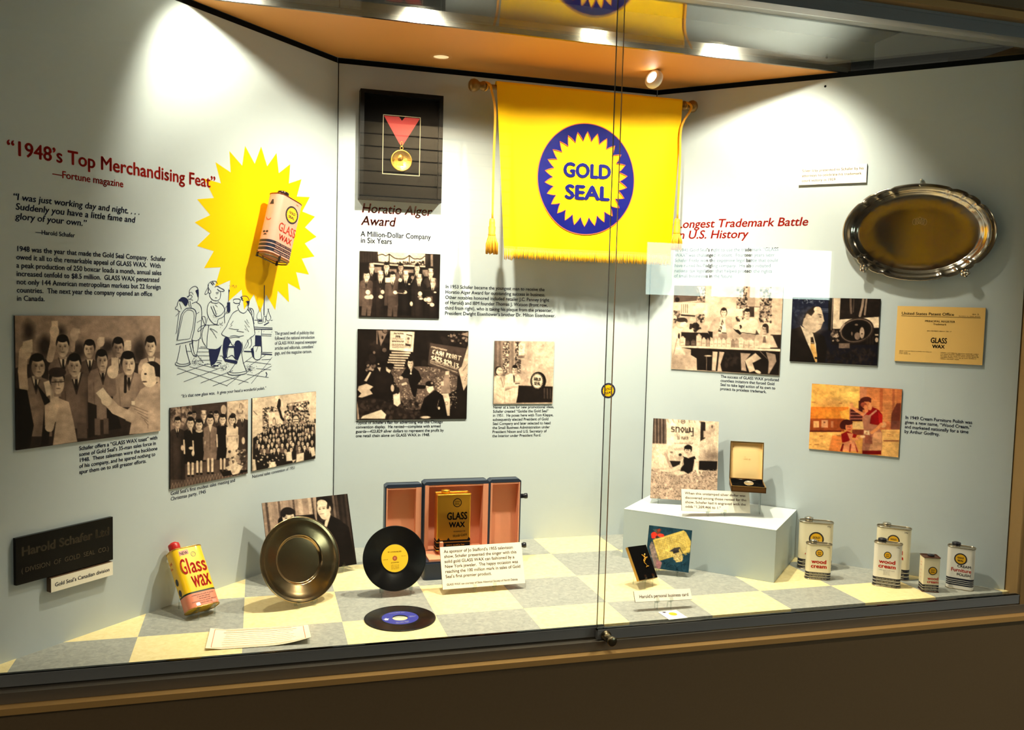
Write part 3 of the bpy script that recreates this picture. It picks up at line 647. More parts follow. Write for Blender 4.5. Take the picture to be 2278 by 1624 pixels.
# shelf, bottles, cabinet and bin
cl([(1115, 640), (1108, 590), (1140, 520), (1135, 470)], .9); cl([(1175, 640), (1165, 560), (1160, 490)], .9); cl([(1120, 640), (1180, 640), (1180, 690), (1125, 690), (1120, 640)], 1.1, False); cf([(1128, 650), (1175, 650), (1175, 668), (1128, 668)], False)
cl([(1200, 600), (1225, 600), (1220, 675), (1190, 675), (1200, 600)], 1.1, False); cl([(1205, 200), (1200, 590)], 2.2, False); cl([(1250, 500), (1275, 580), (1290, 620), (1260, 660), (1230, 640), (1235, 590), (1265, 500)], 1); cl([(1200, 715), (1265, 680)], 2.2, False)
cl([(1075, 650), (1120, 650)], .9, False); cl([(1285, 652), (1312, 652)], .9, False); cl([(1075, 740), (1310, 750)], 1.2, False); cl([(1075, 765), (1310, 768)], 2, False); cl([(1170, 770), (1165, 850), (1175, 1060)], 1.1, False); cl([(1170, 830), (1300, 835)], 1, False); cl([(1170, 850), (1295, 855)], .9, False); cf([(1088, 845), (1160, 850), (1165, 985), (1085, 985)], False)
cl([(1165, 1065), (1305, 1068)], 1.2, False); cl([(1170, 1085), (1305, 1095)], 2.4, False); cl([(1070, 985), (1060, 1020), (1075, 1140), (1120, 1160), (1160, 1135), (1168, 990)], 1.3); cl([(1060, 990), (1110, 965), (1140, 945), (1165, 995)], 1.2); cl([(1095, 1060), (1120, 1000), (1130, 950)], 1); cf([(1060, 1000), (1030, 1020), (1050, 1110), (1075, 1150), (1070, 1060)], False); cf([(940, 1045), (1060, 1050), (1055, 1065), (945, 1060)], False)
for x, y in ((1132, 795), (1197, 795), (1300, 800)): cl([(x, y), (x + 3, y + 5)], 2, False)
# tiled floor
for a, b in (((85, 1265), (730, 1500)), ((75, 1355), (480, 1210)), ((240, 1250), (1000, 1455)), ((165, 1445), (640, 1265)), ((385, 1460), (800, 1300)), ((540, 1500), (900, 1360)), ((720, 1495), (870, 1380)), ((980, 1350), (1260, 1390)), ((870, 1480), (1300, 1240)),
             ((1035, 1470), (1305, 1130)), ((1100, 1275), (1290, 1290)), ((960, 1180), (1290, 1220)), ((1130, 1160), (1220, 1100)), ((930, 1210), (1070, 1105)), ((1170, 1160), (1290, 1155)), ((360, 1010), (460, 1015)), ((380, 995), (460, 998)), ((200, 1050), (260, 1055)),
             ((340, 1060), (490, 1060)), ((350, 1110), (505, 1110)), ((370, 1170), (510, 1165)), ((430, 1220), (520, 1215)), ((330, 1090), (420, 1200)), ((590, 1170), (660, 1175)), ((630, 1110), (660, 1115)), ((1000, 1250), (1130, 1160)), ((360, 1215), (600, 1280))): cl([a, b], .85, False)
rr = random.Random(3)
for bx, by, sx, sy, n in ((310, 1190, 90, 60, 90), (690, 1260, 80, 60, 70), (1015, 1280, 60, 70, 90), (580, 600, 40, 60, 20), (650, 700, 30, 50, 20), (810, 210, 70, 30, 24)):
    for _ in range(n):
        x, y = bx + rr.gauss(0, sx * .45), by + rr.gauss(0, sy * .4); cl([(x, y), (x + rr.uniform(-9, 9), y + rr.uniform(3, 8))], .75, False)
cl([(1225, 1320), (1238, 1350), (1222, 1385)], 2)
tag(ink.build('barber_cartoon', m_navy, None, WL), 'navy line cartoon of barbers and customers overlapping the starburst foot', 'drawing')

# ================================================================== emblem on the back wall (left by itself, its bearer is not copied)
eu, ev = on(WB, 1353, 869); er = abs(on(WB, 1353, 852)[1] - ev)
mb = MB(); seal_emblem(mb, 0, 0, er, 0.0006, 0, 1, 0, 1.0, 24, rad(12))
tag(mb.build('seal_emblem', [m_navy, m_sun], None, WB @ T(eu, ev, 0)), 'small round yellow and navy emblem by itself on the back wall under the banner', 'emblem')

# ================================================================== black plaque and label cards on the walls
def label_card(M, r, lines, label, t=0.010, col=m_brown, fk=0.86, name='label_card', mx=0.045, top=0.75, pitch=None, bold=0.012, u=None, wfrac=None, extra=None, small=None):
    u0, u1, v0, v1 = r; w, h = u1 - u0, v1 - v0
    o = thing(name, label, 'label card', M @ T((u0 + u1) / 2, v0, 0.0008))
    mb = MB(); panel(mb, -w / 2, w / 2, 0, h, t, 0, 0, 1); cb = mb.build('card', [m_cardedge, m_card], o)
    n = len(lines); pitch = pitch or h * 0.8 / n; fs = pitch * fk
    if n == 1: tv, _ = text_geo(lines[0], bold); fs = w * (wfrac or (1 - 2 * mx)) / (tv[:, 0].max() - tv[:, 0].min()) * 1.08
    mb = MB(); lettering(mb, lines, -w / 2 + w * mx, h * top, w * (wfrac or (1 - 2 * mx)), fs, pitch, bold, 0, 'LEFT', 0, t + 0.0005)
    if small: lettering(mb, small, -w / 2 + w * mx * 1.2, h * 0.085, w * 0.86, fs * .68, None, bold, 0.18, 'LEFT', 0, t + 0.0005)
    sub(mb.build('lettering', col, o), cb)
    return o
r = rect(WL, [(34.5, 1198.5), (250.9, 1149.3), (250.9, 1243.8), (36.3, 1304.1)], 0.012)
w, h = r[1] - r[0], r[3] - r[2]
pl = thing('name_plaque', 'black name plaque with dim old style lettering low on the left wall', 'plaque', WL @ T((r[0] + r[1]) / 2, r[2], 0.0005))
mb = MB(); panel(mb, -w / 2, w / 2, 0, h, 0.012, 0); mb.build('board', mat('black glass', (6, 6, 8), 0.25, spec=0.14), pl)
mb = MB(); m_dim = mat('dim gilt', (70, 58, 42), 0.5)
lettering(mb, 'Harold Schafer Ltd', -w * .445, h * .60, w * .90, h * .27, None, 0.03, 0, 'LEFT', 0, 0.0125)
lettering(mb, '( DIVISION  OF  GOLD  SEAL  CO.)', -w * .45, h * .24, w * .90, h * .15, None, 0.0, 0, 'LEFT', 0, 0.0125)
mb.build('lettering', m_dim, pl)
label_card(WL, rect(WL, [(113.9, 1287.2), (252.4, 1250), (250.9, 1280), (114.5, 1318)], 0.022), ['Gold Seal\u2019s Canadian division'], 'cream label card at the lower right corner of the black plaque', 0.020, m_navy, 1.0, top=0.36, pitch=0.042, mx=0.06)
label_card(WR, rect(WR, [(1777.7, 371.3), (1928.5, 363.9), (1927.4, 406.2), (1777.3, 411.7)], 0.008), ['Silver tray presented to Schafer by his', 'attorneys to celebrate his trademark', 'court victory in 1959'], 'cream three line label card high on the right wall above the tray', 0.008, m_brown, 0.78, top=0.70, wfrac=.91)

# ================================================================== patent certificate print
r = rect(WR, [(1996.2, 680.6), (2192.5, 684.8), (2185.9, 811.7), (1990.6, 803.8)], 0.006); w, h = r[1] - r[0], r[3] - r[2]
pc = thing('patent_certificate', 'tan patent office certificate print on the right wall below the tray', 'certificate', WR @ T(r[0], r[2], 0.0005))
mb = MB(); panel(mb, 0, w, 0, h, 0.006, 0, 0, 1); mb.build('sheet', [m_edge, mat('tan paper', (228, 184, 106), 0.7)], pc)
mb = MB(); z = 0.0065
lettering(mb, 'United States Patent Office', w * .055, h * .845, w * .60, h * .075, None, 0.012, 0, 'LEFT', 0, z)
mb.poly([(w * .05, h * .82), (w * .95, h * .82), (w * .95, h * .826), (w * .05, h * .826)], z)
fineprint(mb, w * .90, h * .87, w * .085, h * .03, 1, 0, z); fineprint(mb, w * .83, h * .838, w * .24, h * .02, 2, 0, z)
lettering(mb, 'PRINCIPAL REGISTER', w * .5, h * .725, w * .34, h * .048, None, 0.012, 0, 'CENTER', 0, z)
lettering(mb, 'Trademark', w * .5, h * .675, w * .15, h * .045, None, 0.012, 0, 'CENTER', 0, z)
fineprint(mb, w * .5, h * .56, w * .28, h * .022, 3, 0, z)
lettering(mb, 'GLASS', w * .5, h * .355, w * .185, h * .135, None, 0.03, 0, 'CENTER', 0, z)
lettering(mb, 'WAX', w * .5, h * .265, w * .145, h * .088, None, 0.045, 0, 'CENTER', 0, z)
for k, wd in enumerate((.38, .10, .14)): fineprint(mb, w * .05, h * (.185 - .026 * k), w * wd, h * .018, 10 + k, 0, z, None, 'LEFT')
for k, wd in enumerate((.43, .43, .43, .40, .21)): fineprint(mb, w * .53, h * (.18 - .027 * k), w * wd, h * .019, 20 + k, 0, z, None, 'LEFT')
mb.build('lettering', m_blk, pc)

# ================================================================== medal in its black shadow box
r = rect(WB, [(803, 198), (988, 212), (981, 448), (798, 445)], 0.05); w, h = r[1] - r[0], r[3] - r[2]
fr = thing('medal_frame', 'black shadow box with a gold medal on a red ribbon, upper back wall', 'framed medal', WB @ T((r[0] + r[1]) / 2, (r[2] + r[3]) / 2, 0.0005))
D = 0.05; mb = MB(); e = 0.016
mb.box(-w / 2, w / 2, -h / 2, h / 2, 0, 0.03)
for a in ((-w / 2, -w / 2 + e, -h / 2, h / 2), (w / 2 - e, w / 2, -h / 2, h / 2), (-w / 2 + e, w / 2 - e, -h / 2, -h / 2 + e), (-w / 2 + e, w / 2 - e, h / 2 - e, h / 2)): mb.box(*a, 0.03, D)
mb.build('frame', mat('black lacquer', (7, 7, 8), 0.4, spec=.15), fr)
F6 = lambda x, y: (760 + .35118 * x, 80 + .35118 * y)
def loc6(x, y): u, v = on(WB, *F6(x, y), 0.034); return u - (r[0] + r[1]) / 2, v - (r[2] + r[3]) / 2
mb = MB(); panel(mb, -w / 2 + e, w / 2 - e, -h / 2 + e, h / 2 - e, 0.002, 0.0302); mb.build('mat_board', mat('charcoal mat', (10, 10, 11), 0.9, spec=.1), fr)
mb = MB(); q = [loc6(*p) for p in ((262, 497), (500, 515), (495, 887), (258, 875))]; x0, x1, y0, y1 = (q[0][0] + q[3][0]) / 2, (q[1][0] + q[2][0]) / 2, (q[2][1] + q[3][1]) / 2, (q[0][1] + q[1][1]) / 2
for a in ((x0, x1, y0, y0 + .0022), (x0, x1, y1 - .0022, y1), (x0, x0 + .0022, y0, y1), (x1 - .0022, x1, y0, y1)): mb.box(*a, 0.0323, 0.0335)
mb.build('inner_border', mat('pale gold line', (205, 190, 150), 0.4), fr)
xm = (x0 + x1) / 2; mb = MB(); vm = loc6(385, 688)[1]
mb.prism([(xm + .007, vm), (x1 - .003, y1 - .005), (xm + .012, y1 - .005), (xm, y1 - .02), (xm - .012, y1 - .005), (x0 + .003, y1 - .005), (xm - .007, vm)], 0.033, 0.0345)
mb.prism([(xm + .0015, vm), (xm + .0012, y1 - .022), (xm - .0012, y1 - .022), (xm - .0015, vm)], 0.0346, 0.0352)
mb.build('ribbon', mat('red ribbon', (196, 34, 28), 0.6), fr)
m_gold = mat('medal gold', (226, 168, 66), 0.34, 1.0, noise=0.15, nscale=160, bump=0.5)
cy = loc6(375, 790)[1]; mb = MB(); mb.lathe([(0.0, 0.0345), (0.043, 0.0345), (0.0435, 0.037), (0.042, 0.040), (0.039, 0.0395), (0.038, 0.0385), (0.0, 0.0395)], 40, 0, T(xm, cy, 0))
mb.lathe([(0.0, 0.0435), (0.010, 0.0425), (0.014, 0.0395)], 20, 0, T(xm - .004, cy + .010, 0) @ Matrix.Diagonal((.8, 1.1, 1, 1))); mb.prism([(xm - .016, cy - .02), (xm + .008, cy - .02), (xm + .003, cy + .002), (xm - .006, cy + .002)], 0.039, 0.0408)
mb.tube([(xm - .004, cy + .012, .044), (xm - .016, cy + .008, .042), (xm - .012, cy, .042)], .002)
mb.build('medal', m_gold, fr)
mb = MB(); mb.tube([(xm + .006 * cos(a), (cy + .050) + .006 * sin(a), .0375) for a in np.linspace(0, 2 * pi, 17)[:-1]], .0013, 6, 0, None, True); mb.tube([(xm + .005 * cos(a), (vm + .002) + .009 * sin(a), .0375) for a in np.linspace(0, 2 * pi, 17)[:-1]], .0011, 6, 0, None, True)
mb.build('hanging_ring', m_gold, fr)

# ================================================================== banner
YB = 0.70; BW_ = frame_m((0, YB, 0), (1, 0, 0), (0, 0, 1), (0, -1, 0))
bn = thing('gold_banner', 'bright yellow satin banner with a round blue emblem hanging from a pole', 'banner', T(1.66, YB, 1.906))
BL = bn.matrix_world.inverted() @ BW_
def bx(px, py): return on(BW_, px, py)
zp = 1.906; xl0, xr0 = bx(1042, 192)[0], bx(1550, 240)[0]; zt = zp + 0.012
xa, xb = bx(1103, 190)[0], bx(1515, 225)[0]; xc, xd = bx(1116, 560)[0], bx(1492, 572)[0]; zb = bx(1116, 553)[1]; zf = bx(1118, 577)[1]
m_pole = mat('gilded wood', (132, 98, 44), 0.36, 0.5)
mb = MB(); Mp = BL @ T(xl0, zp, 0) @ Matrix.Rotation(pi / 2, 4, 'Y'); L = xr0 - xl0
mb.lathe([(0.0105, 0.075), (0.0105, L - 0.075)], 20, 0, Mp); pole = mb.build('pole', m_pole, bn)
fin = [(0.0, 0.0), (0.012, 0.001), (0.023, 0.009), (0.0265, 0.022), (0.0235, 0.034), (0.0165, 0.043), (0.0155, 0.048), (0.0195, 0.057), (0.0205, 0.065), (0.0135, 0.072), (0.0105, 0.078), (0.0, 0.078)]
mb = MB(); mb.lathe(fin, 24, 0, Mp); sub(mb.build('finial', m_pole, bn), pole)
mb = MB(); mb.lathe(fin, 24, 0, Mp @ T(0, 0, L) @ Matrix.Rotation(pi, 4, 'X')); sub(mb.build('finial', m_pole, bn), pole)
def cloth_z(s, t): return 0.016 + 0.010 * t * sin(s * 9 + 1) * (0.3 + t) + 0.004 * sin(s * 21 + 4 * t) * t + (0.012 * t if s < .06 else 0) - 0.01 * t * max(0, s - .93) / .07
def bx_at(s, t):
    l = xa + (xc - xa) * t; r_ = xb + (xd - xb) * t
    return l + (r_ - l) * s
m_satin = mat('yellow satin', (250, 196, 0), 0.6, spec=0.12, bump=0.15, nscale=22)
nx, ny = 60, 50; vs = []; fs = []
for j in range(ny + 1):
    t = j / ny
    for i in range(nx + 1):
        s = i / nx; vs.append((bx_at(s, t), zt + (zb - zt) * t, cloth_z(s, t)))
for j in range(ny):
    for i in range(nx): a = j * (nx + 1) + i; fs.append((a, a + nx + 1, a + nx + 2, a + 1))
mb = MB(); mb.add(vs, fs, 0, True)
bs = []; k0 = 12    # the sleeve that wraps the pole
for i in range(nx + 1):
    for k in range(k0 + 1):
        a = pi * k / k0; bs.append((bx_at(i / nx, 0), zt + 0.0 + 0.013 * sin(a) - 0.012 + 0.012, 0.016 * cos(a)))
mb.add(bs, [(i * (k0 + 1) + k, (i + 1) * (k0 + 1) + k, (i + 1) * (k0 + 1) + k + 1, i * (k0 + 1) + k + 1) for i in range(nx) for k in range(k0)], 0, True)
back = [(x, y, z - 0.003) for x, y, z in vs]; mb.add(back, [f[::-1] for f in fs], 0, True)
mb.build('cloth', m_satin, bn, BL)
def lay(mb2, dz):   # lay flat shapes onto the hanging cloth
    for i, (x, y, z) in enumerate(mb2.v):
        t = min(1, max(0, (zt - y) / (zt - zb))); l = bx_at(0, t); s = min(1, max(0, (x - l) / (bx_at(1, t) - l)))
        mb2.v[i] = (x, y, cloth_z(s, t) + dz + z)
ecx, ecy = bx(1301, 400); ER = (bx(1408, 400)[0] - bx(1194, 400)[0]) / 2; EV = (bx(1300, 277)[1] - bx(1300, 523)[1]) / 2
def ringgrid(mb, ro, ri_f, ay, n, mi, z):
    rings = 10
    for k in range(rings + 1):
        for q in range(n): a = 2 * pi * q / n; f = k / rings; rr_ = ri_f(a) * (1 - f) + ro * f; mb.v.append((ecx + rr_ * cos(a), ecy + ay * rr_ * sin(a), z))
    for k in range(rings):
        for q in range(n): q1 = (q + 1) % n; mb.f.append([k * n + q, (k + 1) * n + q, (k + 1) * n + q1, k * n + q1]); mb.m.append(mi); mb.sm.append(False)
NT = 26
def tooth(a): p = (a - pi / 2) * NT / (2 * pi) % 1.0; return ER * (0.68 + 0.17 * abs(2 * p - 1))
m_blue = mat('blue satin', (9, 12, 92), 0.5, spec=.12, bump=0.5, nscale=28, noise=0.2)
mb = MB(); ringgrid(mb, ER, tooth, EV / ER, 312, 0, 0.0); lay(mb, 0.0022); edisc = mb.build('emblem_disc', m_blue, bn, BL)
mb = MB(); nn = 156
for rr0 in (ER, None):
    pts = [(ecx + (rr0 or tooth(2 * pi * q / nn) + .001) * cos(2 * pi * q / nn), ecy + EV / ER * (rr0 or tooth(2 * pi * q / nn) + .001) * sin(2 * pi * q / nn)) for q in range(nn + 1)]; ribbon(mb, pts, 0.0035, 0)
lay(mb, 0.003); sub(mb.build('emblem_stitching', mat('orange stitching', (176, 74, 30), 0.7), bn, BL), edisc)
for nm, word, x0, x1, yb in (('emblem_word', 'GOLD', 1250, 1355, 390), ('emblem_word', 'SEAL', 1254, 1353, 439)):
    u0, v0 = bx(x0, yb); u1, _ = bx(x1, yb); mb = MB(); lettering(mb, word, u0, v0 - .004, u1 - u0, 0.081, None, 0.05, 0, 'LEFT', 0, 0); lay(mb, 0.003); sub(mb.build(nm, m_blue, bn, BL), edisc)
# fringe: gathered threads below a stitched band
mb = MB()
for i in range(230):
    s = (i + .5) / 230; x = bx_at(s, 1); y0 = zb + .004; z0 = cloth_z(s, 1) + .003; dx = rr.uniform(-.002, .002); L2 = (zb - zf) * rr.uniform(.92, 1.08) + (.006 if s < .05 else 0)
    mb.tube([(x, y0, z0), (x + dx * .5, y0 - L2 * .5, z0 + rr.uniform(0, .003)), (x + dx, y0 - L2, z0 + rr.uniform(-.002, .004))], [.0013, .0017, .0013], 4)
tag(mb.build('fringe', mat('fringe thread', (244, 182, 16), 0.55), bn, BL), kind='stuff')
mb = MB(); ribbon(mb, [(bx_at(s, 1), zb + .006) for s in np.linspace(0, 1, 40)], .005, 0); lay(mb, .0035); mb.build('hem_band', mat('hem gold', (214, 150, 20), 0.6), bn, BL)
m_cord = mat('gold cord', (230, 160, 20), 0.55, bump=0.6, nscale=300)
def cord(xs, name, tx, tz0, tz1, loopx):
    mb = MB(); zq = .026
    for k in range(2):
        o = .004 * k
        mb.tube(catmull([(loopx + o, zp + .018, -.004), (loopx + .012 + o, zp + .004, zq), (loopx + .02 + o, zp - .02, zq + .002), (xs[0] + o, zp - .1, zq), (xs[1] + o, (zp + tz0) / 2, zq - .002), (tx + o * .5, tz0, zq)], 6), .0034, 6)
    mb.tube([(loopx + .004 + .002 * cos(a) * 3, zp + .016 * sin(a), .017 * cos(a)) for a in np.linspace(0, 2 * pi, 15)[:-1]], .0036, 6, 0, None, True)
    cd = mb.build('cord', m_cord, bn, BL)
    hh = tz0 - tz1; mb = MB(); Mt = T(tx, tz0, zq) @ Matrix.Rotation(pi / 2, 4, 'X')
    mb.lathe([(0.0, -.002), (.010, 0), (.0125, hh * .12), (.012, hh * .2), (.015, hh * .25), (.0135, hh * .42), (.016, hh * .46), (.013, hh * .5), (.0, hh * .52)], 16, 0, Mt)
    for k in range(26):
        a = 2 * pi * k / 26; r0, r1 = .011, rr.uniform(.015, .025)
        mb.tube([(tx + r0 * cos(a), tz0 - hh * .46, zq + r0 * sin(a)), (tx + r1 * cos(a), tz0 - hh * .72, zq + r1 * .7 * sin(a)), (tx + r1 * 1.0 * cos(a), tz1 + rr.uniform(-.004, .004), zq + r1 * .7 * sin(a))], .0028, 4)
    sub(mb.build('tassel', m_cord, bn, BL), cd)
cord((bx(1097, 240)[0], bx(1094, 360)[0]), 'cord', bx(1091, 500)[0], bx(1091, 488)[1], bx(1091, 565)[1], bx(1078, 190)[0])
cord((bx(1509, 270)[0], bx(1505, 380)[0]), 'cord', bx(1500, 500)[0], bx(1500, 488)[1], bx(1500, 556)[1], bx(1522, 240)[0] - .004)

# ================================================================== silver tray on the right wall
tu, tv = on(WR, 2040, 517, 0.03); SA, SB = 0.273, 0.187
tr = thing('silver_tray', 'large oval silver tray with a notched rim hanging on the right wall', 'tray', WR @ T(tu, tv, 0.006) @ Matrix.Rotation(rad(-2.5), 4, 'Z'))
m_silver = mat('tarnished silver', (176, 166, 154), 0.14, 1.0, noise=0.06, nscale=9)
prof = [(0.0, 0.004), (0.5, 0.004), (0.77, 0.004), (0.80, 0.006), (0.815, 0.011), (0.835, 0.012), (0.86, 0.018), (0.885, 0.026), (0.905, 0.027), (0.925, 0.031), (0.945, 0.032), (0.965, 0.029), (0.985, 0.030), (1.0, 0.026), (0.998, 0.020), (0.97, 0.020), (0.88, 0.012), (0.8, 0.0), (0.5, -0.001), (0.0, -0.001)]
notch = [rad(a) for a in (52, 68, 80 - 180 + 205, 112 + 0, 128, 142, 222, 238, 252, 288, 302, 318)]
notch = [rad(a) for a in (38, 52, 66, 114, 128, 142, 218, 232, 246, 294, 308, 322)]
nA = 240; vs = []; fs = []
for j, (f, z) in enumerate(prof):
    for k in range(nA):
        a = 2 * pi * k / nA; dn = min(abs((a - n + pi) % (2 * pi) - pi) for n in notch); g = math.exp(-(dn / .035) ** 2) * max(0, (f - .78) / .2)
        ff = f - .025 * g + .012 * max(0, (f - .78) / .2) * (math.exp(-(((a - rad(52) + pi) % (2 * pi) - pi) / .16) ** 2) + math.exp(-(((a - rad(128) + pi) % (2 * pi) - pi) / .16) ** 2) + math.exp(-(((a - rad(232) + pi) % (2 * pi) - pi) / .16) ** 2) + math.exp(-(((a - rad(308) + pi) % (2 * pi) - pi) / .16) ** 2))
        vs.append((SA * ff * cos(a), SB * ff * sin(a), z + .004 * g))
for j in range(len(prof) - 1):
    for k in range(nA): k2 = (k + 1) % nA; fs.append((j * nA + k, j * nA + k2, (j + 1) * nA + k2, (j + 1) * nA + k))
mb = MB(); mb.add(vs, fs, 0, True); mb.build('tray_body', m_silver, tr)
for sx, sy in ((-.66, -.79), (.66, -.79)):
    mb = MB()
    for k in range(5): a = 2 * pi * k / 5; mb.lathe([(0, .010), (.006, .008), (.008, .002), (.006, -.004)], 10, 0, T(SA * sx + .010 * cos(a), SB * sy + .010 * sin(a), .028))
    mb.lathe([(0, .014), (.007, .011), (.008, .003)], 12, 0, T(SA * sx, SB * sy, .028)); mb.build('foot_ornament', m_silver, tr)
mb = MB()
for k in range(5): ribbon(mb, [(.004 + (k - 2) * .009 + .007 * cos(a), .048 + .012 * sin(a) - abs(k - 2) * .003) for a in np.linspace(0, 2 * pi, 20)], .0011, .0046)
mb.build('engraving', mat('engraving', (120, 110, 98), .5, .7), tr)
mb = MB(); mb.tube([(-.006, SB + .012, -.003), (-.008, SB - .008, .030), (-.003, SB - .012, .034)], .0022, 6); mb.lathe([(0, .008), (.006, .006), (.006, -.003), (0, -.004)], 12, 0, T(-.005, SB + .016, -.001)); mb.build('hook', mat('clear hook', (220, 220, 210), .15, .6), tr)
# two screw heads left of the tray top corner of the right wall
for i, (px, py) in enumerate(((1836, 192),)):
    u, v = on(WR, px, py); mb = MB(); mb.lathe([(0, .003), (.004, .0025), (.0048, 0)], 14, 0, T(u, v, 0)); tag(mb.build('screw_head', m_black, None, WR), 'small dark screw head near the top of the right wall', 'screw')
# ================================================================== mounted photographs
def corners(k, o, pts): return [(o[0] + x * k, o[1] + y * k) for x, y in pts]
# --- salesmen holding up cans
cs = corners(.24627, (0, 680), [(145, 85), (1455, 97), (1440, 1135), (140, 1305)])
P = Pic(cs, (0, 680, 380, 1080), 1543, base=.44)
P.r(0, 0, 1600, 420, .52); P.e(800, 150, 700, 260, .58, .5, 0, 200)
for x, y, rx, ry in ((265, 230, 50, 80), (415, 370, 65, 100), (720, 400, 60, 70), (975, 370, 60, 60), (1265, 420, 60, 110), (560, 230, 35, 45)): P.e(x, y, rx, ry, .13, .9, 0, 12)
P.p([(140, 560), (420, 480), (760, 520), (1100, 500), (1460, 560), (1460, 1300), (140, 1320)], .16)
def arm(pts, w, t=.72): P.l(pts, w, t)
P.suit(575, 470, 270, 760, .42); P.suit(815, 490, 220, 760, .30); P.suit(1070, 470, 220, 760, .34); P.suit(1370, 470, 240, 800, .62, .9, None)
arm([(455, 480), (490, 340), (495, 240)], 62, .66); P.e(500, 230, 42, 60, .74); P.r(475, 135, 532, 215, .80)
arm([(660, 400), (670, 300)], 40, .6); P.e(680, 260, 38, 60, .66); P.r(690, 205, 730, 250, .7); arm([(890, 390), (905, 350)], 34, .6); P.e(915, 330, 34, 42, .7); P.r(900, 285, 950, 335, .74); P.e(1155, 370, 36, 55, .74); P.r(1145, 315, 1190, 365, .82)
P.head(572, 370, 115, 180, .80); P.head(812, 395, 100, 150, .74, look=-.3); P.head(1073, 385, 100, 165, .60); P.head(1365, 375, 95, 165, .80)
P.suit(325, 640, 270, 1180, .46); arm([(215, 740), (205, 590), (215, 440)], 80, .72); P.e(232, 420, 55, 65, .76); P.p([(215, 320), (300, 300), (300, 420), (200, 420)], .84); P.head(345, 545, 135, 190, .72, look=.4); P.p([(140, 740), (245, 760), (300, 1080), (260, 1280), (140, 1300)], .05); P.p([(330, 700), (400, 900), (360, 1270), (430, 1250), (470, 880)], .08)
P.suit(690, 610, 330, 1110, .36); P.head(675, 545, 120, 190, .76); P.suit(930, 560, 270, 1030, .44); P.head(925, 500, 105, 175, .74, look=.3); P.p([(790, 870), (870, 900), (870, 1180), (790, 1190)], .1); P.p([(960, 780), (1010, 760), (1090, 1110), (960, 1130)], .07)
P.r(690, 1060, 780, 1200, .33); P.r(850, 1020, 900, 1170, .36); P.r(930, 1020, 975, 1160, .32)
P.suit(1165, 600, 290, 920, .52); P.head(1163, 530, 125, 195, .78, look=.3); arm([(1010, 780), (1000, 650)], 85, .45); P.e(1020, 600, 50, 60, .78); P.r(1010, 470, 1075, 590, .74); P.l([(1135, 640), (1130, 780)], 26, .12)
P.p([(400, 900), (520, 830), (620, 870), (660, 1050), (690, 1230), (470, 1260), (500, 1050), (400, 1080)], .68); arm([(440, 1100), (490, 900), (490, 790)], 78, .74); P.e(490, 770, 55, 60, .78); P.p([(395, 690), (455, 670), (485, 790), (420, 820)], .86); P.head(520, 690, 130, 210, .74, look=.3); P.e(520, 600, 80, 45, .2); P.l([(470, 690), (575, 685)], 10, .25)
P.p([(1270, 760), (1400, 680), (1450, 720), (1445, 1150), (1160, 1165), (1180, 1060), (1130, 1040), (1130, 960), (1190, 900)], .62); arm([(1170, 1000), (1040, 940), (960, 850)], 90, .68); P.e(960, 860, 50, 45, .82, 1, .5); P.p([(865, 790), (930, 740), (990, 820), (920, 860)], .9)
for k in range(6): P.l([(1180 + k * 30, 900 + k * 35), (1330, 960 + k * 30)], 8, .42, .7)
P.e(1375, 610, 90, 105, .1); P.e(1350, 640, 75, 100, .82); P.e(1300, 650, 20, 40, .8); P.e(1325, 560, 40, 40, .84); P.e(1425, 665, 18, 30, .66); P.e(1315, 620, 12, 9, .2); P.e(1305, 690, 22, 8, .3); P.p([(1390, 520), (1445, 540), (1445, 650), (1405, 640)], .08); P.r(1185, 865, 1215, 900, .9)
photo_print(P, WL, rect(WL, cs, .006), 'wall_photograph', 'sepia photograph of salesmen raising cans in a toast, left wall', 'photograph', m_edge)

# --- first sales meeting
R2 = (370, 870, 720, 1100)
cs = corners(.15364, (370, 870), [(62, 245), (1185, 122), (1178, 1195), (58, 1420)])
P = Pic(cs, R2, 2278, base=.3)
P.r(0, 100, 380, 900, .42); P.noise((60, 230, 360, 480), 60, 12, 40, [.2, .55, .62, .3], 5); P.p([(370, 190), (880, 150), (880, 420), (370, 420)], .24)
for k in range(9): P.l([(370, 215 + k * 24), (880, 175 + k * 24)], 6, .12)
P.p([(880, 150), (1190, 120), (1190, 520), (880, 520)], .76); P.noise((900, 140, 1180, 420), 40, 6, 22, [.5, .86, .62], 6, .5); P.e(1080, 220, 22, 45, .35); P.e(1080, 220, 14, 36, .75)
P.p([(60, 1290), (1180, 1080), (1180, 1200), (60, 1420)], .30)
for k in range(26): P.l([(60 + k * 44, 1420 - k * 9), (90 + k * 44, 1330 - k * 9), (110 + k * 44, 1400 - k * 9)], 7, .5, .8)
P.suit(350, 450, 200, 900, .3, None, None); P.head(345, 370, 78, 120, .62); P.suit(545, 400, 170, 800, .22, .88, None); P.head(542, 345, 82, 130, .80, bald=True); P.suit(725, 420, 170, 800, .2, .85, .1); P.head(722, 355, 76, 120, .76); P.suit(410, 420, 120, 700, .25); P.head(405, 345, 60, 100, .6); P.e(830, 270, 40, 70, .7); P.head(645, 345, 50, 90, .7)
P.suit(160, 540, 220, 1280, .17); P.head(165, 460, 95, 150, .68); P.e(232, 820, 22, 40, .7); P.suit(1100, 400, 200, 900, .20); P.head(1065, 320, 85, 140, .8, bald=True); P.l([(1040, 330), (1095, 330)], 6, .2); P.e(1115, 720, 24, 50, .78)
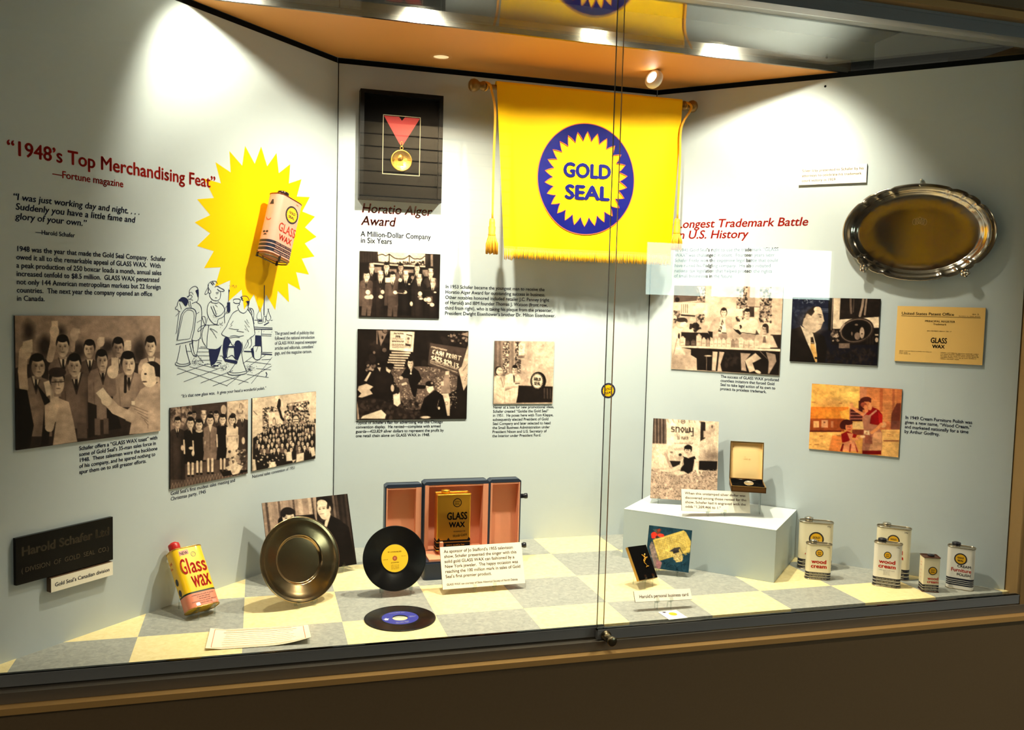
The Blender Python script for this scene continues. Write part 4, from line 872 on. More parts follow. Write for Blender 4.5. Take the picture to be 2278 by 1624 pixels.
def woman(x, y, w, hem, t, foot, collar=None, face=.84, sleeve=.8):
    P.p([(x - w * .16, y), (x + w * .16, y), (x + w * .5, y + w * .2), (x + w * .5, y + w * 1.0), (x + w * .36, y + w * 1.2), (x + w * .55, hem), (x - w * .55, hem + 14), (x - w * .36, y + w * 1.2), (x - w * .5, y + w * 1.0), (x - w * .5, y + w * .2)], t)
    for k in (-1, 1): P.l([(x + k * w * .16, hem), (x + k * w * .15, foot - 30)], w * .16, .82); P.e(x + k * w * .16, foot - 8, w * .12, 16, .06); P.l([(x + k * w * .5, y + w * .9), (x + k * w * .46, y + w * 1.9)], w * .11, sleeve)
    if collar is not None: P.e(x, y + w * .08, w * .28, w * .14, collar)
    P.head(x, y - w * .38, w * .55, w * .82, face, .06, woman=True)
woman(350, 540, 190, 1040, .05, 1235); P.p([(335, 540), (370, 540), (375, 620)], .8); woman(475, 560, 180, 1020, .05, 1205, .86); woman(635, 500, 190, 985, .44, 1195, None, .8, .42); P.l([(632, 560), (630, 850)], 6, .2); P.p([(610, 505), (660, 505), (635, 600)], .84); woman(815, 480, 170, 985, .05, 1160); P.e(960, 420, 68, 80, .8); woman(955, 490, 170, 960, .80, 1000, None, .84); P.e(990, 500, 22, 40, .1); P.l([(890, 655), (1025, 650)], 8, .5); P.e(970, 350, 40, 30, .1, .9, .6)
P.noise((900, 850, 1150, 1060), 60, 14, 40, [.9, .8, .6, .2, .12], 9); P.p([(850, 1110), (990, 1040), (1110, 1090), (1050, 1190), (970, 1220)], .88); P.noise((920, 1060, 1060, 1180), 14, 8, 26, [.6, .96], 4, .5); P.p([(780, 1170), (930, 1150), (960, 1230), (1180, 1170), (1180, 1140), (1070, 1150), (1060, 1200), (820, 1240)], .06); P.e(360, 825, 36, 22, .86); P.e(385, 900, 20, 40, .84)
photo_print(P, WL, rect(WL, cs, .006), 'wall_photograph', 'sepia photograph of a standing group of men and women, lower left wall', 'photograph', m_edge)

# --- convention
cs = corners(.15364, (370, 870), [(1245, 95), (2170, 15), (2160, 975), (1245, 1165)])
P = Pic(cs, R2, 2278, base=.84)
P.e(1700, 120, 500, 100, .9, .6, 0, 60); P.e(1900, 160, 300, 60, .7, .5, -.1, 60)
P.p([(1390, 250), (1620, 225), (1640, 290), (1480, 310), (1490, 560), (1400, 560)], .5); P.p([(1760, 180), (2060, 140), (2070, 540), (1700, 560), (1690, 430)], .5)
P.noise((1400, 240, 1480, 550), 60, 9, 20, [.06, .9, .08, .86], 2, .95); P.noise((1490, 230, 1630, 290), 26, 8, 18, [.06, .9], 3, .95); P.noise((1730, 170, 2060, 560), 240, 9, 22, [.06, .9, .07, .85], 4, .95)
P.l([(1640, 130), (1620, 220), (1650, 300), (1670, 380), (1700, 420)], 34, .08); P.e(1640, 180, 24, 70, .1); P.l([(1260, 280), (1315, 340)], 8, .3); P.e(1565, 430, 22, 50, .3); P.e(1565, 440, 14, 40, .8); P.r(2143, 410, 2166, 470, .1)
P.e(1880, 430, 54, 88, .06); P.e(1880, 430, 42, 70, .86)
for y in (415, 448): P.l([(1852, y), (1908, y)], 16, .2, .8)
g = np.random.default_rng(12)
P.p([(1255, 680), (1400, 590), (1560, 500), (1780, 470), (2150, 490), (2165, 700), (2160, 980), (1250, 1165)], .08)
rows = [(500, 1480, 2130, 20), (560, 1400, 2130, 19), (640, 1300, 2120, 17), (690, 1290, 2120, 15), (770, 1330, 2140, 13), (850, 1380, 2100, 9)]
for ri, (y0, x0, x1, n) in enumerate(rows):
    for k in range(n):
        x = x0 + (x1 - x0) * (k + g.uniform(.1, .9)) / n; y = y0 + g.uniform(-22, 22) + (1700 - x) * (.05 if ri else .1)
        s_ = 18 + ri * 2.6; tt = g.choice([.05, .06, .1, .36, .08]); P.p([(x - s_ * 1.5, y + s_ * 4), (x - s_ * 1.3, y + s_ * 1.3), (x, y + s_ * .9), (x + s_ * 1.3, y + s_ * 1.3), (x + s_ * 1.5, y + s_ * 4)], tt)
        P.p([(x - s_ * .3, y + s_), (x + s_ * .3, y + s_), (x, y + s_ * 2.3)], .86); P.e(x, y - s_ * .15, s_ * .78, s_ * 1.1, .05); P.e(x, y + s_ * .1, s_ * .66, s_ * .95, g.uniform(.7, .88)); P.e(x, y, s_ * .45, s_ * .14, .3, .6)
for pts in ([(1740, 890), (1815, 870), (1830, 1005), (1745, 1015)], [(1895, 915), (1995, 890), (1995, 1005), (1885, 1030)], [(1490, 1030), (1585, 1020), (1585, 1095), (1500, 1115)], [(1252, 985), (1290, 990), (1310, 1140), (1260, 1160)], [(2085, 830), (2140, 810), (2160, 930), (2110, 950)]): P.p(pts, .9)
P.noise((1300, 900, 1700, 1110), 30, 8, 20, [.86, .8, .12], 8, .9); P.p([(1828, 1000), (1885, 990), (1840, 1040)], .85)
photo_print(P, WL, rect(WL, cs, .006), 'wall_photograph', 'sepia photograph of a crowded convention hall, nearest the left corner', 'photograph', m_edge)

# --- men with plaques
cs = corners(.10163, (790, 550), [(110, 78), (1875, 158), (1830, 1562), (78, 1522)])
P = Pic(cs, (790, 550, 990, 715), 1968, base=.08)
P.p([(500, 80), (1540, 140), (1535, 400), (520, 310)], .84)
for a in (.2, .5, .8): P.e(520 + 1000 * a, 200, 120, 90, .92, .5, 0, 30)
for p0, sag, p1 in (((380, 130), (600, 200), (755, 150)), ((755, 150), (980, 300), (1195, 180)), ((1195, 180), (1370, 300), (1535, 195))): P.l(catmull([p0, ((p0[0] + sag[0]) / 2, (p0[1] + sag[1]) / 2 + 10), (sag[0], sag[1] - 45), ((p1[0] + sag[0]) / 2, (p1[1] + sag[1]) / 2 + 10), p1], 5), 20, .12)
P.l([(755, 150), (750, 380)], 22, .1); P.l([(1195, 180), (1190, 400)], 22, .1); P.r(110, 80, 500, 330, .16)
for k in range(6): P.l([(150 + k * 60, 80), (150 + k * 60, 330)], 12, .1)
P.noise((560, 320, 1530, 390), 50, 14, 34, [.1, .3, .2], 2); P.p([(400, 340), (640, 360), (640, 385), (400, 370)], .86); P.p([(740, 370), (1540, 410), (1540, 440), (740, 398)], .82); P.l([(410, 400), (1540, 470)], 36, .05); P.r(430, 430, 580, 560, .5); P.r(750, 480, 910, 560, .48); P.r(1060, 490, 1280, 560, .5); P.r(1660, 160, 1710, 420, .5); P.r(1480, 500, 1600, 640, .5)
def plq(x, y): P.r(x - 75, y - 85, x + 75, y + 100, .33); P.e(x, y, 50, 52, .94); P.e(x, y + 110, 80, 42, .84)
for x, y, w, yb, t, hw, hh, bald in ((365, 540, 310, 1000, .08, 120, 190, 1), (690, 530, 320, 900, .07, 120, 180, 0), (1000, 540, 280, 900, .30, 110, 160, 0), (1360, 560, 330, 900, .06, 105, 190, 0), (1655, 660, 330, 1000, .2, 115, 190, 1)): P.suit(x, y, w, yb, t); P.head(x + 5, y - 95, hw, hh, .68 if x == 1000 else .86, .07, 0, bool(bald))
for x, y, w, yb, t, hw, hh, bald, lk in ((245, 710, 310, 1290, .30, 145, 200, 0, .3), (555, 700, 340, 1510, .10, 130, 200, 1, .3), (820, 730, 330, 1280, .26, 120, 190, 0, .3), (1110, 700, 340, 1500, .04, 120, 190, 1, 0), (1400, 770, 340, 1520, .09, 125, 190, 1, 0), (1700, 860, 330, 1540, .07, 125, 190, 1, -.2)): P.suit(x, y, w, yb, t, .92, .12, -20 if x < 900 else 0); P.head(x + 8, y - 85, hw, hh, .88, .08, lk, bool(bald))
P.p([(150, 1260), (360, 1270), (330, 1500), (260, 1500), (255, 1320), (225, 1500), (130, 1490)], .33); P.p([(715, 1270), (930, 1270), (910, 1520), (830, 1520), (820, 1330), (790, 1515), (700, 1510)], .27)
plq(280, 985); P.e(350, 1085, 45, 50, .84); P.e(600, 980, 40, 45, .74); P.r(540, 890, 560, 1060, .3); P.e(560, 1085, 50, 40, .84); P.e(1420, 1020, 45, 50, .92); P.r(1370, 1080, 1460, 1098, .9); P.e(1440, 1130, 45, 20, .86); P.r(1560, 1080, 1690, 1220, .34); P.e(1615, 1150, 48, 50, .92); P.r(1580, 1225, 1670, 1240, .9); P.e(1680, 1260, 48, 40, .86); P.e(1540, 1150, 40, 40, .84)
P.e(880, 990, 48, 38, .86); P.e(1095, 985, 42, 35, .86); P.e(1000, 970, 90, 38, .14); P.l([(930, 1000), (1080, 1020)], 10, .7); P.e(1228, 1240, 30, 50, .84); P.r(660, 665, 780, 770, .92); P.e(990, 720, 40, 40, .86); P.e(1258, 665, 34, 38, .5); P.e(1750, 990, 28, 16, .84); P.l([(1320, 590), (1230, 780)], 6, .7); P.e(1185, 810, 22, 14, .86)
P.l([(110, 910), (1850, 950)], 5, .2, .7)
photo_print(P, WB, rect(WB, cs, .006), 'wall_photograph', 'sepia photograph of two rows of men holding round plaques, back wall', 'photograph', m_edge)

# --- convention display of silver dollars
cs = corners(.13238, (790, 725), [(52, 45), (1910, 92), (1868, 1580), (18, 1565)])
P = Pic(cs, (790, 725, 1050, 940), 1964, base=.07)
P.noise((60, 80, 1900, 700), 60, 30, 90, [.05, .12, .16], 1, .5); P.p([(380, 70), (560, 75), (430, 330)], .45); P.e(505, 80, 48, 46, .12); P.e(505, 80, 36, 34, .4); P.e(460, 190, 18, 30, .12); P.r(360, 70, 378, 300, .4)
P.p([(610, 720), (1050, 680), (1420, 700), (1720, 860), (1700, 1080), (1450, 1200), (1300, 1250), (1150, 1400), (900, 1420), (760, 1250), (690, 1000), (590, 830)], .34); P.noise((620, 700, 1700, 1400), 900, 5, 13, [.2, .5, .75, .14, .4, .86], 3, .75)
P.p([(40, 1240), (300, 1200), (640, 1280), (780, 1300), (850, 1430), (1100, 1440), (1100, 1560), (30, 1560)], .12); P.noise((50, 1230, 1100, 1550), 160, 12, 44, [.06, .18, .26], 4, .6)
P.p([(592, 82), (998, 100), (968, 438), (578, 398)], .92)
def scrawl(x0, y0, x1, y1, w, t, n, seed):
    g_ = np.random.default_rng(seed)
    for k in range(n):
        a = (k + .1) / n; x = x0 + (x1 - x0) * a; y = y0 + (y1 - y0) * a; h_ = w * 2.4; dx = (x1 - x0) / n * .7
        P.l([(x, y + h_ * .5), (x + dx * .4, y - h_ * .5), (x + dx, y + h_ * g_.uniform(-.5, .5))], w, t, .9)
scrawl(650, 125, 815, 130, 9, .15, 7, 1); scrawl(680, 178, 760, 180, 13, .08, 3, 2); scrawl(630, 215, 810, 222, 8, .45, 8, 3); scrawl(620, 255, 820, 262, 9, .25, 10, 4)
for k in range(3): scrawl(615, 305 + k * 26, 820 + k * 60, 312 + k * 28, 5, .3, 16, 5 + k)
P.p([(862, 170), (950, 175), (935, 345), (840, 320)], .86); P.l([(865, 145), (950, 165)], 16, .12); P.e(893, 212, 22, 24, .35); P.r(865, 245, 905, 290, .55); P.p([(843, 290), (930, 310), (925, 350), (838, 325)], .2); P.l([(862, 170), (840, 320)], 4, .3); P.l([(950, 175), (935, 345)], 4, .3)
for k in range(7):
    w = 330 - abs(k - 1) * 12; x = 590 - k * 12 + (20 if k == 0 else 0); y = 440 + k * 42
    if k > 2: w = 290
    P.p([(x, y - 12), (x + w, y + 2), (x + w, y + 26), (x, y + 14)], .84); P.l([(x, y + 20), (x + w, y + 32)], 8, .15)
    for q in range(12): P.l([(x + w * q / 12, y - 8), (x + w * q / 12, y + 14)], 3, .4, .6)
P.p([(1258, 290), (1870, 385), (1740, 850), (1215, 660)], .25); scrawl(1275, 355, 1545, 420, 8, .8, 13, 20)
for x, (a, b, s_) in enumerate([(1300, 452, 'C'), (1350, 464, 'A'), (1402, 477, 'S'), (1446, 488, 'H'), (1530, 505, 'P'), (1575, 520, 'R'), (1622, 528, 'O'), (1665, 540, 'F'), (1695, 548, 'I'), (1735, 555, 'T')]):
    L7 = {'C': [(40, 0), (12, 4), (0, 40), (24, 48)], 'A': [(0, 52), (30, 0), (44, 52), (36, 30), (10, 28)], 'S': [(44, 0), (14, 8), (34, 30), (4, 50)], 'H': [(10, 0), (0, 50), (4, 26), (34, 28), (42, 4), (30, 54)], 'P': [(0, 54), (12, 0), (40, 10), (8, 30)], 'R': [(0, 54), (12, 0), (38, 10), (8, 28), (30, 56)], 'O': [(24, 0), (4, 24), (16, 50), (38, 28), (24, 0)], 'F': [(0, 54), (12, 0), (38, 6), (12, 0), (6, 26), (28, 30)], 'I': [(12, 0), (0, 52)], 'T': [(0, 0), (46, 8), (22, 4), (8, 56)]}[s_]
    P.l([(a + u * .95, b - 42 + v * 1.25) for u, v in L7], 13, .93)
DG = {'$': [(26, 10), (0, 22), (26, 40), (0, 55)], '4': [(24, 60), (24, 0), (0, 36), (34, 40)], '2': [(2, 10), (22, 0), (30, 18), (2, 58), (32, 60)], '3': [(2, 4), (26, 4), (12, 26), (30, 42), (4, 58)], '8': [(18, 28), (4, 12), (18, 0), (30, 12), (18, 28), (2, 46), (16, 60), (32, 46), (18, 28)], '9': [(30, 22), (10, 30), (4, 12), (18, 0), (30, 14), (24, 60)], '.': [(8, 58), (10, 60)], '1': [(14, 0), (10, 60)]}
for i, ch in enumerate('$423.829.13'):
    a = 1282 + i * 45 - (16 if i > 4 else 0) - (16 if i > 8 else 0); b = 492 + i * 14.5; P.l([(a + u * 1.15, b + v * 1.35 + u * .3) for u, v in DG[ch]], 16, .95)
scrawl(1255, 590, 1725, 745, 7, .75, 24, 21); scrawl(1255, 622, 1720, 800, 7, .72, 24, 22)
P.p([(1900, 330), (1905, 960), (1820, 1100), (1735, 740), (1790, 690)], .74); scrawl(1810, 760, 1900, 640, 6, .3, 6, 23); scrawl(1840, 930, 1890, 800, 6, .3, 4, 24); P.noise((1570, 130, 1900, 320), 40, 10, 30, [.4, .2, .6, .1], 25, .7); P.p([(1780, 150), (1900, 110), (1905, 190)], .55)
P.p([(1500, 830), (1570, 820), (1600, 1140), (1420, 1130), (1440, 1040)], .5); P.p([(1440, 1145), (1560, 1145), (1590, 1250), (1580, 1520), (1540, 1520), (1500, 1280)], .8); P.e(1530, 1310, 26, 28, .4); P.e(1530, 1310, 18, 20, .8); P.p([(1515, 770), (1580, 760), (1575, 830), (1510, 830)], .8); P.r(1435, 940, 1485, 1010, .8)
for k in range(10): P.r(1380 + (k % 2) * 30, 870 + k * 28, 1405 + (k % 2) * 30, 888 + k * 28, .75)
P.p([(880, 660), (960, 680), (1060, 760), (1115, 890), (1040, 990), (1180, 1000), (1170, 1060), (1040, 1060), (1010, 1200), (970, 1190), (910, 1000), (880, 880), (800, 870), (720, 900), (770, 820)], .05); P.p([(910, 680), (960, 690), (930, 800)], .9); P.head(925, 630, 100, 150, .86, .06, -.2); P.e(930, 800, 14, 14, .95); P.e(765, 870, 34, 30, .74); P.p([(770, 970), (850, 940), (870, 980), (780, 1000)], .84)
P.p([(400, 680), (560, 720), (640, 850), (660, 1080), (620, 1220), (320, 1200), (340, 1000), (270, 850)], .07); P.e(470, 900, 140, 220, .1, .6); P.p([(515, 700), (600, 740), (570, 790), (520, 750)], .84); P.e(580, 660, 70, 45, .05); P.e(600, 705, 45, 18, .12); P.e(405, 650, 60, 34, .07); P.p([(370, 690), (430, 690), (410, 760)], .72); P.e(390, 632, 14, 12, .7); P.noise((180, 650, 330, 760), 12, 18, 34, [.6, .5, .35], 26, .9); P.p([(245, 760), (270, 770), (190, 920), (150, 910)], .8); P.p([(60, 1000), (190, 960), (300, 1010), (240, 1060), (290, 1130), (110, 1190), (50, 1180), (100, 1120), (40, 1060)], .74); P.e(620, 1040, 28, 60, .74); P.p([(630, 1150), (740, 1110), (755, 1300), (700, 1350), (640, 1310)], .90); P.e(710, 1080, 30, 60, .08)
P.p([(1080, 1420), (1150, 1220), (1240, 1150), (1340, 1080), (1470, 1180), (1540, 1540), (1250, 1540)], .04); P.p([(1185, 1000), (1300, 1020), (1320, 1070), (1240, 1140), (1200, 1090)], .95); P.e(1250, 975, 75, 48, .05); P.e(1285, 965, 20, 20, .5); P.l([(1180, 1000), (1330, 1010)], 14, .08); P.e(1215, 1040, 14, 8, .5); P.e(1400, 1390, 18, 24, .86); P.l([(1400, 1250), (1370, 1380)], 5, .5)
P.p([(90, 1540), (120, 1500), (430, 1400), (510, 1480), (490, 1550)], .94); P.e(1170, 1540, 80, 20, .85); P.e(320, 440, 20, 24, .4); P.e(490, 400, 36, 36, .3); P.p([(30, 1250), (65, 1550), (30, 1560)], .6)
photo_print(P, WB, rect(WB, cs, .006), 'wall_photograph', 'dark photograph with a large cash sign and men around heaped coins', 'photograph', m_edge)

# --- two men in pale suits (the costumed figure of the original is left out)
cs = corners(.09542, (1090, 750), [(115, 90), (1510, 105), (1450, 1558), (78, 1550)])
P = Pic(cs, (1090, 750, 1240, 905), 1572, base=.62)
P.p([(100, 80), (560, 80), (560, 900), (80, 900)], .38); P.stripes(120, 560, 80, 900, 9, .32, .46)
P.p([(810, 100), (1520, 100), (1500, 1170), (900, 1170), (830, 520)], .72); P.e(1300, 500, 300, 420, .86, .8, 0, 160); P.e(900, 300, 120, 260, .58, .6, 0, 80)
for x0, x1, y1 in ((300, 450, 860), (580, 720, 860)): P.r(x0, 90, x1, y1, .5); P.noise((x0 + 10, 100, x1 - 10, y1 - 20), 150, 10, 26, [.08, .88, .9, .14, .3], int(x0), .9)
P.p([(670, 160), (810, 150), (800, 520), (660, 520)], .88); P.e(730, 240, 26, 40, .45); P.e(730, 240, 18, 30, .86); P.r(660, 430, 805, 500, .45); P.r(700, 330, 760, 336, .5)
P.p([(650, 1130), (1460, 1160), (1440, 1530), (600, 1530)], .08); P.stripes(1250, 1430, 1200, 1440, 5, .3, .14)
P.e(1120, 1030, 185, 215, .05); P.e(1098, 1030, 158, 205, .08); P.p([(1098 + (138 if k % 2 == 0 else 112) * cos(pi * k / 26), 1030 + (184 if k % 2 == 0 else 150) * sin(pi * k / 26)) for k in range(52)], .92)
G5 = {'G': [(34, 14), (18, 0), (2, 24), (6, 52), (30, 54), (32, 32), (20, 32)], 'O': [(18, 0), (2, 28), (18, 56), (34, 28), (18, 0)], 'L': [(4, 0), (4, 56), (30, 56)], 'D': [(4, 0), (4, 56), (30, 44), (30, 10), (4, 0)], 'S': [(32, 6), (8, 4), (6, 24), (30, 34), (26, 54), (2, 52)], 'E': [(30, 0), (4, 0), (4, 28), (26, 28), (4, 28), (4, 56), (32, 56)], 'A': [(0, 56), (18, 0), (34, 56), (28, 38), (8, 38)]}
for wd, y in (('GOLD', 950), ('SEAL', 1050)):
    for i, ch in enumerate(wd): P.l([(1022 + i * 40 + u * .95, y + i * 3 + v * 1.15) for u, v in G5[ch]], 15, .1)
P.p([(100, 930), (190, 880), (280, 930), (340, 1150), (325, 1530), (85, 1530)], .84); P.p([(235, 940), (260, 930), (320, 1170), (310, 1180)], .5); P.l([(140, 1320), (230, 1390)], 10, .6); P.e(205, 790, 90, 110, .08); P.e(225, 800, 75, 95, .84); P.e(280, 790, 22, 30, .82); P.e(165, 820, 20, 36, .8); P.l([(190, 770), (290, 790)], 8, .2); P.e(245, 860, 30, 20, .5, .6); P.r(190, 860, 240, 900, .7)
P.p([(350, 900), (470, 850), (610, 860), (700, 920), (720, 1020), (660, 1100), (640, 1340), (600, 1530), (460, 1530), (350, 1520), (340, 1000)], .88); P.p([(530, 880), (570, 880), (575, 1060), (550, 1060)], .1); P.l([(360, 1180), (620, 1160)], 40, .62, .8); P.p([(350, 1190), (520, 1190), (350, 1260)], .5); P.l([(460, 1250), (460, 1520)], 8, .6); P.l([(600, 1060), (720, 1040)], 60, .7); P.l([(590, 1090), (680, 1080)], 26, .3); P.head(575, 775, 130, 200, .80, .08, -.2)
photo_print(P, WB, rect(WB, cs, .006), 'wall_photograph', 'sepia photograph of two men in pale suits beside a round emblem', 'photograph', m_edge)

# --- men behind a table of bottles
cs = corners(.12929, (1490, 630), [(62, 45), (1945, 55), (1890, 1580), (32, 1485)])
P = Pic(cs, (1490, 630, 1750, 840), 2011, base=.76)
P.r(60, 40, 600, 340, .32); P.r(60, 340, 640, 590, .84); P.p([(180, 540), (440, 560), (430, 585), (190, 570)], .15); P.stripes(190, 310, 370, 520, 7, .3, .8); P.p([(70, 345), (520, 300), (520, 330), (100, 345)], .8); P.e(120, 290, 40, 40, .1)
for x0, y0, x1, y1, n in ((60, 480, 170, 700, 40), (460, 60, 600, 330, 50), (450, 540, 595, 680, 30), (1140, 60, 1330, 660, 150), (1540, 60, 1745, 670, 150)): P.r(x0, y0, x1, y1, .55); P.noise((x0 + 6, y0 + 6, x1 - 6, y1 - 6), n, 12, 28, [.12, .86, .16, .7, .3], n, .9)
P.r(1335, 60, 1460, 400, .66)
for k in range(20): P.l([(1335, 70 + k * 17), (1460, 70 + k * 17)], 5, .5)
P.r(1360, 400, 1450, 580, .2); P.r(980, 440, 1250, 570, .88); P.r(1250, 400, 1560, 412, .3); P.p([(200, 850), (700, 860), (700, 1090), (190, 1080)], .1); P.p([(1740, 880), (1920, 880), (1910, 1130), (1500, 1130)], .12)
P.e(440, 740, 70, 50, .12); P.noise((350, 700, 530, 800), 14, 20, 40, [.08, .16], 31, .9); P.p([(400, 800), (480, 800), (460, 850), (420, 850)], .14)
P.p([(700, 720), (760, 600), (880, 570), (970, 580), (1060, 640), (1100, 960), (760, 980), (650, 850)], .66); P.p([(870, 590), (950, 585), (970, 860), (850, 860)], .92); P.p([(905, 620), (925, 680), (880, 850), (830, 830), (880, 700)], .2); P.noise((850, 680, 910, 830), 16, 8, 14, [.9], 32, .9); P.p([(655, 830), (740, 840), (740, 950), (700, 930)], .08); P.l([(900, 855), (970, 860)], 16, .15); P.e(925, 500, 60, 80, .1); P.head(925, 510, 95, 140, .9, .14); P.r(840, 870, 990, 980, .52); P.e(740, 780, 30, 50, .72)
P.p([(1180, 680), (1280, 610), (1400, 590), (1500, 640), (1560, 800), (1540, 900), (1230, 870), (1130, 820)], .92); P.l([(1240, 850), (1490, 880)], 14, .2); P.p([(1225, 865), (1480, 890), (1460, 990), (1210, 960)], .58); P.head(1330, 530, 100, 160, .84, .08, -.2); P.p([(1090, 780), (1180, 800), (1240, 860), (1210, 890), (1130, 830)], .1); P.e(1215, 750, 26, 34, .12); P.e(1150, 760, 60, 40, .86); P.p([(1490, 800), (1540, 880), (1470, 890)], .25)
P.p([(1520, 940), (1640, 870), (1770, 900), (1860, 1100), (1500, 1110)], .72); P.p([(1590, 890), (1680, 890), (1640, 1010)], .92); P.p([(1615, 910), (1650, 910), (1660, 1020), (1600, 1020)], .4); P.head(1640, 790, 105, 155, .74, .12, -.4); P.p([(1650, 720), (1700, 740), (1700, 850), (1670, 860)], .2)
P.p([(50, 790), (160, 720), (230, 790), (170, 880), (170, 980), (60, 980)], .94); P.e(220, 660, 85, 60, .24); P.e(180, 710, 80, 80, .7); P.e(240, 720, 60, 50, .92); P.e(200, 640, 90, 40, .2); P.e(160, 920, 20, 50, .2); P.p([(40, 980), (160, 960), (210, 1200), (60, 1230)], .9); P.l([(130, 960), (50, 1350)], 18, .6); P.p([(60, 1240), (300, 1240), (470, 1300), (480, 1490), (40, 1480)], .66); P.l([(200, 1140), (260, 1230)], 30, .9); P.p([(260, 1150), (365, 1150), (365, 1250), (280, 1240)], .68)
P.p([(195, 1090), (1905, 1130), (1905, 1165), (195, 1110)], .90); P.p([(210, 1115), (1905, 1168), (1890, 1580), (480, 1500), (470, 1300), (370, 1240), (370, 1150)], .07)
for x, w, h, t in ((225, 95, 130, .8), (310, 70, 70, .25), (410, 80, 80, .3), (505, 90, 180, .72), (590, 80, 120, .76), (660, 60, 110, .55), (722, 60, 90, .88), (790, 55, 120, .9), (855, 62, 125, .86), (930, 66, 120, .9), (1012, 76, 140, .84), (1090, 56, 110, .5), (1155, 70, 120, .6), (1230, 84, 150, .92), (1318, 80, 110, .8), (1405, 80, 110, .9), (1500, 80, 120, .86), (1640, 180, 60, .84)):
    yb = 1080 + (x - 195) * .026; P.r(x - w / 2, yb - h, x + w / 2, yb, t); P.e(x, yb - h, w * .3, 30, t)
    if 200 < x < 1560: P.l([(x - w / 2, yb - h), (x - w / 2, yb)], 5, .3, .6); P.r(x - w * .3, yb - h * .45, x + w * .3, yb - h * .38, .5); P.e(x, yb - h - 18, w * .16, 14, t - .1)
for pts, t in (([(745, 1180), (830, 1185), (800, 1510), (735, 1505)], .72), ([(860, 1180), (945, 1190), (880, 1400), (910, 1520), (830, 1515)], .66), ([(1225, 1200), (1400, 1210), (1300, 1340), (1330, 1510), (1240, 1500)], .6), ([(1300, 1330), (1480, 1200), (1580, 1290), (1430, 1370), (1480, 1500), (1380, 1530)], .74), ([(1660, 1180), (1820, 1220), (1840, 1340), (1720, 1550), (1700, 1550), (1710, 1350)], .55)): P.p(pts, t)
P.e(670, 1255, 60, 12, .75); P.l([(640, 1250), (645, 1500)], 8, .5); P.e(1525, 1520, 55, 26, .84, 1, .4); P.noise((930, 1200, 1210, 1420), 20, 20, 50, [.14, .2], 33, .6); P.l([(1560, 1170), (1680, 1290)], 10, .4)
photo_print(P, WR, rect(WR, cs, .006), 'wall_photograph', 'photograph of men at a table crowded with bottles, right wall', 'photograph', m_edge)

# --- man looking at a tray
cs = corners(.10466, (1750, 650), [(118, 115), (1990, 135), (1925, 1560), (68, 1470)])
P = Pic(cs, (1750, 650, 1970, 820), 2102, base=(20, 18, 26))
P.r(100, 100, 880, 800, (24, 26, 44)); P.noise((110, 260, 600, 780), 120, 14, 40, [(38, 42, 60), (20, 22, 34), (50, 54, 70)], 1, .6); P.noise((120, 140, 800, 240), 30, 8, 26, [(180, 190, 200), (120, 130, 150), (40, 44, 60)], 2, .7, .3)
for k in range(5): P.l([(740, 355 + k * 17), (880, 358 + k * 17)], 6, (110, 116, 130), .7)
P.r(880, 100, 960, 830, .03); P.p([(985, 120), (1140, 120), (1120, 580), (1960, 515), (1960, 750), (975, 780)], .86); P.l([(970, 130), (945, 800)], 10, .6); P.p([(1140, 130), (1990, 140), (1970, 515), (1120, 580)], .09); P.noise((1160, 150, 1960, 520), 40, 20, 70, [.06, .14, .1], 3, .6)
for pts, w, t in (([(1350, 140), (1355, 300), (1365, 440)], 44, .38), ([(1420, 140), (1410, 420)], 20, .3), ([(1620, 140), (1600, 300), (1550, 500)], 50, .55), ([(1690, 140), (1670, 320), (1655, 470)], 36, .5)): P.l(pts, w, t)
P.r(950, 780, 1960, 1120, .05); P.e(1490, 810, 370, 265, .16, 1, -.25); P.e(1480, 810, 340, 238, .5, .8, -.25); P.e(1482, 812, 326, 226, .12, 1, -.25); P.e(1480, 812, 300, 205, .04, 1, -.25); P.e(1480, 805, 312, 216, .4, .0); P.l([(1130, 830), (1220, 680)], 30, .6, .8); P.e(1600, 860, 50, 120, .6); P.e(1500, 930, 60, 80, .42); P.e(1385, 880, 18, 40, .4); P.e(1480, 690, 34, 20, .45); P.e(1600, 880, 20, 14, .2)
P.stripes(1680, 1860, 940, 1100, 6, .12, .2); P.r(1110, 1085, 1340, 1190, .42); P.noise((1130, 1100, 1320, 1175), 20, 8, 20, [.5, .34], 4, .6, .3); P.noise((930, 800, 1100, 1050), 26, 16, 40, [.7, .3, .5, .1], 5, .8); P.r(1880, 890, 1950, 915, .8); P.e(1915, 1010, 34, 50, .7); P.noise((820, 1220, 1920, 1540), 120, 20, 70, [.06, .14, .2, .1], 6, .6, .4)
P.p([(100, 800), (290, 740), (420, 800), (640, 860), (800, 940), (860, 1200), (820, 1500), (70, 1470)], .05); P.e(300, 1000, 160, 200, .1, .5, 0, 80)
P.p([(290, 715), (560, 880), (620, 1100), (650, 1480), (620, 1490), (560, 1330), (440, 1080)], .93); P.p([(510, 960), (560, 960), (595, 1110), (620, 1200), (650, 1330), (640, 1490), (615, 1480), (560, 1330), (505, 1190)], (214, 160, 90)); P.p([(510, 960), (560, 955), (595, 1100), (515, 1100)], .14); P.l([(510, 1075), (585, 1085)], 10, .8); P.r(600, 1380, 655, 1420, .06)
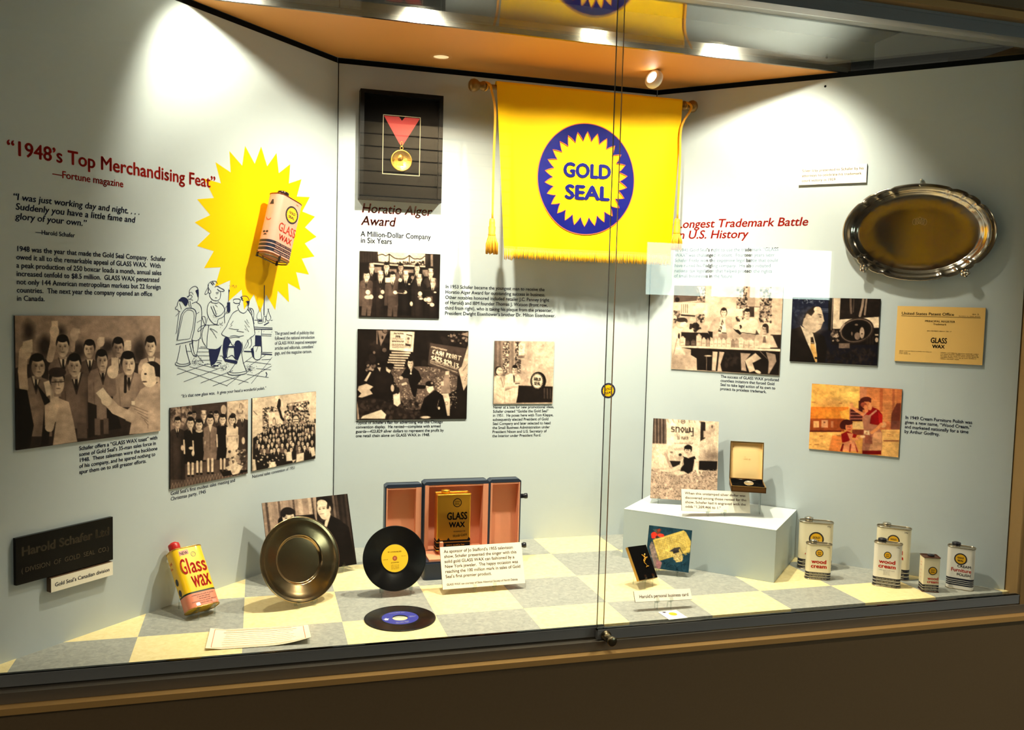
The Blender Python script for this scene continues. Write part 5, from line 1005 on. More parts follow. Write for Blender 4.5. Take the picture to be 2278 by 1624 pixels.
P.e(625, 560, 150, 205, .84); P.p([(360, 560), (560, 420), (740, 380), (790, 600), (770, 640), (720, 780), (600, 860), (480, 870), (330, 710)], .82); P.p([(330, 700), (360, 570), (470, 480), (520, 510), (590, 420), (600, 340), (640, 305), (560, 300), (440, 400), (360, 520)], .1); P.e(650, 370, 80, 60, .84); P.e(440, 540, 42, 80, .76); P.l([(420, 500), (430, 580)], 10, .5); P.p([(770, 560), (798, 620), (760, 640), (740, 620)], .88); P.e(700, 480, 50, 14, .35, .8, .2); P.e(715, 530, 24, 14, .2, .9); P.l([(680, 690), (745, 685)], 10, .4); P.e(470, 700, 80, 100, .6, .5, 0, 40); P.e(650, 750, 60, 40, .7, .5, 0, 20)
photo_print(P, WR, rect(WR, cs, .006), 'wall_photograph', 'photograph of a man in profile facing a silver tray, right wall', 'photograph', m_edge)

# --- kitchen colour print
cs = corners(.11084, (1790, 845), [(135, 75), (1945, 190), (1890, 1555), (95, 1385)])
P = Pic(cs, (1790, 845, 2020, 1025), 2075, base=(222, 150, 72), color=True)
O = lambda r_, g_, b_: (r_, g_, b_)
P.r(90, 60, 1100, 560, O(232, 168, 84)); P.e(860, 200, 90, 140, O(252, 214, 120), .7, 0, 60); P.e(550, 500, 190, 70, O(190, 130, 84), .8, 0, 20); P.r(90, 545, 880, 800, O(206, 98, 30)); P.e(520, 720, 230, 110, O(236, 156, 56), .9, 0, 40); P.p([(700, 640), (900, 580), (900, 820), (740, 780)], O(234, 160, 64)); P.r(90, 780, 800, 1040, O(150, 66, 28)); P.r(180, 830, 290, 960, O(222, 160, 100)); P.r(340, 810, 470, 960, O(206, 140, 96)); P.r(530, 830, 580, 960, O(186, 110, 70)); P.r(380, 840, 420, 870, O(110, 60, 40)); P.r(90, 1020, 740, 1052, O(84, 22, 16))
P.r(90, 1052, 740, 1460, O(236, 170, 92)); P.p([(560, 1120), (760, 1120), (720, 1460), (490, 1450)], O(224, 122, 56), .9)
for a in (((310, 1135), (370, 1130)), ((660, 1120), (720, 1122)), ((210, 1305), (290, 1300)), ((100, 1305), (140, 1305)), ((140, 450), (210, 450)), ((690, 470), (740, 472))): P.l(a, 10, O(130, 60, 30))
P.p([(1100, 130), (1950, 190), (1900, 1010), (1300, 1010), (1100, 600)], O(196, 108, 62)); P.r(1100, 130, 1240, 480, O(196, 120, 80)); 
for k in range(20): P.l([(1250, 180 + k * 33), (1830, 205 + k * 33)], 13, O(240, 168, 96) if k > 6 else O(224, 140, 76), .8)
P.r(1500, 180, 1560, 640, O(176, 84, 46), .8); P.r(1750, 190, 1800, 640, O(160, 80, 50), .7); P.p([(1840, 470), (1930, 470), (1910, 1000), (1730, 980), (1740, 680)], O(84, 30, 26), .8); P.r(1740, 820, 1920, 1000, O(120, 70, 56), .7)
P.r(900, 580, 1160, 830, O(150, 80, 66))
for k in range(4): P.r(920, 600 + k * 66, 1160, 640 + k * 64, O(56, 18, 18))
P.r(1080, 420, 1200, 600, O(70, 24, 20)); P.p([(960, 850), (1200, 840), (1250, 900), (1180, 1000), (960, 980)], O(226, 176, 112)); P.r(960, 1000, 1200, 1110, O(120, 50, 34)); P.r(1550, 1000, 1910, 1560, O(234, 176, 104)); P.r(1590, 1210, 1900, 1238, O(150, 84, 54)); P.l([(1560, 1045), (1900, 1045)], 8, O(190, 120, 64))
for k in range(4): P.l([(1660, 1085 + k * 16), (1780, 1085 + k * 16)], 5, O(170, 110, 64))
P.e(1580, 900, 60, 60, O(220, 160, 110), .8)
P.p([(1200, 680), (1350, 540), (1480, 600), (1560, 700), (1560, 890), (1480, 910), (1250, 880), (1160, 760)], O(136, 12, 14)); P.p([(1470, 640), (1560, 720), (1560, 880), (1500, 900)], O(182, 24, 22)); P.p([(1160, 760), (1230, 700), (1330, 720), (1310, 880), (1470, 920), (1560, 1060), (1560, 1430), (1160, 1420), (1190, 1000)], O(176, 110, 84)); P.l([(1310, 720), (1430, 620)], 34, O(196, 128, 100)); P.l([(1180, 720), (1240, 640)], 30, O(196, 128, 100)); P.p([(1400, 1050), (1550, 1050), (1550, 1420), (1300, 1420)], O(226, 160, 110), .8); P.p([(1220, 1110), (1350, 1110), (1370, 1290), (1210, 1280)], O(150, 80, 60)); P.r(1170, 1420, 1550, 1500, O(110, 12, 12))
P.l([(1540, 890), (1450, 990), (1350, 1060)], 60, O(226, 140, 84)); P.l([(1160, 690), (1040, 620), (960, 560)], 56, O(226, 136, 84)); P.e(935, 510, 42, 56, O(230, 150, 90)); P.p([(1200, 1020), (1300, 1020), (1310, 1110), (1200, 1090)], O(238, 196, 150)); P.r(1230, 1050, 1270, 1080, O(190, 120, 80))
P.e(1215, 430, 115, 85, O(70, 24, 18)); P.e(1240, 510, 90, 80, O(214, 122, 74)); P.e(1180, 500, 60, 50, O(150, 66, 44)); P.e(1240, 390, 90, 50, O(78, 28, 20)); P.e(1310, 490, 20, 34, O(226, 140, 90)); P.l([(1220, 540), (1240, 620)], 70, O(220, 128, 80)); P.e(1310, 550, 40, 60, O(236, 150, 96))
P.p([(740, 1090), (860, 1030), (980, 1080), (1060, 1110), (1030, 1170), (950, 1160), (900, 1260), (760, 1260)], O(140, 14, 14)); P.p([(860, 1070), (980, 1080), (960, 1180), (1020, 1240), (1110, 1440), (720, 1430), (760, 1280), (920, 1220)], O(222, 136, 92)); P.l([(930, 1230), (1050, 1190), (1150, 1140)], 46, O(230, 140, 90)); P.e(1170, 1140, 50, 26, O(240, 190, 140)); P.p([(720, 1430), (770, 1280), (800, 1290), (770, 1440)], O(110, 16, 14)); P.p([(920, 1290), (950, 1290), (930, 1450), (905, 1450)], O(140, 40, 28)); P.p([(1010, 1250), (1090, 1450), (1060, 1460)], O(150, 40, 26))
P.e(840, 900, 120, 105, O(58, 18, 14)); P.e(760, 920, 50, 70, O(62, 20, 16)); P.e(895, 950, 72, 90, O(218, 120, 76)); P.e(880, 860, 90, 50, O(60, 20, 16)); P.e(915, 950, 12, 9, O(90, 30, 24)); P.e(875, 945, 12, 9, O(90, 30, 24)); P.e(905, 1000, 26, 8, O(150, 40, 34))
photo_print(P, WR, rect(WR, cs, .006), 'wall_photograph', 'orange toned colour photograph of a woman and child in a kitchen', 'photograph', mat('print edge orange', (110, 60, 26), .7))
# ================================================================== clear easels
EAS = 'clear acrylic easels'
def easel(Mi, w, h, t, zf, label, dx=None, lip=0.014, rest=0.55, wd=0.012):
    """a bent clear easel under and behind a leaning panel whose front face centre frame is Mi; zf = surface below"""
    dx = dx if dx is not None else w * .22
    foot = Mi @ Vector((0, -h / 2, 0)); o = thing('acrylic_easel', label, 'easel', T(foot.x, foot.y, zf), EAS); I = o.matrix_world.inverted()
    A = I @ Mi; yb = -h / 2 - .0025
    for sx in (-dx, dx):
        prof = [(yb + lip, .0060), (yb + lip * .4, .0075), (yb, .0060), (yb, -t - .002), (yb + h * rest * .9, -t - .004)]
        mb = MB(); vs = []
        for y, z in prof: vs += [(sx - wd / 2, y, z), (sx + wd / 2, y, z), (sx + wd / 2, y - (.002 if y <= yb + .001 else 0), z + (.002 if y > yb + .001 else 0)), (sx - wd / 2, y - (.002 if y <= yb + .001 else 0), z + (.002 if y > yb + .001 and z > 0 else (-.002 if y > yb + .001 else 0)))]
        fs = []
        for k in range(len(prof) - 1):
            a = 4 * k
            for q in range(4): fs.append((a + q, a + (q + 1) % 4, a + 4 + (q + 1) % 4, a + 4 + q))
        fs += [(0, 1, 2, 3), tuple(len(vs) - 4 + q for q in (3, 2, 1, 0))]
        mb.add(vs, fs, 0, False, A); mb.build('support_hook', m_acryl, o)
    L = A @ Vector((0, yb - .002, -t * .5)); B = A @ Vector((0, yb + h * rest * .9, -t - .006))
    rear = Vector((B.x, B.y, 0)) + (Vector((B.x, B.y, 0)) - Vector((L.x, L.y, 0))) * .5
    for sx in (-dx, dx):
        p = A @ Vector((sx, yb - .002, 0)); mb = MB(); mb.tube([tuple(p), (p.x, p.y, .0025)], .0028, 6); mb.build('leg', m_acryl, o); mb = MB()
        r2 = A @ Vector((sx, yb + h * rest * .9, -t - .005)); mb.tube([tuple(r2), (r2.x * .3 + rear.x * .7 + (p.x - L.x) * .6, r2.y * .3 + rear.y * .7 + (p.y - L.y) * .6, .0025)], .0025, 6); mb.build('leg', m_acryl, o)
    return o

# ================================================================== picture of a couple, behind the plate
Mc = lean_m((.5373, .506, .1568), 23.9, 19.1, -1.2); w, h = .3499, .2714
cs = corners(.1662, (560, 1090), [(135, 175), (1285, 50), (1405, 995), (255, 1185)])
P = Pic(cs, (560, 1090, 800, 1360), 1444, base=.3)
P.p([(130, 170), (900, 80), (900, 480), (200, 760)], .56)
for x, t, w_ in ((160, .18, 34), (200, .62, 40), (270, .5, 40), (330, .22, 30), (400, .62, 40), (470, .46, 30), (530, .2, 26), (600, .72, 60), (680, .55, 40), (740, .78, 40), (785, .16, 24), (830, .66, 50), (885, .5, 30), (930, .12, 50)): P.p([(x, 40), (x + w_, 40), (x + w_ + 90, 800), (x + 90, 800)], t, .75)
P.noise((170, 120, 900, 700), 300, 5, 10, [.8, .4, .6], 3, .3)
P.p([(860, 40), (1300, 40), (1420, 1100), (900, 1100)], .11)
for x, t in ((1070, .5), (1110, .34), (1180, .2), (1240, .26)): P.p([(x, 40), (x + 28, 40), (x + 120, 800), (x + 80, 800)], t, .6)
P.p([(570, 350), (830, 325), (900, 500), (560, 520)], .04); P.e(480, 320, 100, 90, .08); P.e(400, 420, 50, 60, .05); P.e(490, 370, 78, 88, .93); P.e(500, 290, 80, 46, .1); P.e(430, 320, 30, 50, .08); P.e(460, 378, 16, 8, .2); P.e(535, 370, 14, 8, .2); P.e(520, 412, 20, 9, .35); P.l([(440, 355), (475, 352)], 6, .3); P.l([(520, 348), (552, 352)], 6, .3)
P.e(980, 230, 110, 130, .05); P.e(955, 250, 78, 115, .93); P.e(985, 330, 72, 70, .9); P.e(935, 180, 60, 50, .93); P.e(1042, 255, 20, 40, .82); P.l([(1030, 170), (1020, 240)], 34, .06); P.l([(900, 240), (925, 234)], 7, .3, .7); P.l([(948, 232), (985, 228)], 7, .3, .7); P.e(912, 258, 14, 8, .25); P.e(965, 250, 16, 8, .25); P.l([(935, 250), (918, 295)], 8, .7, .7); P.l([(915, 325), (965, 318)], 10, .4, .9); P.e(1010, 330, 40, 60, .7, .5, 0, 20)
P.p([(960, 440), (1055, 340), (1050, 440), (1010, 500), (960, 480)], .9); P.p([(1055, 340), (1180, 400), (1300, 500), (1400, 1000), (900, 1100), (980, 560), (1010, 490)], .05); P.p([(950, 420), (985, 410), (975, 480), (940, 470)], .06)
photo_print(P, Mc @ T(0, 0, -.004), (-w / 2, w / 2, -h / 2, h / 2), 'standing_photograph', 'sepia photograph of a dark haired woman and man leaning behind the silver plate', 'photograph', m_edge, t=.003, n0=0)
easel(Mc, w, h, .004, 0, 'clear easel under the photograph of the couple, one loop showing right of the plate', .115, .02)

# ================================================================== silver plate
Mp2 = lean_m((.488, .205, .152), 24, 19, 0)
pt = thing('silver_plate', 'round silver plate with a deep well standing on an easel at the left', 'plate', Mp2)
m_plate = mat('aged silver plate', (164, 142, 108), 0.16, 1.0, noise=0.2, nscale=14)
R = .1445; prof = [(0, -.020), (R * .515, -.020), (R * .524, -.0198), (R * .535, -.0185), (R * .56, -.0115), (R * .572, -.0098), (R * .585, -.0092), (R * .60, -.0088), (R * .76, -.0045), (R * .90, -.001), (R * .925, .0006), (R * .94, .0004), (R * .955, .0014), (R * .97, .0012), (R * .985, .002), (R, .0005), (R * 1.002, -.001), (R * .99, -.002), (R * .6, -.0105), (R * .54, -.0215), (0, -.022)]
mb = MB(); mb.lathe(prof, 96); mb.build('plate_body', m_plate, pt)
easel(Mp2, .16, .289, .022, 0, 'clear easel under the round silver plate', .03, .016)

# ================================================================== records
m_vinyl = mat('black vinyl', (5, 5, 6), 0.24, spec=0.3)
def vinyl_mat():
    m = m_vinyl; nt = m.node_tree; b = nt.nodes['Principled BSDF']; tc = nt.nodes.new('ShaderNodeTexCoord'); w_ = nt.nodes.new('ShaderNodeTexWave'); bp = nt.nodes.new('ShaderNodeBump')
    w_.wave_type = 'RINGS'; w_.rings_direction = 'Z'; w_.inputs['Scale'].default_value = 180; nt.links.new(tc.outputs['Object'], w_.inputs['Vector'])
    bp.inputs['Strength'].default_value = .35; bp.inputs['Distance'].default_value = .0006; nt.links.new(w_.outputs['Fac'], bp.inputs['Height']); nt.links.new(bp.outputs['Normal'], b.inputs['Normal'])
vinyl_mat()
def record(name, label, M, R, rl, rh, lab_mat, txt_mat, lines, hole_mat=None):
    o = thing(name, label, 'record', M)
    mb = MB(); mb.lathe([(rh, .0012), (rl, .0012), (rl + .001, .0008), (rl * 1.14, .0008), (rl * 1.16, .0013), (R * .965, .0013), (R * .985, .0018), (R, .0008), (R, -.0004), (R * .985, -.0012), (rh, -.0008), (rh, .0012)], 96); mb.build('disc', m_vinyl, o)
    mb = MB(); mb.lathe([(rh + .0002, .0015), (rl * .985, .0015)], 72); mb.build('centre_label', lab_mat, o)
    mb = MB()
    for q, (s_, x, y, w_, fs, al) in enumerate(lines):
        if isinstance(s_, int):
            for r_ in range(s_): fineprint(mb, x * rl, (y - fs * 1.2 * r_) * rl, w_ * rl, fs * .7 * rl, q * 9 + r_, 0, .0018, None, al)
            continue
        lettering(mb, s_, x * rl, y * rl, w_ * rl, fs * rl, fs * rl * 1.2, .008, 0, al, 0, .0018)
    mb.build('lettering', txt_mat, o); return o
m_ylab = mat('yellow record label', (246, 196, 34), .5)
Mr = lean_m((.812, .235, .129), 4, 17, 0)
rec = record('vinyl_record', 'black record with a yellow label standing upright on an easel', Mr, .1135, .0485, .0042, m_ylab, m_blk,
    [('ST. LOUIS BLUES', 0, .42, 1.0, .13, 'CENTER'), (1, -.86, -.08, .36, .09, 'LEFT'), (1, .50, .10, .36, .09, 'LEFT'), ('JO STAFFORD', 0, -.34, .60, .11, 'CENTER'), (4, 0, -.50, .60, .075, 'CENTER')])
mb = MB(); mb.lathe([(.0043, .0017), (.0085, .0017)], 24); mb.build('spindle_ring', mat('label ring', (170, 84, 40), .5), rec)
easel(Mr, .16, .222, .002, 0, 'clear easel under the upright black record', .052, .022)
Mf = frame_m((.795, -.010, .0018), (cos(.05), sin(.05), 0), (-sin(.05), cos(.05), 0), (0, 0, 1))
m_blab = mat('blue record label', (44, 52, 150), .45); m_silv = mat('silver ink', (196, 196, 206), .4)
rec = record('vinyl_record', 'black record with a blue label lying flat on the floor near the glass', Mf, .1165, .0608, .0250, m_blab, m_silv,
    [(1, 0, .72, .90, .15, 'CENTER'), (2, .50, .05, .40, .10, 'LEFT'), (2, 0, -.66, .7, .12, 'CENTER')])
mb = MB(); star_fill(mb, -.046, -.004, .011, .005, 5, .0018, 0); mb.poly([(-.052, -.013), (-.04, -.013), (-.04, -.010), (-.052, -.010)], .0018); mb.build('star_mark', mat('star white', (240, 240, 244), .4), rec)

# ================================================================== certificate lying at the front
pa = [floor_at(*q) for q in ((468, 1403), (685, 1393), (692, 1432), (457, 1448))]
m_paper = mat('old paper', (247, 232, 200), .75)
ce = thing('certificate_sheet', 'cream printed certificate lying flat with a curled right corner, front left', 'document', T(.352, -.082, 0)); I = ce.matrix_world.inverted()
def psheet(s, t, dz): # s across, t front to back
    a = pa[3].lerp(pa[2], s); b = pa[0].lerp(pa[1], s); p = a.lerp(b, t); z = .0022 + .016 * max(0, s - .55) ** 2 / .2 * (1.15 - t) + .006 * max(0, .15 - s) / .15
    return (p.x, p.y, z + dz)
mb = MB(); n1, n2 = 40, 10
for dz, fl in ((0, 0), (-.0012, 1)):
    vs = [psheet(i / n1, j / n2, dz) for j in range(n2 + 1) for i in range(n1 + 1)]; fs = [(j * (n1 + 1) + i, j * (n1 + 1) + i + 1, (j + 1) * (n1 + 1) + i + 1, (j + 1) * (n1 + 1) + i) for j in range(n2) for i in range(n1)]
    mb.add(vs, [f[::-1] for f in fs] if fl else fs, 0, True, I)
mb.build('sheet', m_paper, ce)
mb = MB()
def pline(pts, w, mi):
    vs = []; 
    for (s, t) in pts: x, y, z = psheet(s, t, .0005); vs += [(x, y - w / 2, z), (x, y + w / 2, z)]
    mb.add(vs, [(2 * k, 2 * k + 2, 2 * k + 3, 2 * k + 1) for k in range(len(pts) - 1)], mi, False, I)
for a in np.linspace(.1, .9, 9): pline([(s, a) for s in np.linspace(.13 + rr.random() * .04, .80 + rr.random() * .08, 24)], .0016 if a < .8 else .0036, 0)
for a in (.05, .95): pline([(s, a) for s in np.linspace(.05, .95, 30)], .0016, 1)
for s0 in (.05, .948):
    vs = []
    for t in np.linspace(.05, .95, 9): x, y, z = psheet(s0, t, .0006); vs += [(x - .0009, y, z), (x + .0009, y, z)]
    mb.add(vs, [(2 * k, 2 * k + 1, 2 * k + 3, 2 * k + 2) for k in range(8)], 1, False, I)
mb.build('printed_lines', [mat('faint print', (196, 168, 138), .8), mat('red border', (214, 120, 96), .8)], ce)

# ================================================================== cans
m_steel = mat('can steel', (176, 166, 146), .28, 1.0); m_cream = mat('cream enamel', (236, 226, 196), .36, coat=.2); m_whitecan = mat('white enamel can', (232, 228, 220), .36, coat=.2)
m_navycan = mat('navy enamel', (26, 28, 44), .36); m_redcan = mat('red enamel', (214, 34, 14), .5, spec=.2); m_sealgold = mat('seal gold', (232, 176, 28), .45); m_blkcap = mat('black cap', (24, 24, 34), .34); m_tin = mat('silver cap', (196, 190, 176), .25, 1.0)
RX = Matrix.Rotation(-pi / 2, 4, 'X')
def can(name, label, M, w, d, h, rc, bands, mats, rim, cap, cap_mat, group=None, spout=None, capx=-.22, capr=.013, caph=.014):
    """base frame M: x across the front, y up the can, z out of its front face centre line"""
    o = thing(name, label, 'can', M, group); nseg = 6
    out = rrect(-w / 2, w / 2, -d / 2, d / 2, rc, nseg); mb = MB(); n = len(out)
    for y0, y1, mi in bands:
        vs = [(x, y * h, -q) for y in (y0, y1) for x, q in out]; mb.add(vs, [(i, (i + 1) % n, n + (i + 1) % n, n + i) for i in range(n)], mi, True)
    mb.add([(x, .001, -q) for x, q in out], [list(range(n))[::-1]], 0); mb.build('body', mats, o)
    mb = MB(); mb.add([(x * .97, h - .0012, -q * .97) for x, q in out], [list(range(n))], 0); mb.build('lid', rim, o)
    for y, nm in ((h, 'top_rim'), (.0012, 'base_rim')):
        mb = MB(); mb.tube([(x * 1.005, y, -q * 1.005) for x, q in out], .0019, 6, 0, None, True); mb.build(nm, rim, o)
    cx = capx * w; mb = MB(); sp = spout or .004
    Mk = T(cx, h - .001, 0) @ RX
    mb.lathe([(0, sp), (capr * .86, sp), (capr * .86, 0)], 24, 0, Mk); mb.build('spout', rim, o)
    mb = MB(); mb.lathe([(0, sp + caph), (capr * .55, sp + caph), (capr * .62, sp + caph * .86), (capr * .95, sp + caph * .84), (capr, sp + caph * .7), (capr, sp + caph * .12), (capr * .92, sp), (capr * .8, sp)], 28, 0, Mk); mb.build('cap', cap_mat, o)
    return o
def front(o, d, items):
    mb = MB()
    for it in items: lettering(mb, *it[0], n=d / 2 + .0006, **it[1])
    return mb
def navy_bands(n=3, top=.215, lw=.012, a=0, b=1, gap=0.012):
    """alternating dark bands with thin light lines from the foot up"""
    out = []; y = .012; hgt = (top - y - lw * (n - 1)) / n
    out.append((0.0, y, a))
    for k in range(n):
        out.append((y, y + hgt, b)); y += hgt
        if k < n - 1: out.append((y, y + lw, a)); y += lw
    out.append((y, 1.0, a)); return out
def band_text(o, w, d, h, words, n, top, lw, mat_):
    y = .012; hgt = (top - y - lw * (n - 1)) / n; mb = MB()
    for k in range(n):
        fineprint(mb, 0, (y + hgt * .32) * h, w * .72, hgt * .40 * h, k + int(w * 1e4), 0, d / 2 + .0006); y += hgt + lw
    sub(mb.build('band_lettering', mat_, o), [c for c in o.children if c.name.startswith('body')][0])
def seal_on(o, x, y, r, d, ay=1.0):
    mb = MB(); seal_emblem(mb, x, y, r, d / 2 + .0005, 0, 1, 0, ay, 26, 0, .86, .74, .40); mb.build('seal_emblem', [m_navycan, m_sealgold], o)
def base_M(fl, frp, d, yaw=None):
    a, b = Vector(fl), Vector(frp); c = (a + b) / 2; yw = math.atan2(b.y - a.y, b.x - a.x) if yaw is None else rad(yaw)
    X = (cos(yw), sin(yw), 0); N = (sin(yw), -cos(yw), 0); o = (c.x - N[0] * d / 2, c.y - N[1] * d / 2, 0.0005)
    return frame_m(o, X, (0, 0, 1), N)
CG = 'old polish cans on the right of the floor'; WORDS = ['SAFE FOR FINE FINISHES', 'PROTECTS AND POLISHES', 'CLEANS WOOD SURFACES']
def wood_cream(label, fl, frp, w, d, h, rc, mats, cap_mat, logo, ty, tfs, extra=True, rim=None, capx=-.22, caph=.012, capr=.014, yaw=None, price=True):
    o = can('wood_cream_can', label, base_M(fl, frp, d, yaw), w, d, h, rc, navy_bands(), mats, rim or m_steel, None, cap_mat, CG, None, capx, capr, caph)
    mb = MB(); lettering(mb, ['wood', 'cream'], 0, ty * h, w * .62, tfs * h, tfs * h * .84, .035, 0, 'CENTER', 0, d / 2 + .0006); mb.build('brand_lettering', m_redcan, o)
    seal_on(o, 0, logo[0] * h, logo[1] * w, d); mb = MB()
    if extra:
        for k, wd in enumerate((.56, .24, .24, .26)): fineprint(mb, 0, (.38 - .032 * k) * h, w * wd, .017 * h, k + 5, 0, d / 2 + .0006)
    if price: lettering(mb, '39\u00a2', w * .30, .93 * h, w * .11, .035 * h, None, .01, 0, 'LEFT', 0, d / 2 + .0006)
    if mb.v: mb.build('small_lettering', m_navycan, o)
    band_text(o, w, d, h, WORDS, 3, .215, .012, m_cream); return o
wood_cream('tall cream can with a silver cap standing behind a shorter can beside the pedestal', (2.443, .218, 0), (2.554, .154, 0), .130, .058, .192, .022, [m_cream, m_navycan], m_tin, (.66, .22), .40, .11, caph=.014, capr=.017)
wood_cream('short cream can with a silver cap, in front of the tall can beside the pedestal', (2.391, .092, 0), (2.473, .048, 0), .094, .042, .138, .016, [m_cream, m_navycan], m_tin, (.765, .155), .47, .155, False, caph=.012, capr=.0135)
wood_cream('white can with a black cap standing before a taller can', (2.601, -.028, 0), (2.675, -.092, 0), .098, .046, .166, .017, [m_whitecan, m_navycan], m_blkcap, (.74, .135), .545, .125, caph=.013, capr=.0155)
wood_cream('tall cream can with a pale cap mostly hidden by the white can', (2.680, .062, 0), (2.776, -.022, 0), .124, .050, .202, .020, [m_cream, m_navycan], m_tin, (.76, .18), .50, .11, True, caph=.012, capr=.016)
# small square can
M = base_M((2.739, -.134, 0), (2.792, -.158, 0), .050)
o = can('wood_cream_can', 'smallest cream can, square with a flat black cap', M, .058, .050, .131, .003, navy_bands(), [m_cream, m_navycan], mat('rusty rim', (92, 58, 42), .5, .6), None, m_blkcap, CG, .002, 0.05, .0125, .006)
mb = MB(); lettering(mb, ['wood', 'cream'], .006, .36 * .131, .040, .0155, .0125, .03, 0, 'CENTER', 0, .0256); mb.build('brand_lettering', m_redcan, o); seal_on(o, .004, .62 * .131, .0155, .05)
mb = MB(); MS = Matrix.Rotation(-pi / 2, 4, 'Y')
for k, y in enumerate((.80, .72, .58, .47, .36)): fineprint(mb, 0, y * .131, .014, .006 if k < 2 else .004, k, 0, .0296, MS)
mb.build('side_lettering', m_redcan, o); band_text(o, .058, .05, .131, WORDS, 3, .215, .012, m_cream)
# cream furniture polish
M = base_M((2.868, -.108, 0), (2.930, -.176, 0), .046)
o = can('furniture_polish_can', 'white furniture polish can with a black cap at the far right end of the row', M, .094, .046, .160, .017, [(0, .09, 0)] + [(a, b, c) for a, b, c in ((.09, .125, 1), (.125, .135, 0), (.135, .17, 1), (.17, .18, 0), (.18, .215, 1), (.215, .225, 0), (.225, .27, 1), (.27, 1, 0))], [m_whitecan, m_navycan], m_steel, None, m_blkcap, CG, None, -.2, .0155, .013)
seal_on(o, 0, .735 * .160, .022, .046); mb = MB(); lettering(mb, 'CREAM', .004, .535 * .160, .044, .013, None, .02, 0, 'LEFT', 0, .0236) if False else lettering(mb, 'CREAM', -.010, .535 * .160, .046, .0135, None, .02, 0, 'LEFT', 0, .0236); lettering(mb, 'POLISH', -.010, .335 * .160, .046, .0135, None, .02, 0, 'LEFT', 0, .0236); mb.build('small_lettering', m_navycan, o)
mb = MB(); lettering(mb, 'Furniture', -.030, .425 * .160, .068, .020, None, .02, 0, 'LEFT', 0, .0236); mb.build('brand_lettering', m_redcan, o)

# yellow can leaning on an easel
m_yel = mat('yellow enamel', (250, 200, 16), .30, coat=.5); m_pinkb = mat('salmon enamel', (234, 138, 108), .34, coat=.4); m_green = mat('dark green line', (20, 44, 26), .4); m_gilt = mat('gilt rim', (214, 168, 84), .22, 1.0); m_redcap = mat('red cap', (186, 24, 20), .35)
My = lean_m((.157, .178, .1240), 33, 36, -.5); w, h, d = .1086, .206, .062
o = can('glass_wax_can', 'yellow and salmon can with a red cap tilted on an easel at the left', My @ T(0, -h / 2, -d / 2), w, d, h, .022, [(0, .235, 1), (.235, .262, 2), (.262, 1, 0)], [m_yel, m_pinkb, m_green], m_gilt, None, m_redcap, None, .004, -.25, .0185, .030)
z = d / 2 + .0007
mb = MB(); lettering(mb, 'G', -w * .40, .565 * h, w * .17, .36 * h, None, .02, 0, 'LEFT', 0, z); lettering(mb, 'l', -w * .195, .565 * h, w * .055, .365 * h, None, .03, 0, 'LEFT', 0, z); lettering(mb, 'ass', -w * .105, .565 * h, w * .50, .36 * h, None, .02, 0, 'LEFT', 0, z); lettering(mb, 'wax', -w * .20, .325 * h, w * .58, .40 * h, None, .02, 0, 'LEFT', 0, z); mb.build('brand_lettering', m_redcan, o)
mb = MB(); mb.poly([(-w * .33, .87 * h), (-w * .02, .885 * h), (-w * .03, .965 * h), (-w * .33, .95 * h)], z - .0002); mb.build('new_flash', m_pinkb, o)
mb = MB(); lettering(mb, 'NEW', -w * .31, .885 * h, w * .26, .075 * h, None, .03, 0, 'LEFT', 0, z + .0002); ribbon(mb, [(w * .10 + .0078 * cos(a), .865 * h + .0078 * sin(a)) for a in np.linspace(0, 2 * pi, 30)], .0012, z); fineprint(mb, w * .10, .862 * h, .009, .003, 4, 0, z)
for k, (x, wd) in enumerate(((.02, .74), (.02, .44), (.06, .40), (.02, .84), (.06, .40))): fineprint(mb, x * w, (.19 - .034 * k) * h, w * wd, .019 * h, k + 30, 0, z)
mb.build('small_lettering', m_navycan, o)
mb = MB(); MSide = Matrix.Rotation(-pi / 2, 4, 'Y')
for k, (y, f) in enumerate(((.80, .010), (.72, .008))): fineprint(mb, 0, y * h, .024, f, k + 50, 0, w / 2 + .0006, MSide)
for y in (.50, .32): mb.add([(x, y * h + q, w / 2 + .0006) for x, q in disc(0, 0, .009, .012, 12)], [list(range(12))], 1, False, MSide)
mb.build('side_mark', [m_redcan, m_navycan], o)
easel(My, w, h, d, 0, 'clear easel under the tilted yellow can', .028, .016)

# pink can mounted on the starburst
m_pink = mat('pink enamel', (214, 150, 130), .4, coat=.2); m_copper = mat('copper rim', (150, 86, 62), .3, 1.0)
w, h, d = .124, .222, .070
Mpk = WL @ T(.524, 1.286, .100) @ Matrix.Rotation(rad(-16.5), 4, 'Z') @ T(0, -h / 2, -d / 2)
o = can('glass_wax_can', 'pink can with dark bands mounted aslant on the yellow starburst', Mpk, w, d, h, .026, [(0, .035, 0), (.035, .09, 1), (.09, .102, 0), (.102, .155, 1), (.155, .167, 0), (.167, .215, 1), (.215, 1, 0)], [m_pink, m_navycan], m_copper, None, mat('dark cap', (60, 44, 40), .25, .8), None, .004, -.16, .021, .020)
z = d / 2 + .0007; m_redpink = mat('red lettering', (206, 56, 40), .4)
seal_on(o, .010, .745 * h, .0325, d, 1.0)
mb = MB(); lettering(mb, 'GLASS', .004, .405 * h, w * .70, .205 * h, None, .012, 0, 'CENTER', 0, z); lettering(mb, 'WAX', .004, .265 * h, w * .54, .135 * h, None, .04, 0, 'CENTER', 0, z); mb.build('brand_lettering', m_redpink, o)
mb = MB(); lettering(mb, '59\u00a2', w * .16, .935 * h, w * .1, .03 * h, None, .01, 0, 'LEFT', 0, z); mb.build('small_lettering', m_navycan, o)
mb = MB()
fineprint(mb, .004, .05 * h, w * .68, .024 * h, 77, 0, z)
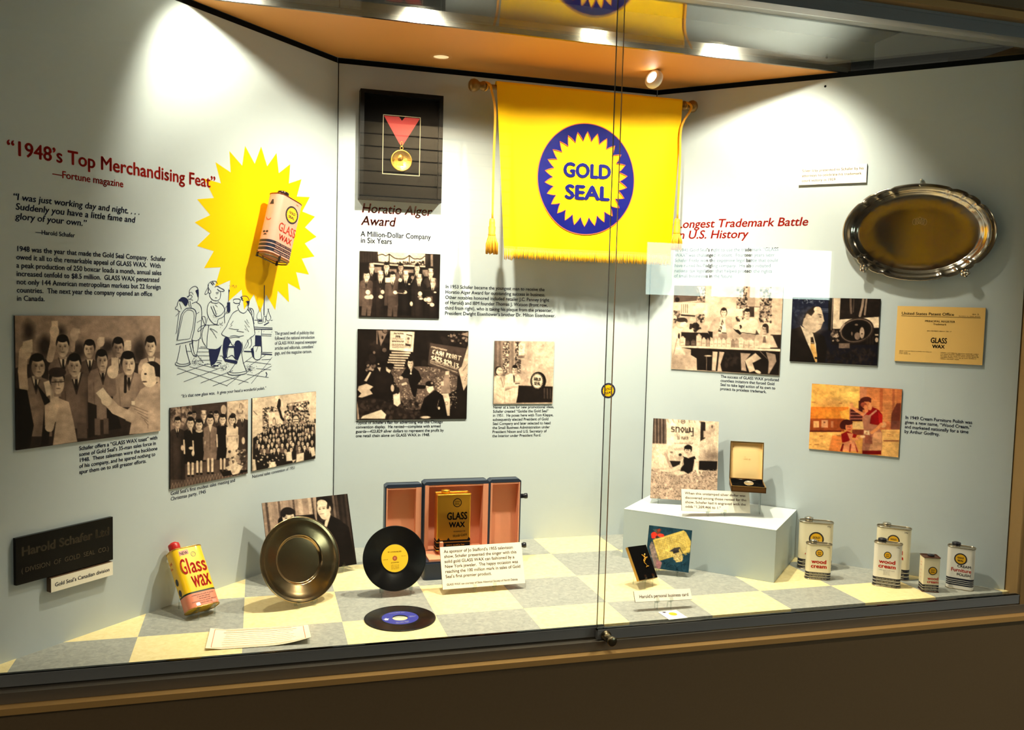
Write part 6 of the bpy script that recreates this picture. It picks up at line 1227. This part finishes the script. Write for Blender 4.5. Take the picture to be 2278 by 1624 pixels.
for k, s_ in ((1, 'THE LUSTER OF GLASS'), (2, 'CLEANS   POLISHES   PROTECTS')): lettering(mb, s_, .004, (.048 + .0665 * k) * h, w * .66, .036 * h, None, .004, 0, 'CENTER', 0, z)
mb.build('band_lettering', m_pink, o)
mb = MB()
for y in (.85, .57, .33):
    Ms = MSide; c = y * h
    if y == .85: mb.poly([(-.010, c - .008), (.010, c - .008), (.004, c + .010), (-.002, c + .010)], w / 2 + .0006, 0, Ms)
    elif y == .57: ribbonpts = [(-.012, c + .004), (-.006, c - .004), (.004, c - .006), (.012, c)]; vs0 = MB(); ribbon(vs0, ribbonpts, .003, w / 2 + .0006, 1); mb.add(vs0.v, vs0.f, 1, False, Ms)
    else:
        for a in (-.007, .007): mb.poly(disc(a, c + .003, .006, .004, 10), w / 2 + .0006, 0, Ms)
        mb.poly([(-.009, c - .009), (.009, c - .009), (.004, c - .004), (-.004, c - .004)], w / 2 + .0006, 0, Ms)
mb.build('side_mark', [m_navycan, m_redpink], o)
# wire holder of the pink can
Mh = Mpk; ho = thing('can_bracket', 'metal strap holder under the pink can on the starburst', 'bracket', Mh)
mb = MB(); ol = rrect(-w / 2, w / 2, -d / 2, d / 2, .026, 6)
mb.tube(catmull([(x * .93, -.008, -q * .93) for x, q in ol], 2, True), .0026, 6, 0, None, True)
mb.build('strap', mat('strap metal', (120, 108, 84), .3, 1.0), ho)
mb = MB(); yb = -.010
for x, q in ((-w * .46, .3 * d), (-w * .02, -.46 * d), (w * .36, .3 * d)): mb.box(x - .003, x + .003, yb - .006, .006, -q - .003 if q > 0 else d * .45, -q + .003 if q > 0 else d * .45 + .006)
mb.build('clip', mat('black clip', (22, 20, 20), .5), ho)
mb = MB(); mb.tube([(0, -.008, -d * .45), (.0, -.004, -d / 2 - .012), (.0, .03, -d / 2 - .0255)], .004); mb.build('wall_arm', MATS['strap metal'], ho)

# ================================================================== presentation case with the gold can
YD = .50
m_bluel = mat('dark blue leatherette', (34, 46, 66), .38, noise=.1, nscale=300); m_peach = mat('peach velvet', (218, 146, 112), .85, noise=.06, nscale=200)
ca = thing('presentation_case', 'open dark blue three part presentation case lined with peach velvet', 'case', T(1.09, .5, 0))
I = ca.matrix_world.inverted()
def wing(nm, x0, x1, z0, z1, y0, y1, wl, wr, back=.008, topr=.010):
    mb = MB(); t = .005
    outl = [(x0, z0), (x1, z0), (x1, z1 - topr * .7), (x1 - topr, z1), (x0 + topr, z1), (x0, z1 - topr * .7)]
    Mx = frame_m((0, y1, 0), (1, 0, 0), (0, 0, 1), (0, -1, 0))
    mb.prism(outl, 0, back, 0, I @ Mx)                                         # back
    D = y1 - y0
    mb.box(x0, x0 + t, y0, y1 - back, z0, z1 - .011, 0, I); mb.box(x1 - t, x1, y0, y1 - back, z0, z1 - .011, 0, I); mb.box(x0 + t, x1 - t, y0, y1 - back, z0, z0 + t, 0, I)
    mb.prism([(x0, z1 - .013), (x1, z1 - .013), (x1, z1 - .008), (x1 - topr, z1), (x0 + topr, z1), (x0, z1 - .008)], 0, D, 0, I @ Mx)
    shell = mb.build(nm, m_bluel, ca)
    mb = MB(); zt_ = z1 - .0135
    mb.box(x0 + t, x0 + wl, y0 - .001, y1 - back, z0 + t, zt_, 0, I); mb.box(x1 - wr, x1 - t, y0 - .001, y1 - back, z0 + t, zt_, 0, I)
    mb.box(x0 + wl, x1 - wr, y1 - back - .003, y1 - back, z0 + t, zt_, 0, I); mb.box(x0 + wl, x1 - wr, y0 + .004, y1 - back - .003, z0 + t, z0 + t + .006, 0, I); mb.box(x0 + wl, x1 - wr, y0 + .001, y1 - back - .003, zt_ - .006, zt_, 0, I)
    sub(mb.build('velvet_lining', m_peach, ca), shell)
wing('left_wing', .812, .957, .004, .336, YD, .545, .010, .026)
wing('right_wing', 1.222, 1.352, .004, .344, YD, .545, .012, .010)
wing('centre_body', .959, 1.220, .070, .344, YD - .01, .548, .020, .026)
mb = MB(); mb.prism(rrect(.940, 1.262, .362, .60, .014), .0, .062, 0, I); mb.prism(rrect(.946, 1.256, .368, .594, .012), .062, .067, 0, I); mb.build('base', m_bluel, ca)
mb = MB(); mb.box(.962, 1.238, .372, .488, .067, .075, 0, I); mb.build('velvet_lining', m_peach, ca)
mb = MB(); mb.box(1.02, 1.17, .43, .488, .075, .088, 0, I); mb.box(1.012, 1.024, .415, .488, .075, .125, 0, I); mb.build('can_cradle', m_peach, ca)
for z in (.268, .067):
    mb = MB(); mb.lathe([(.0, 0), (.009, 0), (.009, .022), (.011, .024), (.011, .034), (0, .036)], 18, 0, I @ T(1.352, .528, z) @ Matrix.Rotation(pi / 2, 4, 'Y')); mb.build('case_foot', m_blkcap, ca)
m_goldcan = mat('polished gold', (232, 172, 62), .34, 1.0)
w, h, d = .132, .216, .052
M = lean_m((1.0665, .428 + d / 2 + .004, .0885), 0, 0, 0)
o = can('gold_can', 'shining gold can with black lettering standing inside the open case', M, w, d, h, .006, [(0, .05, 1), (.05, .062, 0), (.062, .145, 1), (.145, .157, 0), (.157, .19, 1), (.19, 1, 0)], [m_goldcan, m_blk], m_goldcan, None, m_goldcan, None, .005, -.22, .017, .012)
z = d / 2 + .0007; mb = MB(); ox = .012
lettering(mb, 'GLASS', ox, .555 * h, w * .60, .185 * h, None, .03, 0, 'CENTER', 0, z); lettering(mb, 'WAX', ox, .415 * h, w * .48, .135 * h, None, .05, 0, 'CENTER', 0, z); lettering(mb, 'Wonder-Lustre', ox + .012, .245 * h, w * .42, .075 * h, None, .01, .35, 'CENTER', 0, z, rad(6)); fineprint(mb, ox + .012, .33 * h, w * .36, .028 * h, 93, 0, z)
ribbon(mb, [(ox + .0155 * cos(a), .855 * h + .0155 * sin(a)) for a in np.linspace(0, 2 * pi, 40)], .003, z); lettering(mb, 'GOLD', ox, .862 * h, .019, .009, None, .02, 0, 'CENTER', 0, z); lettering(mb, 'SEAL', ox, .82 * h, .019, .009, None, .02, 0, 'CENTER', 0, z)
for x in (-.058, -.02, .060): mb.poly([(x - .006, .19 * h), (x + .006, .19 * h), (x, .235 * h)], z)
mb.build('lettering', m_blk, o)
mb = MB(); fineprint(mb, ox, .088 * h, w * .6, .030 * h, 88, 0, z); mb.build('band_lettering', m_goldcan, o)

# ================================================================== label cards on easels
def stand_card(c, yaw, tilt, roll, w, h, t, zf, lines, label, elabel, **k):
    M = lean_m(c, yaw, tilt, roll); label_card(M @ T(0, 0, -t), (-w / 2, w / 2, -h / 2, h / 2), lines, label, t, **k); easel(M, w, h, t, zf, elabel, w * .12, .012)
stand_card((1.1299, .2219, .0888), 1.9, 22.3, .1, .308, .1483, .006, 0, ['As sponsor of Jo Stafford\u2019s 1955 television', 'show, Schafer presented the singer with this', 'solid gold GLASS WAX can fashioned by a', 'New York jeweler.  The happy occasion was', 'reaching the 100 million mark in sales of Gold', 'Seal\u2019s first premier product.'],
           'large cream label card standing before the open case', 'clear easel under the large label card before the case', top=.855, pitch=.0176, mx=.042, fk=.9, small='GLASS WAX can courtesy of State Historical Society of North Dakota')
stand_card((2.1211, .3272, .2633), -6.0, 19.9, -3.2, .2901, .0865, .005, .204, ['When this unstamped silver dollar was', 'discovered among those rented for the', 'show, Schafer had it engraved with the', 'odds \u201c1,209,466 to 1.\u201d'],
           'cream four line label card on the pedestal', 'clear easel under the label card on the pedestal', top=.76, pitch=.0178, mx=.05, fk=.80)
stand_card((1.6887, -.1027, .0474), -.9, 32.1, -1.0, .2116, .0373, .005, 0, ['Harold\u2019s personal business card'], 'narrow cream label card standing behind the business card', 'clear easel under the narrow label card', top=.34, pitch=.0215, mx=.085, fk=1.0, wfrac=.86)

# ================================================================== pedestal and what stands on it
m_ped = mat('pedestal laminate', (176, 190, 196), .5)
pc_ = (Vector((1.797, .504, 0)) + Vector((2.236, .073, 0))) / 2 + Vector((q2, q2, 0)) * .205
Mped = frame_m(pc_, (.7135, -.7006, 0), (.7006, .7135, 0), (0, 0, 1))
ped = thing('display_pedestal', 'low grey blue pedestal block against the right wall', 'pedestal', Mped)
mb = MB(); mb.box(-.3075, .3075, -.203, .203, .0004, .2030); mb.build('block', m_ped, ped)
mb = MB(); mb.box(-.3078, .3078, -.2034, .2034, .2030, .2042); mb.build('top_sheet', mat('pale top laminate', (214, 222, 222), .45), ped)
Ms = lean_m((2.0965, .56, .3915), -23.6, 16.4, -.7); w, h = .2778, .3439
cs = corners(.24636, (1360, 900), [(380, 128), (972, 150), (954, 888), (348, 840)])
P = Pic(cs, (1360, 900, 1800, 1300), 1786, base=.8, step=1.4)
P.p([(375, 120), (495, 130), (495, 355), (370, 350)], .3); P.stripes(378, 495, 125, 355, 8, .16, .46); P.p([(370, 355), (500, 355), (520, 580), (365, 580)], .78)
P.p([(495, 130), (805, 150), (790, 510), (515, 500)], .95)
for k in range(7): P.l([(505 + k * 48, 135), (512 + k * 48, 160)], 10, .5, .7)
P.e(645, 155, 20, 20, .3); P.e(645, 155, 14, 14, .9); P.r(634, 150, 656, 160, .4)
GL = {'s': [(20, 4), (4, 2), (2, 16), (20, 24), (18, 38), (0, 38)], 'n': [(0, 40), (0, 0), (0, 8), (14, 0), (22, 8), (22, 40)], 'o': [(12, 0), (0, 18), (12, 40), (24, 18), (12, 0)], 'w': [(0, 0), (2, 38), (14, 38), (14, 8), (14, 38), (28, 38), (28, 0)], 'y': [(0, 0), (2, 30), (22, 30), (22, 0), (22, 64), (8, 64)], 'b': [(0, -16), (0, 40), (20, 36), (20, 6), (0, 6)], 'l': [(0, -16), (0, 40)], 'e': [(0, 18), (22, 18), (16, 0), (2, 8), (4, 38), (20, 36)], 'a': [(2, 4), (20, 2), (20, 40), (20, 20), (2, 24), (4, 40), (20, 36)], 'c': [(20, 4), (4, 4), (2, 36), (20, 38)], 'h': [(0, -16), (0, 40), (0, 10), (18, 6), (20, 40)]}
def gl(wd, x, y, sx, sy, w_, t, dy=0):
    for i, ch in enumerate(wd): P.l([(x + i * sx + u * sx / 34, y + i * dy + v * sy / 40) for u, v in GL[ch]], w_, t)
gl('snowy', 540, 202, 42, 44, 9, .16, 2); gl('bleach', 596, 290, 17, 22, 4, .3, 0)
for x in range(570, 730, 12): P.r(x, 343, x + 7, 356, .5)
for x in range(568, 660, 14): P.r(x, 392, x + 9, 412, .6)
P.e(540, 430, 14, 9, .5); P.p([(805, 150), (850, 155), (850, 300), (800, 330)], .12); P.r(850, 155, 970, 300, .86); P.e(910, 210, 30, 36, .6, .6); P.e(910, 195, 8, 14, .3); P.r(830, 235, 900, 295, .7); P.p([(795, 345), (870, 310), (965, 330), (960, 510), (790, 505)], .88)
for k in range(15): P.l([(800 + k * 11, 340 - (25 if 4 < k < 12 else 0)), (797 + k * 11, 505)], 4, .55, .7)
P.e(900, 460, 60, 36, .3, .8, 0, 16); P.p([(790, 505), (960, 510), (955, 600), (785, 590)], .05); P.p([(520, 505), (640, 510), (640, 570), (520, 560)], .08); P.l([(485, 450), (540, 570)], 24, .62)
for k in range(8): P.r(525 + k * 14, 455 + (k % 3) * 8, 533 + k * 14, 500, .6)
P.p([(350, 575), (520, 580), (780, 600), (965, 600), (955, 900), (340, 860)], .62); P.noise((345, 585, 965, 890), 1300, 3, 8, [.3, .85, .5, .2, .95, .7], 41, .75, .5)
P.p([(430, 590), (540, 575), (610, 540), (640, 560), (600, 590), (520, 612)], .86); P.p([(510, 620), (600, 595), (680, 600), (680, 620), (600, 640)], .88); P.p([(640, 465), (690, 480), (750, 462), (765, 500), (745, 520), (730, 600), (690, 625), (650, 600), (620, 600), (625, 570), (650, 540)], .04); P.p([(660, 462), (740, 462), (690, 482)], .88); P.l([(640, 480), (625, 540), (630, 545)], 20, .86); P.l([(625, 490), (615, 450)], 14, .84); P.l([(755, 500), (765, 570), (785, 635)], 20, .86); P.e(690, 400, 36, 40, .05); P.e(686, 418, 27, 34, .86); P.e(690, 385, 36, 20, .05); P.e(678, 412, 5, 3, .2); P.e(696, 412, 5, 3, .2); P.e(684, 434, 8, 3, .25); P.l([(690, 440), (695, 465)], 22, .8); P.e(618, 452, 14, 12, .12)
photo_print(P, Ms @ T(0, 0, -.004), (-w / 2, w / 2, -h / 2, h / 2), 'standing_photograph', 'sepia photograph of a woman in dark swimwear seated on coins, on the pedestal', 'photograph', m_edge, t=.003, n0=0, amt=.05)
easel(Ms, w, h, .004, .204, 'clear easel under the photograph on the pedestal', .105, .010)
# jewellery box on a clear riser
Mb = lean_m((2.262, .328, .310), -27, 0, 0)     # local x right, y up, z to the front; origin centre of the base underside
jb = thing('coin_box', 'open gilt edged box with a cream lined lid and a silver coin, on the pedestal', 'jewellery box', Mb)
m_jb = mat('brown gilt leather', (92, 58, 22), .4, .2); m_gline = mat('gilt edge line', (214, 170, 92), .3, 1.0); m_blkv = mat('black velvet', (4, 4, 5), 1.0, spec=.05); m_crl = mat('cream satin lining', (238, 204, 142), .6)
W2, DB, HB = .0675, .152, .021
mb = MB(); mb.box(-W2, W2, 0, HB, DB / 2 - .004, DB / 2); mb.box(-W2, -W2 + .004, 0, HB, -DB / 2, DB / 2); mb.box(W2 - .004, W2, 0, HB, -DB / 2, DB / 2); mb.box(-W2, W2, 0, .004, -DB / 2, DB / 2); mb.box(-W2, W2, 0, HB, -DB / 2, -DB / 2 + .004); mb.build('tray', m_jb, jb)
mb = MB()
for a in ((-W2, W2, DB / 2 - .003, DB / 2 + .0006), (-W2 - .0006, -W2 + .003, -DB / 2, DB / 2), (W2 - .003, W2 + .0006, -DB / 2, DB / 2)): mb.box(a[0], a[1], HB, HB + .0022, a[2], a[3])
mb.build('tray_rim', m_gline, jb)
mb = MB(); vs = []; n1, n2 = 14, 14
for j in range(n2 + 1):
    for i in range(n1 + 1): x = -W2 + .004 + (2 * W2 - .008) * i / n1; z_ = -DB / 2 + .004 + (DB - .008) * j / n2; vs.append((x, HB - .003 + .004 * sin(x * 120 + 1) * sin(z_ * 80) + .006 * (j < 3), z_))
mb.add(vs, [(j * (n1 + 1) + i, (j + 1) * (n1 + 1) + i, (j + 1) * (n1 + 1) + i + 1, j * (n1 + 1) + i + 1) for j in range(n2) for i in range(n1)], 0, True); mb.build('velvet_bed', m_blkv, jb)
Ml = T(0, HB + .002, -DB / 2 + .004) @ Matrix.Rotation(rad(-10), 4, 'X'); LH, LD = .157, .022
mb = MB()
mb.prism(rrect(-W2, W2, 0, LH, .004), -LD, -LD + .004, 0, Ml)
for a in ((-W2, -W2 + .004, 0, LH), (W2 - .004, W2, 0, LH), (-W2 + .004, W2 - .004, LH - .004, LH), (-W2 + .004, W2 - .004, 0, .004)): mb.box(*a, -LD + .004, 0, 0, Ml)
jlid = mb.build('lid', m_jb, jb)
mb = MB()
for a in ((-W2, -W2 + .003, 0, LH), (W2 - .003, W2, 0, LH), (-W2, W2, LH - .003, LH)): mb.box(*a, 0, .001, 0, Ml)
sub(mb.build('lid_rim', m_gline, jb), jlid)
mb = MB(); a = W2 - .0045
vs = [(x, y, -LD + .006 + .006 * (1 - (2 * (x / (2 * a) + .5) - 1) ** 4) * (1 - (2 * y / LH - 1) ** 4)) for y in np.linspace(.005, LH - .005, 13) for x in np.linspace(-a, a, 11)]
mb.add(vs, [(j * 11 + i, j * 11 + i + 1, (j + 1) * 11 + i + 1, (j + 1) * 11 + i) for j in range(12) for i in range(10)], 0, True, Ml)
for s_ in (-1, 1): mb.box(s_ * a - .0005, s_ * a + .0005, .005, LH - .005, -LD + .004, -.001, 0, Ml)
mb.box(-a, a, LH - .0055, LH - .0045, -LD + .004, -.001, 0, Ml); sub(mb.build('satin_lining', m_crl, jb), jlid)
mb = MB(); fineprint(mb, -.004, .092, .010, .004, 91, 0, -.0085, Ml); fineprint(mb, .002, .084, .028, .005, 92, 0, -.0085, Ml); sub(mb.build('lid_lettering', mat('tan stamp', (196, 150, 90), .6), jb), jlid)
Mcn = Mb @ T(.004, HB + .004, .018) @ Matrix.Rotation(rad(-72), 4, 'X'); mb = MB(); mb.lathe([(0, .0014), (.017, .0014), (.0178, .002), (.019, .002), (.019, -.0006), (0, -.0006)], 36); tag(mb.build('silver_dollar', mat('coin silver', (214, 206, 190), .22, 1.0), None, Mcn), 'silver coin lying on black velvet inside the open box', 'coin')
rs = thing('acrylic_riser', 'clear acrylic riser lifting the open box above the pedestal', 'riser', Mb @ T(0, -.1055, -.04))
mb = MB(); mb.box(-.066, .074, .1015, .1048, -.036, .045); mb.build('riser_top', m_acryl, rs)
for s_ in (-1, 1): mb = MB(); mb.box(s_ * .055 - .0018, s_ * .055 + .0018, .0002, .1015, -.034, .030); mb.build('leg', m_acryl, rs)

# ================================================================== blue glass tray and the brooch card
Mt_ = lean_m((1.8848, .2572, .1005), -28.1, 18.3, -2.6); w, h = .1669, .1621
cs = corners(.09236, (1380, 1150), [(705, 200), (1728, 318), (1650, 1350), (585, 1205)])
B3 = lambda r_, g_, b_: (r_, g_, b_)
P = Pic(cs, (1380, 1150, 1560, 1300), 1949, step=1.0, base=(30, 58, 74), color=True)
P.noise((600, 200, 1720, 1340), 60, 40, 120, [B3(26, 52, 66), B3(36, 66, 82), B3(22, 46, 60)], 51, .4)
P.p([(700, 700), (760, 580), (840, 720), (900, 1000), (1000, 1100), (960, 1240), (820, 1240), (740, 900)], B3(130, 112, 108)); P.p([(860, 1020), (990, 1090), (940, 1250), (850, 1240)], B3(150, 104, 110)); P.noise((720, 600, 960, 1240), 30, 16, 40, [B3(100, 90, 90), B3(160, 140, 136)], 52, .5)
P.p([(785, 545), (1520, 318), (1580, 360), (1700, 580), (1680, 830), (930, 1055)], B3(206, 178, 92)); P.noise((860, 480, 1660, 980), 90, 14, 50, [B3(190, 160, 76), B3(222, 196, 112)], 53, .5)
g = np.random.default_rng(9)
for k in range(11):
    x0, y0 = 850 + k * 10, 590 + k * 40
    for q in range(15):
        x = x0 + q * 46; y = y0 - q * 13
        if x < 1660 - max(0, k - 7) * 60: P.l([(x, y), (x + 12, y - g.uniform(8, 20)), (x + 24, y - 4), (x + 34, y - g.uniform(4, 18))], 6, B3(118, 110, 74), .75)
P.e(820, 420, 75, 60, B3(226, 52, 36), 1, -.3); P.e(980, 440, 80, 42, B3(228, 60, 42), 1, .1); P.e(800, 480, 50, 36, B3(220, 56, 44)); P.e(910, 350, 60, 60, B3(110, 54, 40)); P.e(940, 320, 30, 40, B3(150, 60, 40), 1, .5); P.e(860, 330, 30, 40, B3(74, 70, 66)); P.e(880, 480, 26, 30, B3(70, 30, 26)); P.l([(800, 300), (880, 360)], 12, B3(70, 100, 90)); P.l([(1000, 300), (930, 370)], 12, B3(90, 60, 50))
P.p([(1260, 880), (1470, 840), (1510, 1010), (1480, 1070), (1340, 1090), (1280, 980)], B3(196, 172, 110)); P.noise((1290, 880, 1490, 1070), 26, 10, 24, [B3(110, 96, 62), B3(222, 200, 140)], 54, .8, .5); P.p([(1175, 825), (1290, 740), (1430, 715), (1440, 730), (1400, 790), (1270, 830)], B3(62, 58, 60)); P.p([(1260, 820), (1400, 780), (1420, 840), (1280, 880)], B3(44, 42, 46)); P.l([(1425, 730), (1460, 800), (1500, 870)], 14, B3(40, 38, 42))
for pts in ([(1010, 1060), (1060, 1090), (1040, 1130), (1100, 1100)], [(1180, 1090), (1110, 1150), (1120, 1210), (1190, 1180), (1240, 1160), (1280, 1190)], [(1300, 1170), (1360, 1230), (1380, 1280), (1340, 1250), (1420, 1180)], [(1470, 1080), (1468, 1280)], [(1480, 1160), (1560, 1120), (1550, 1180)]): P.l(catmull(pts, 4), 11, B3(16, 34, 46))
o = photo_print(P, Mt_ @ T(0, 0, -.0052), (-w / 2, w / 2, -h / 2, h / 2), 'souvenir_tray', 'square blue tray with a parchment, graduation cap and red flower before the pedestal', 'tray', mat('tray edge blue', (22, 44, 58), .2), t=.0045, n0=0, rough=.12)
easel(Mt_, w, h, .005, 0, 'clear easel under the blue square tray', .04, .010)
Mv = lean_m((1.7254, .1472, .0882), 29.5, 32, -5.8); w, h = .1066, .1271
vc = thing('brooch_card', 'black velvet card with gilt edges carrying a gold brooch, on an easel', 'jewellery card', Mv @ T(0, -h / 2, -.012))
mb = MB(); mb.box(-w / 2, w / 2, 0, h, .001, .012); mb.build('velvet_card', m_blkv, vc)
mb = MB(); mb.box(-w / 2 - .0012, -w / 2, 0, h, 0, .0115); mb.box(w / 2, w / 2 + .0012, 0, h, 0, .0115); mb.box(-w / 2, w / 2, -.001, 0, 0, .0115); mb.build('gilt_edge', mat('gilt foil', (206, 164, 84), .3, 1.0, bump=.8, nscale=400), vc)
def bq(x, y): q = on(Mv, 1380 + x * .09236, 1150 + y * .09236); return (q[0], q[1], .004)
br = thing('gold_brooch', 'small gold spray brooch pinned on the black velvet card', 'brooch', Mv)
m_brg = mat('brooch gold', (248, 190, 82), .2, 1.0)
mb = MB(); mb.tube(catmull([bq(560, 960), bq(545, 1080), bq(600, 1140), bq(628, 1190)], 5), .0018, 6); mb.build('stem', m_brg, br)
for (a, b, wd) in (((560, 960), (490, 915), .0030), ((560, 950), (572, 880), .0034), ((580, 1000), (640, 965), .0034), ((545, 1050), (600, 1020), .003), ((628, 1190), (675, 1185), .0022), ((628, 1190), (600, 1215), .0022)):
    A = np.array(bq(*a)); B = np.array(bq(*b)); mb = MB(); mb.tube([tuple(A + (B - A) * t) for t in (0, .25, .55, .85, 1)], [.001, wd * .9, wd, wd * .6, .0004], 8); mb.build('leaf', m_brg, br)
for p_ in ((555, 985), (560, 1030), (548, 1078)):
    mb = MB(); x, y, z = bq(*p_); mb.lathe([(0, .0046), (.003, .0036), (.0046, .0), (.003, -.003), (0, -.0038)], 14, 0, T(x, y, z + .001)); mb.build('gold_bead', m_brg, br)
easel(Mv, w, h, .013, 0, 'clear easel under the black velvet card', .022, .018)
# business card lying flat
pb = [floor_at(*q) for q in ((1465, 1363), (1500, 1358), (1531, 1374), (1490, 1381))]
bc = thing('business_card', 'white business card with a yellow disc lying flat near the glass', 'card', T(1.692, -.165, 0)); I = bc.matrix_world.inverted()
c0 = Vector((1.657, -.1335, 0)); X = (floor_at(1500, 1358) - floor_at(1465, 1363)); X = Vector((1.727, -.129, 0)) - c0; Yv = Vector((X.y, -X.x, 0)) * 1.08; n_ = Vector((0, 0, 1))
def cpnt(s, t, z): p = c0 + X * s + Yv * t; return (p.x, p.y, z)
mb = MB(); vs = [cpnt(s, t, z) for z in (.0006, .0022) for s, t in ((0, 0), (1, 0), (1, 1), (0, 1))]; mb.add(vs, [(3, 2, 1, 0)[::-1] if 0 else (0, 1, 2, 3), (7, 6, 5, 4), (0, 4, 5, 1), (1, 5, 6, 2), (2, 6, 7, 3), (3, 7, 4, 0)], 0, False, I); mb.build('card', mat('white card', (250, 248, 238), .5), bc)
mb = MB(); mb.add([cpnt(.56 + .20 * cos(a), .42 + .20 * sin(a), .0026) for a in np.linspace(0, 2 * pi, 25)[:-1]], [list(range(24))[::-1]], 0, False, I); mb.add([cpnt(s, t, .0026) for s, t in ((.16, .06), (.34, .06), (.36, .2), (.2, .22))], [(3, 2, 1, 0)], 1, False, I); mb.build('seal_mark', [m_sealgold, mat('card mark', (70, 62, 90), .6)], bc)
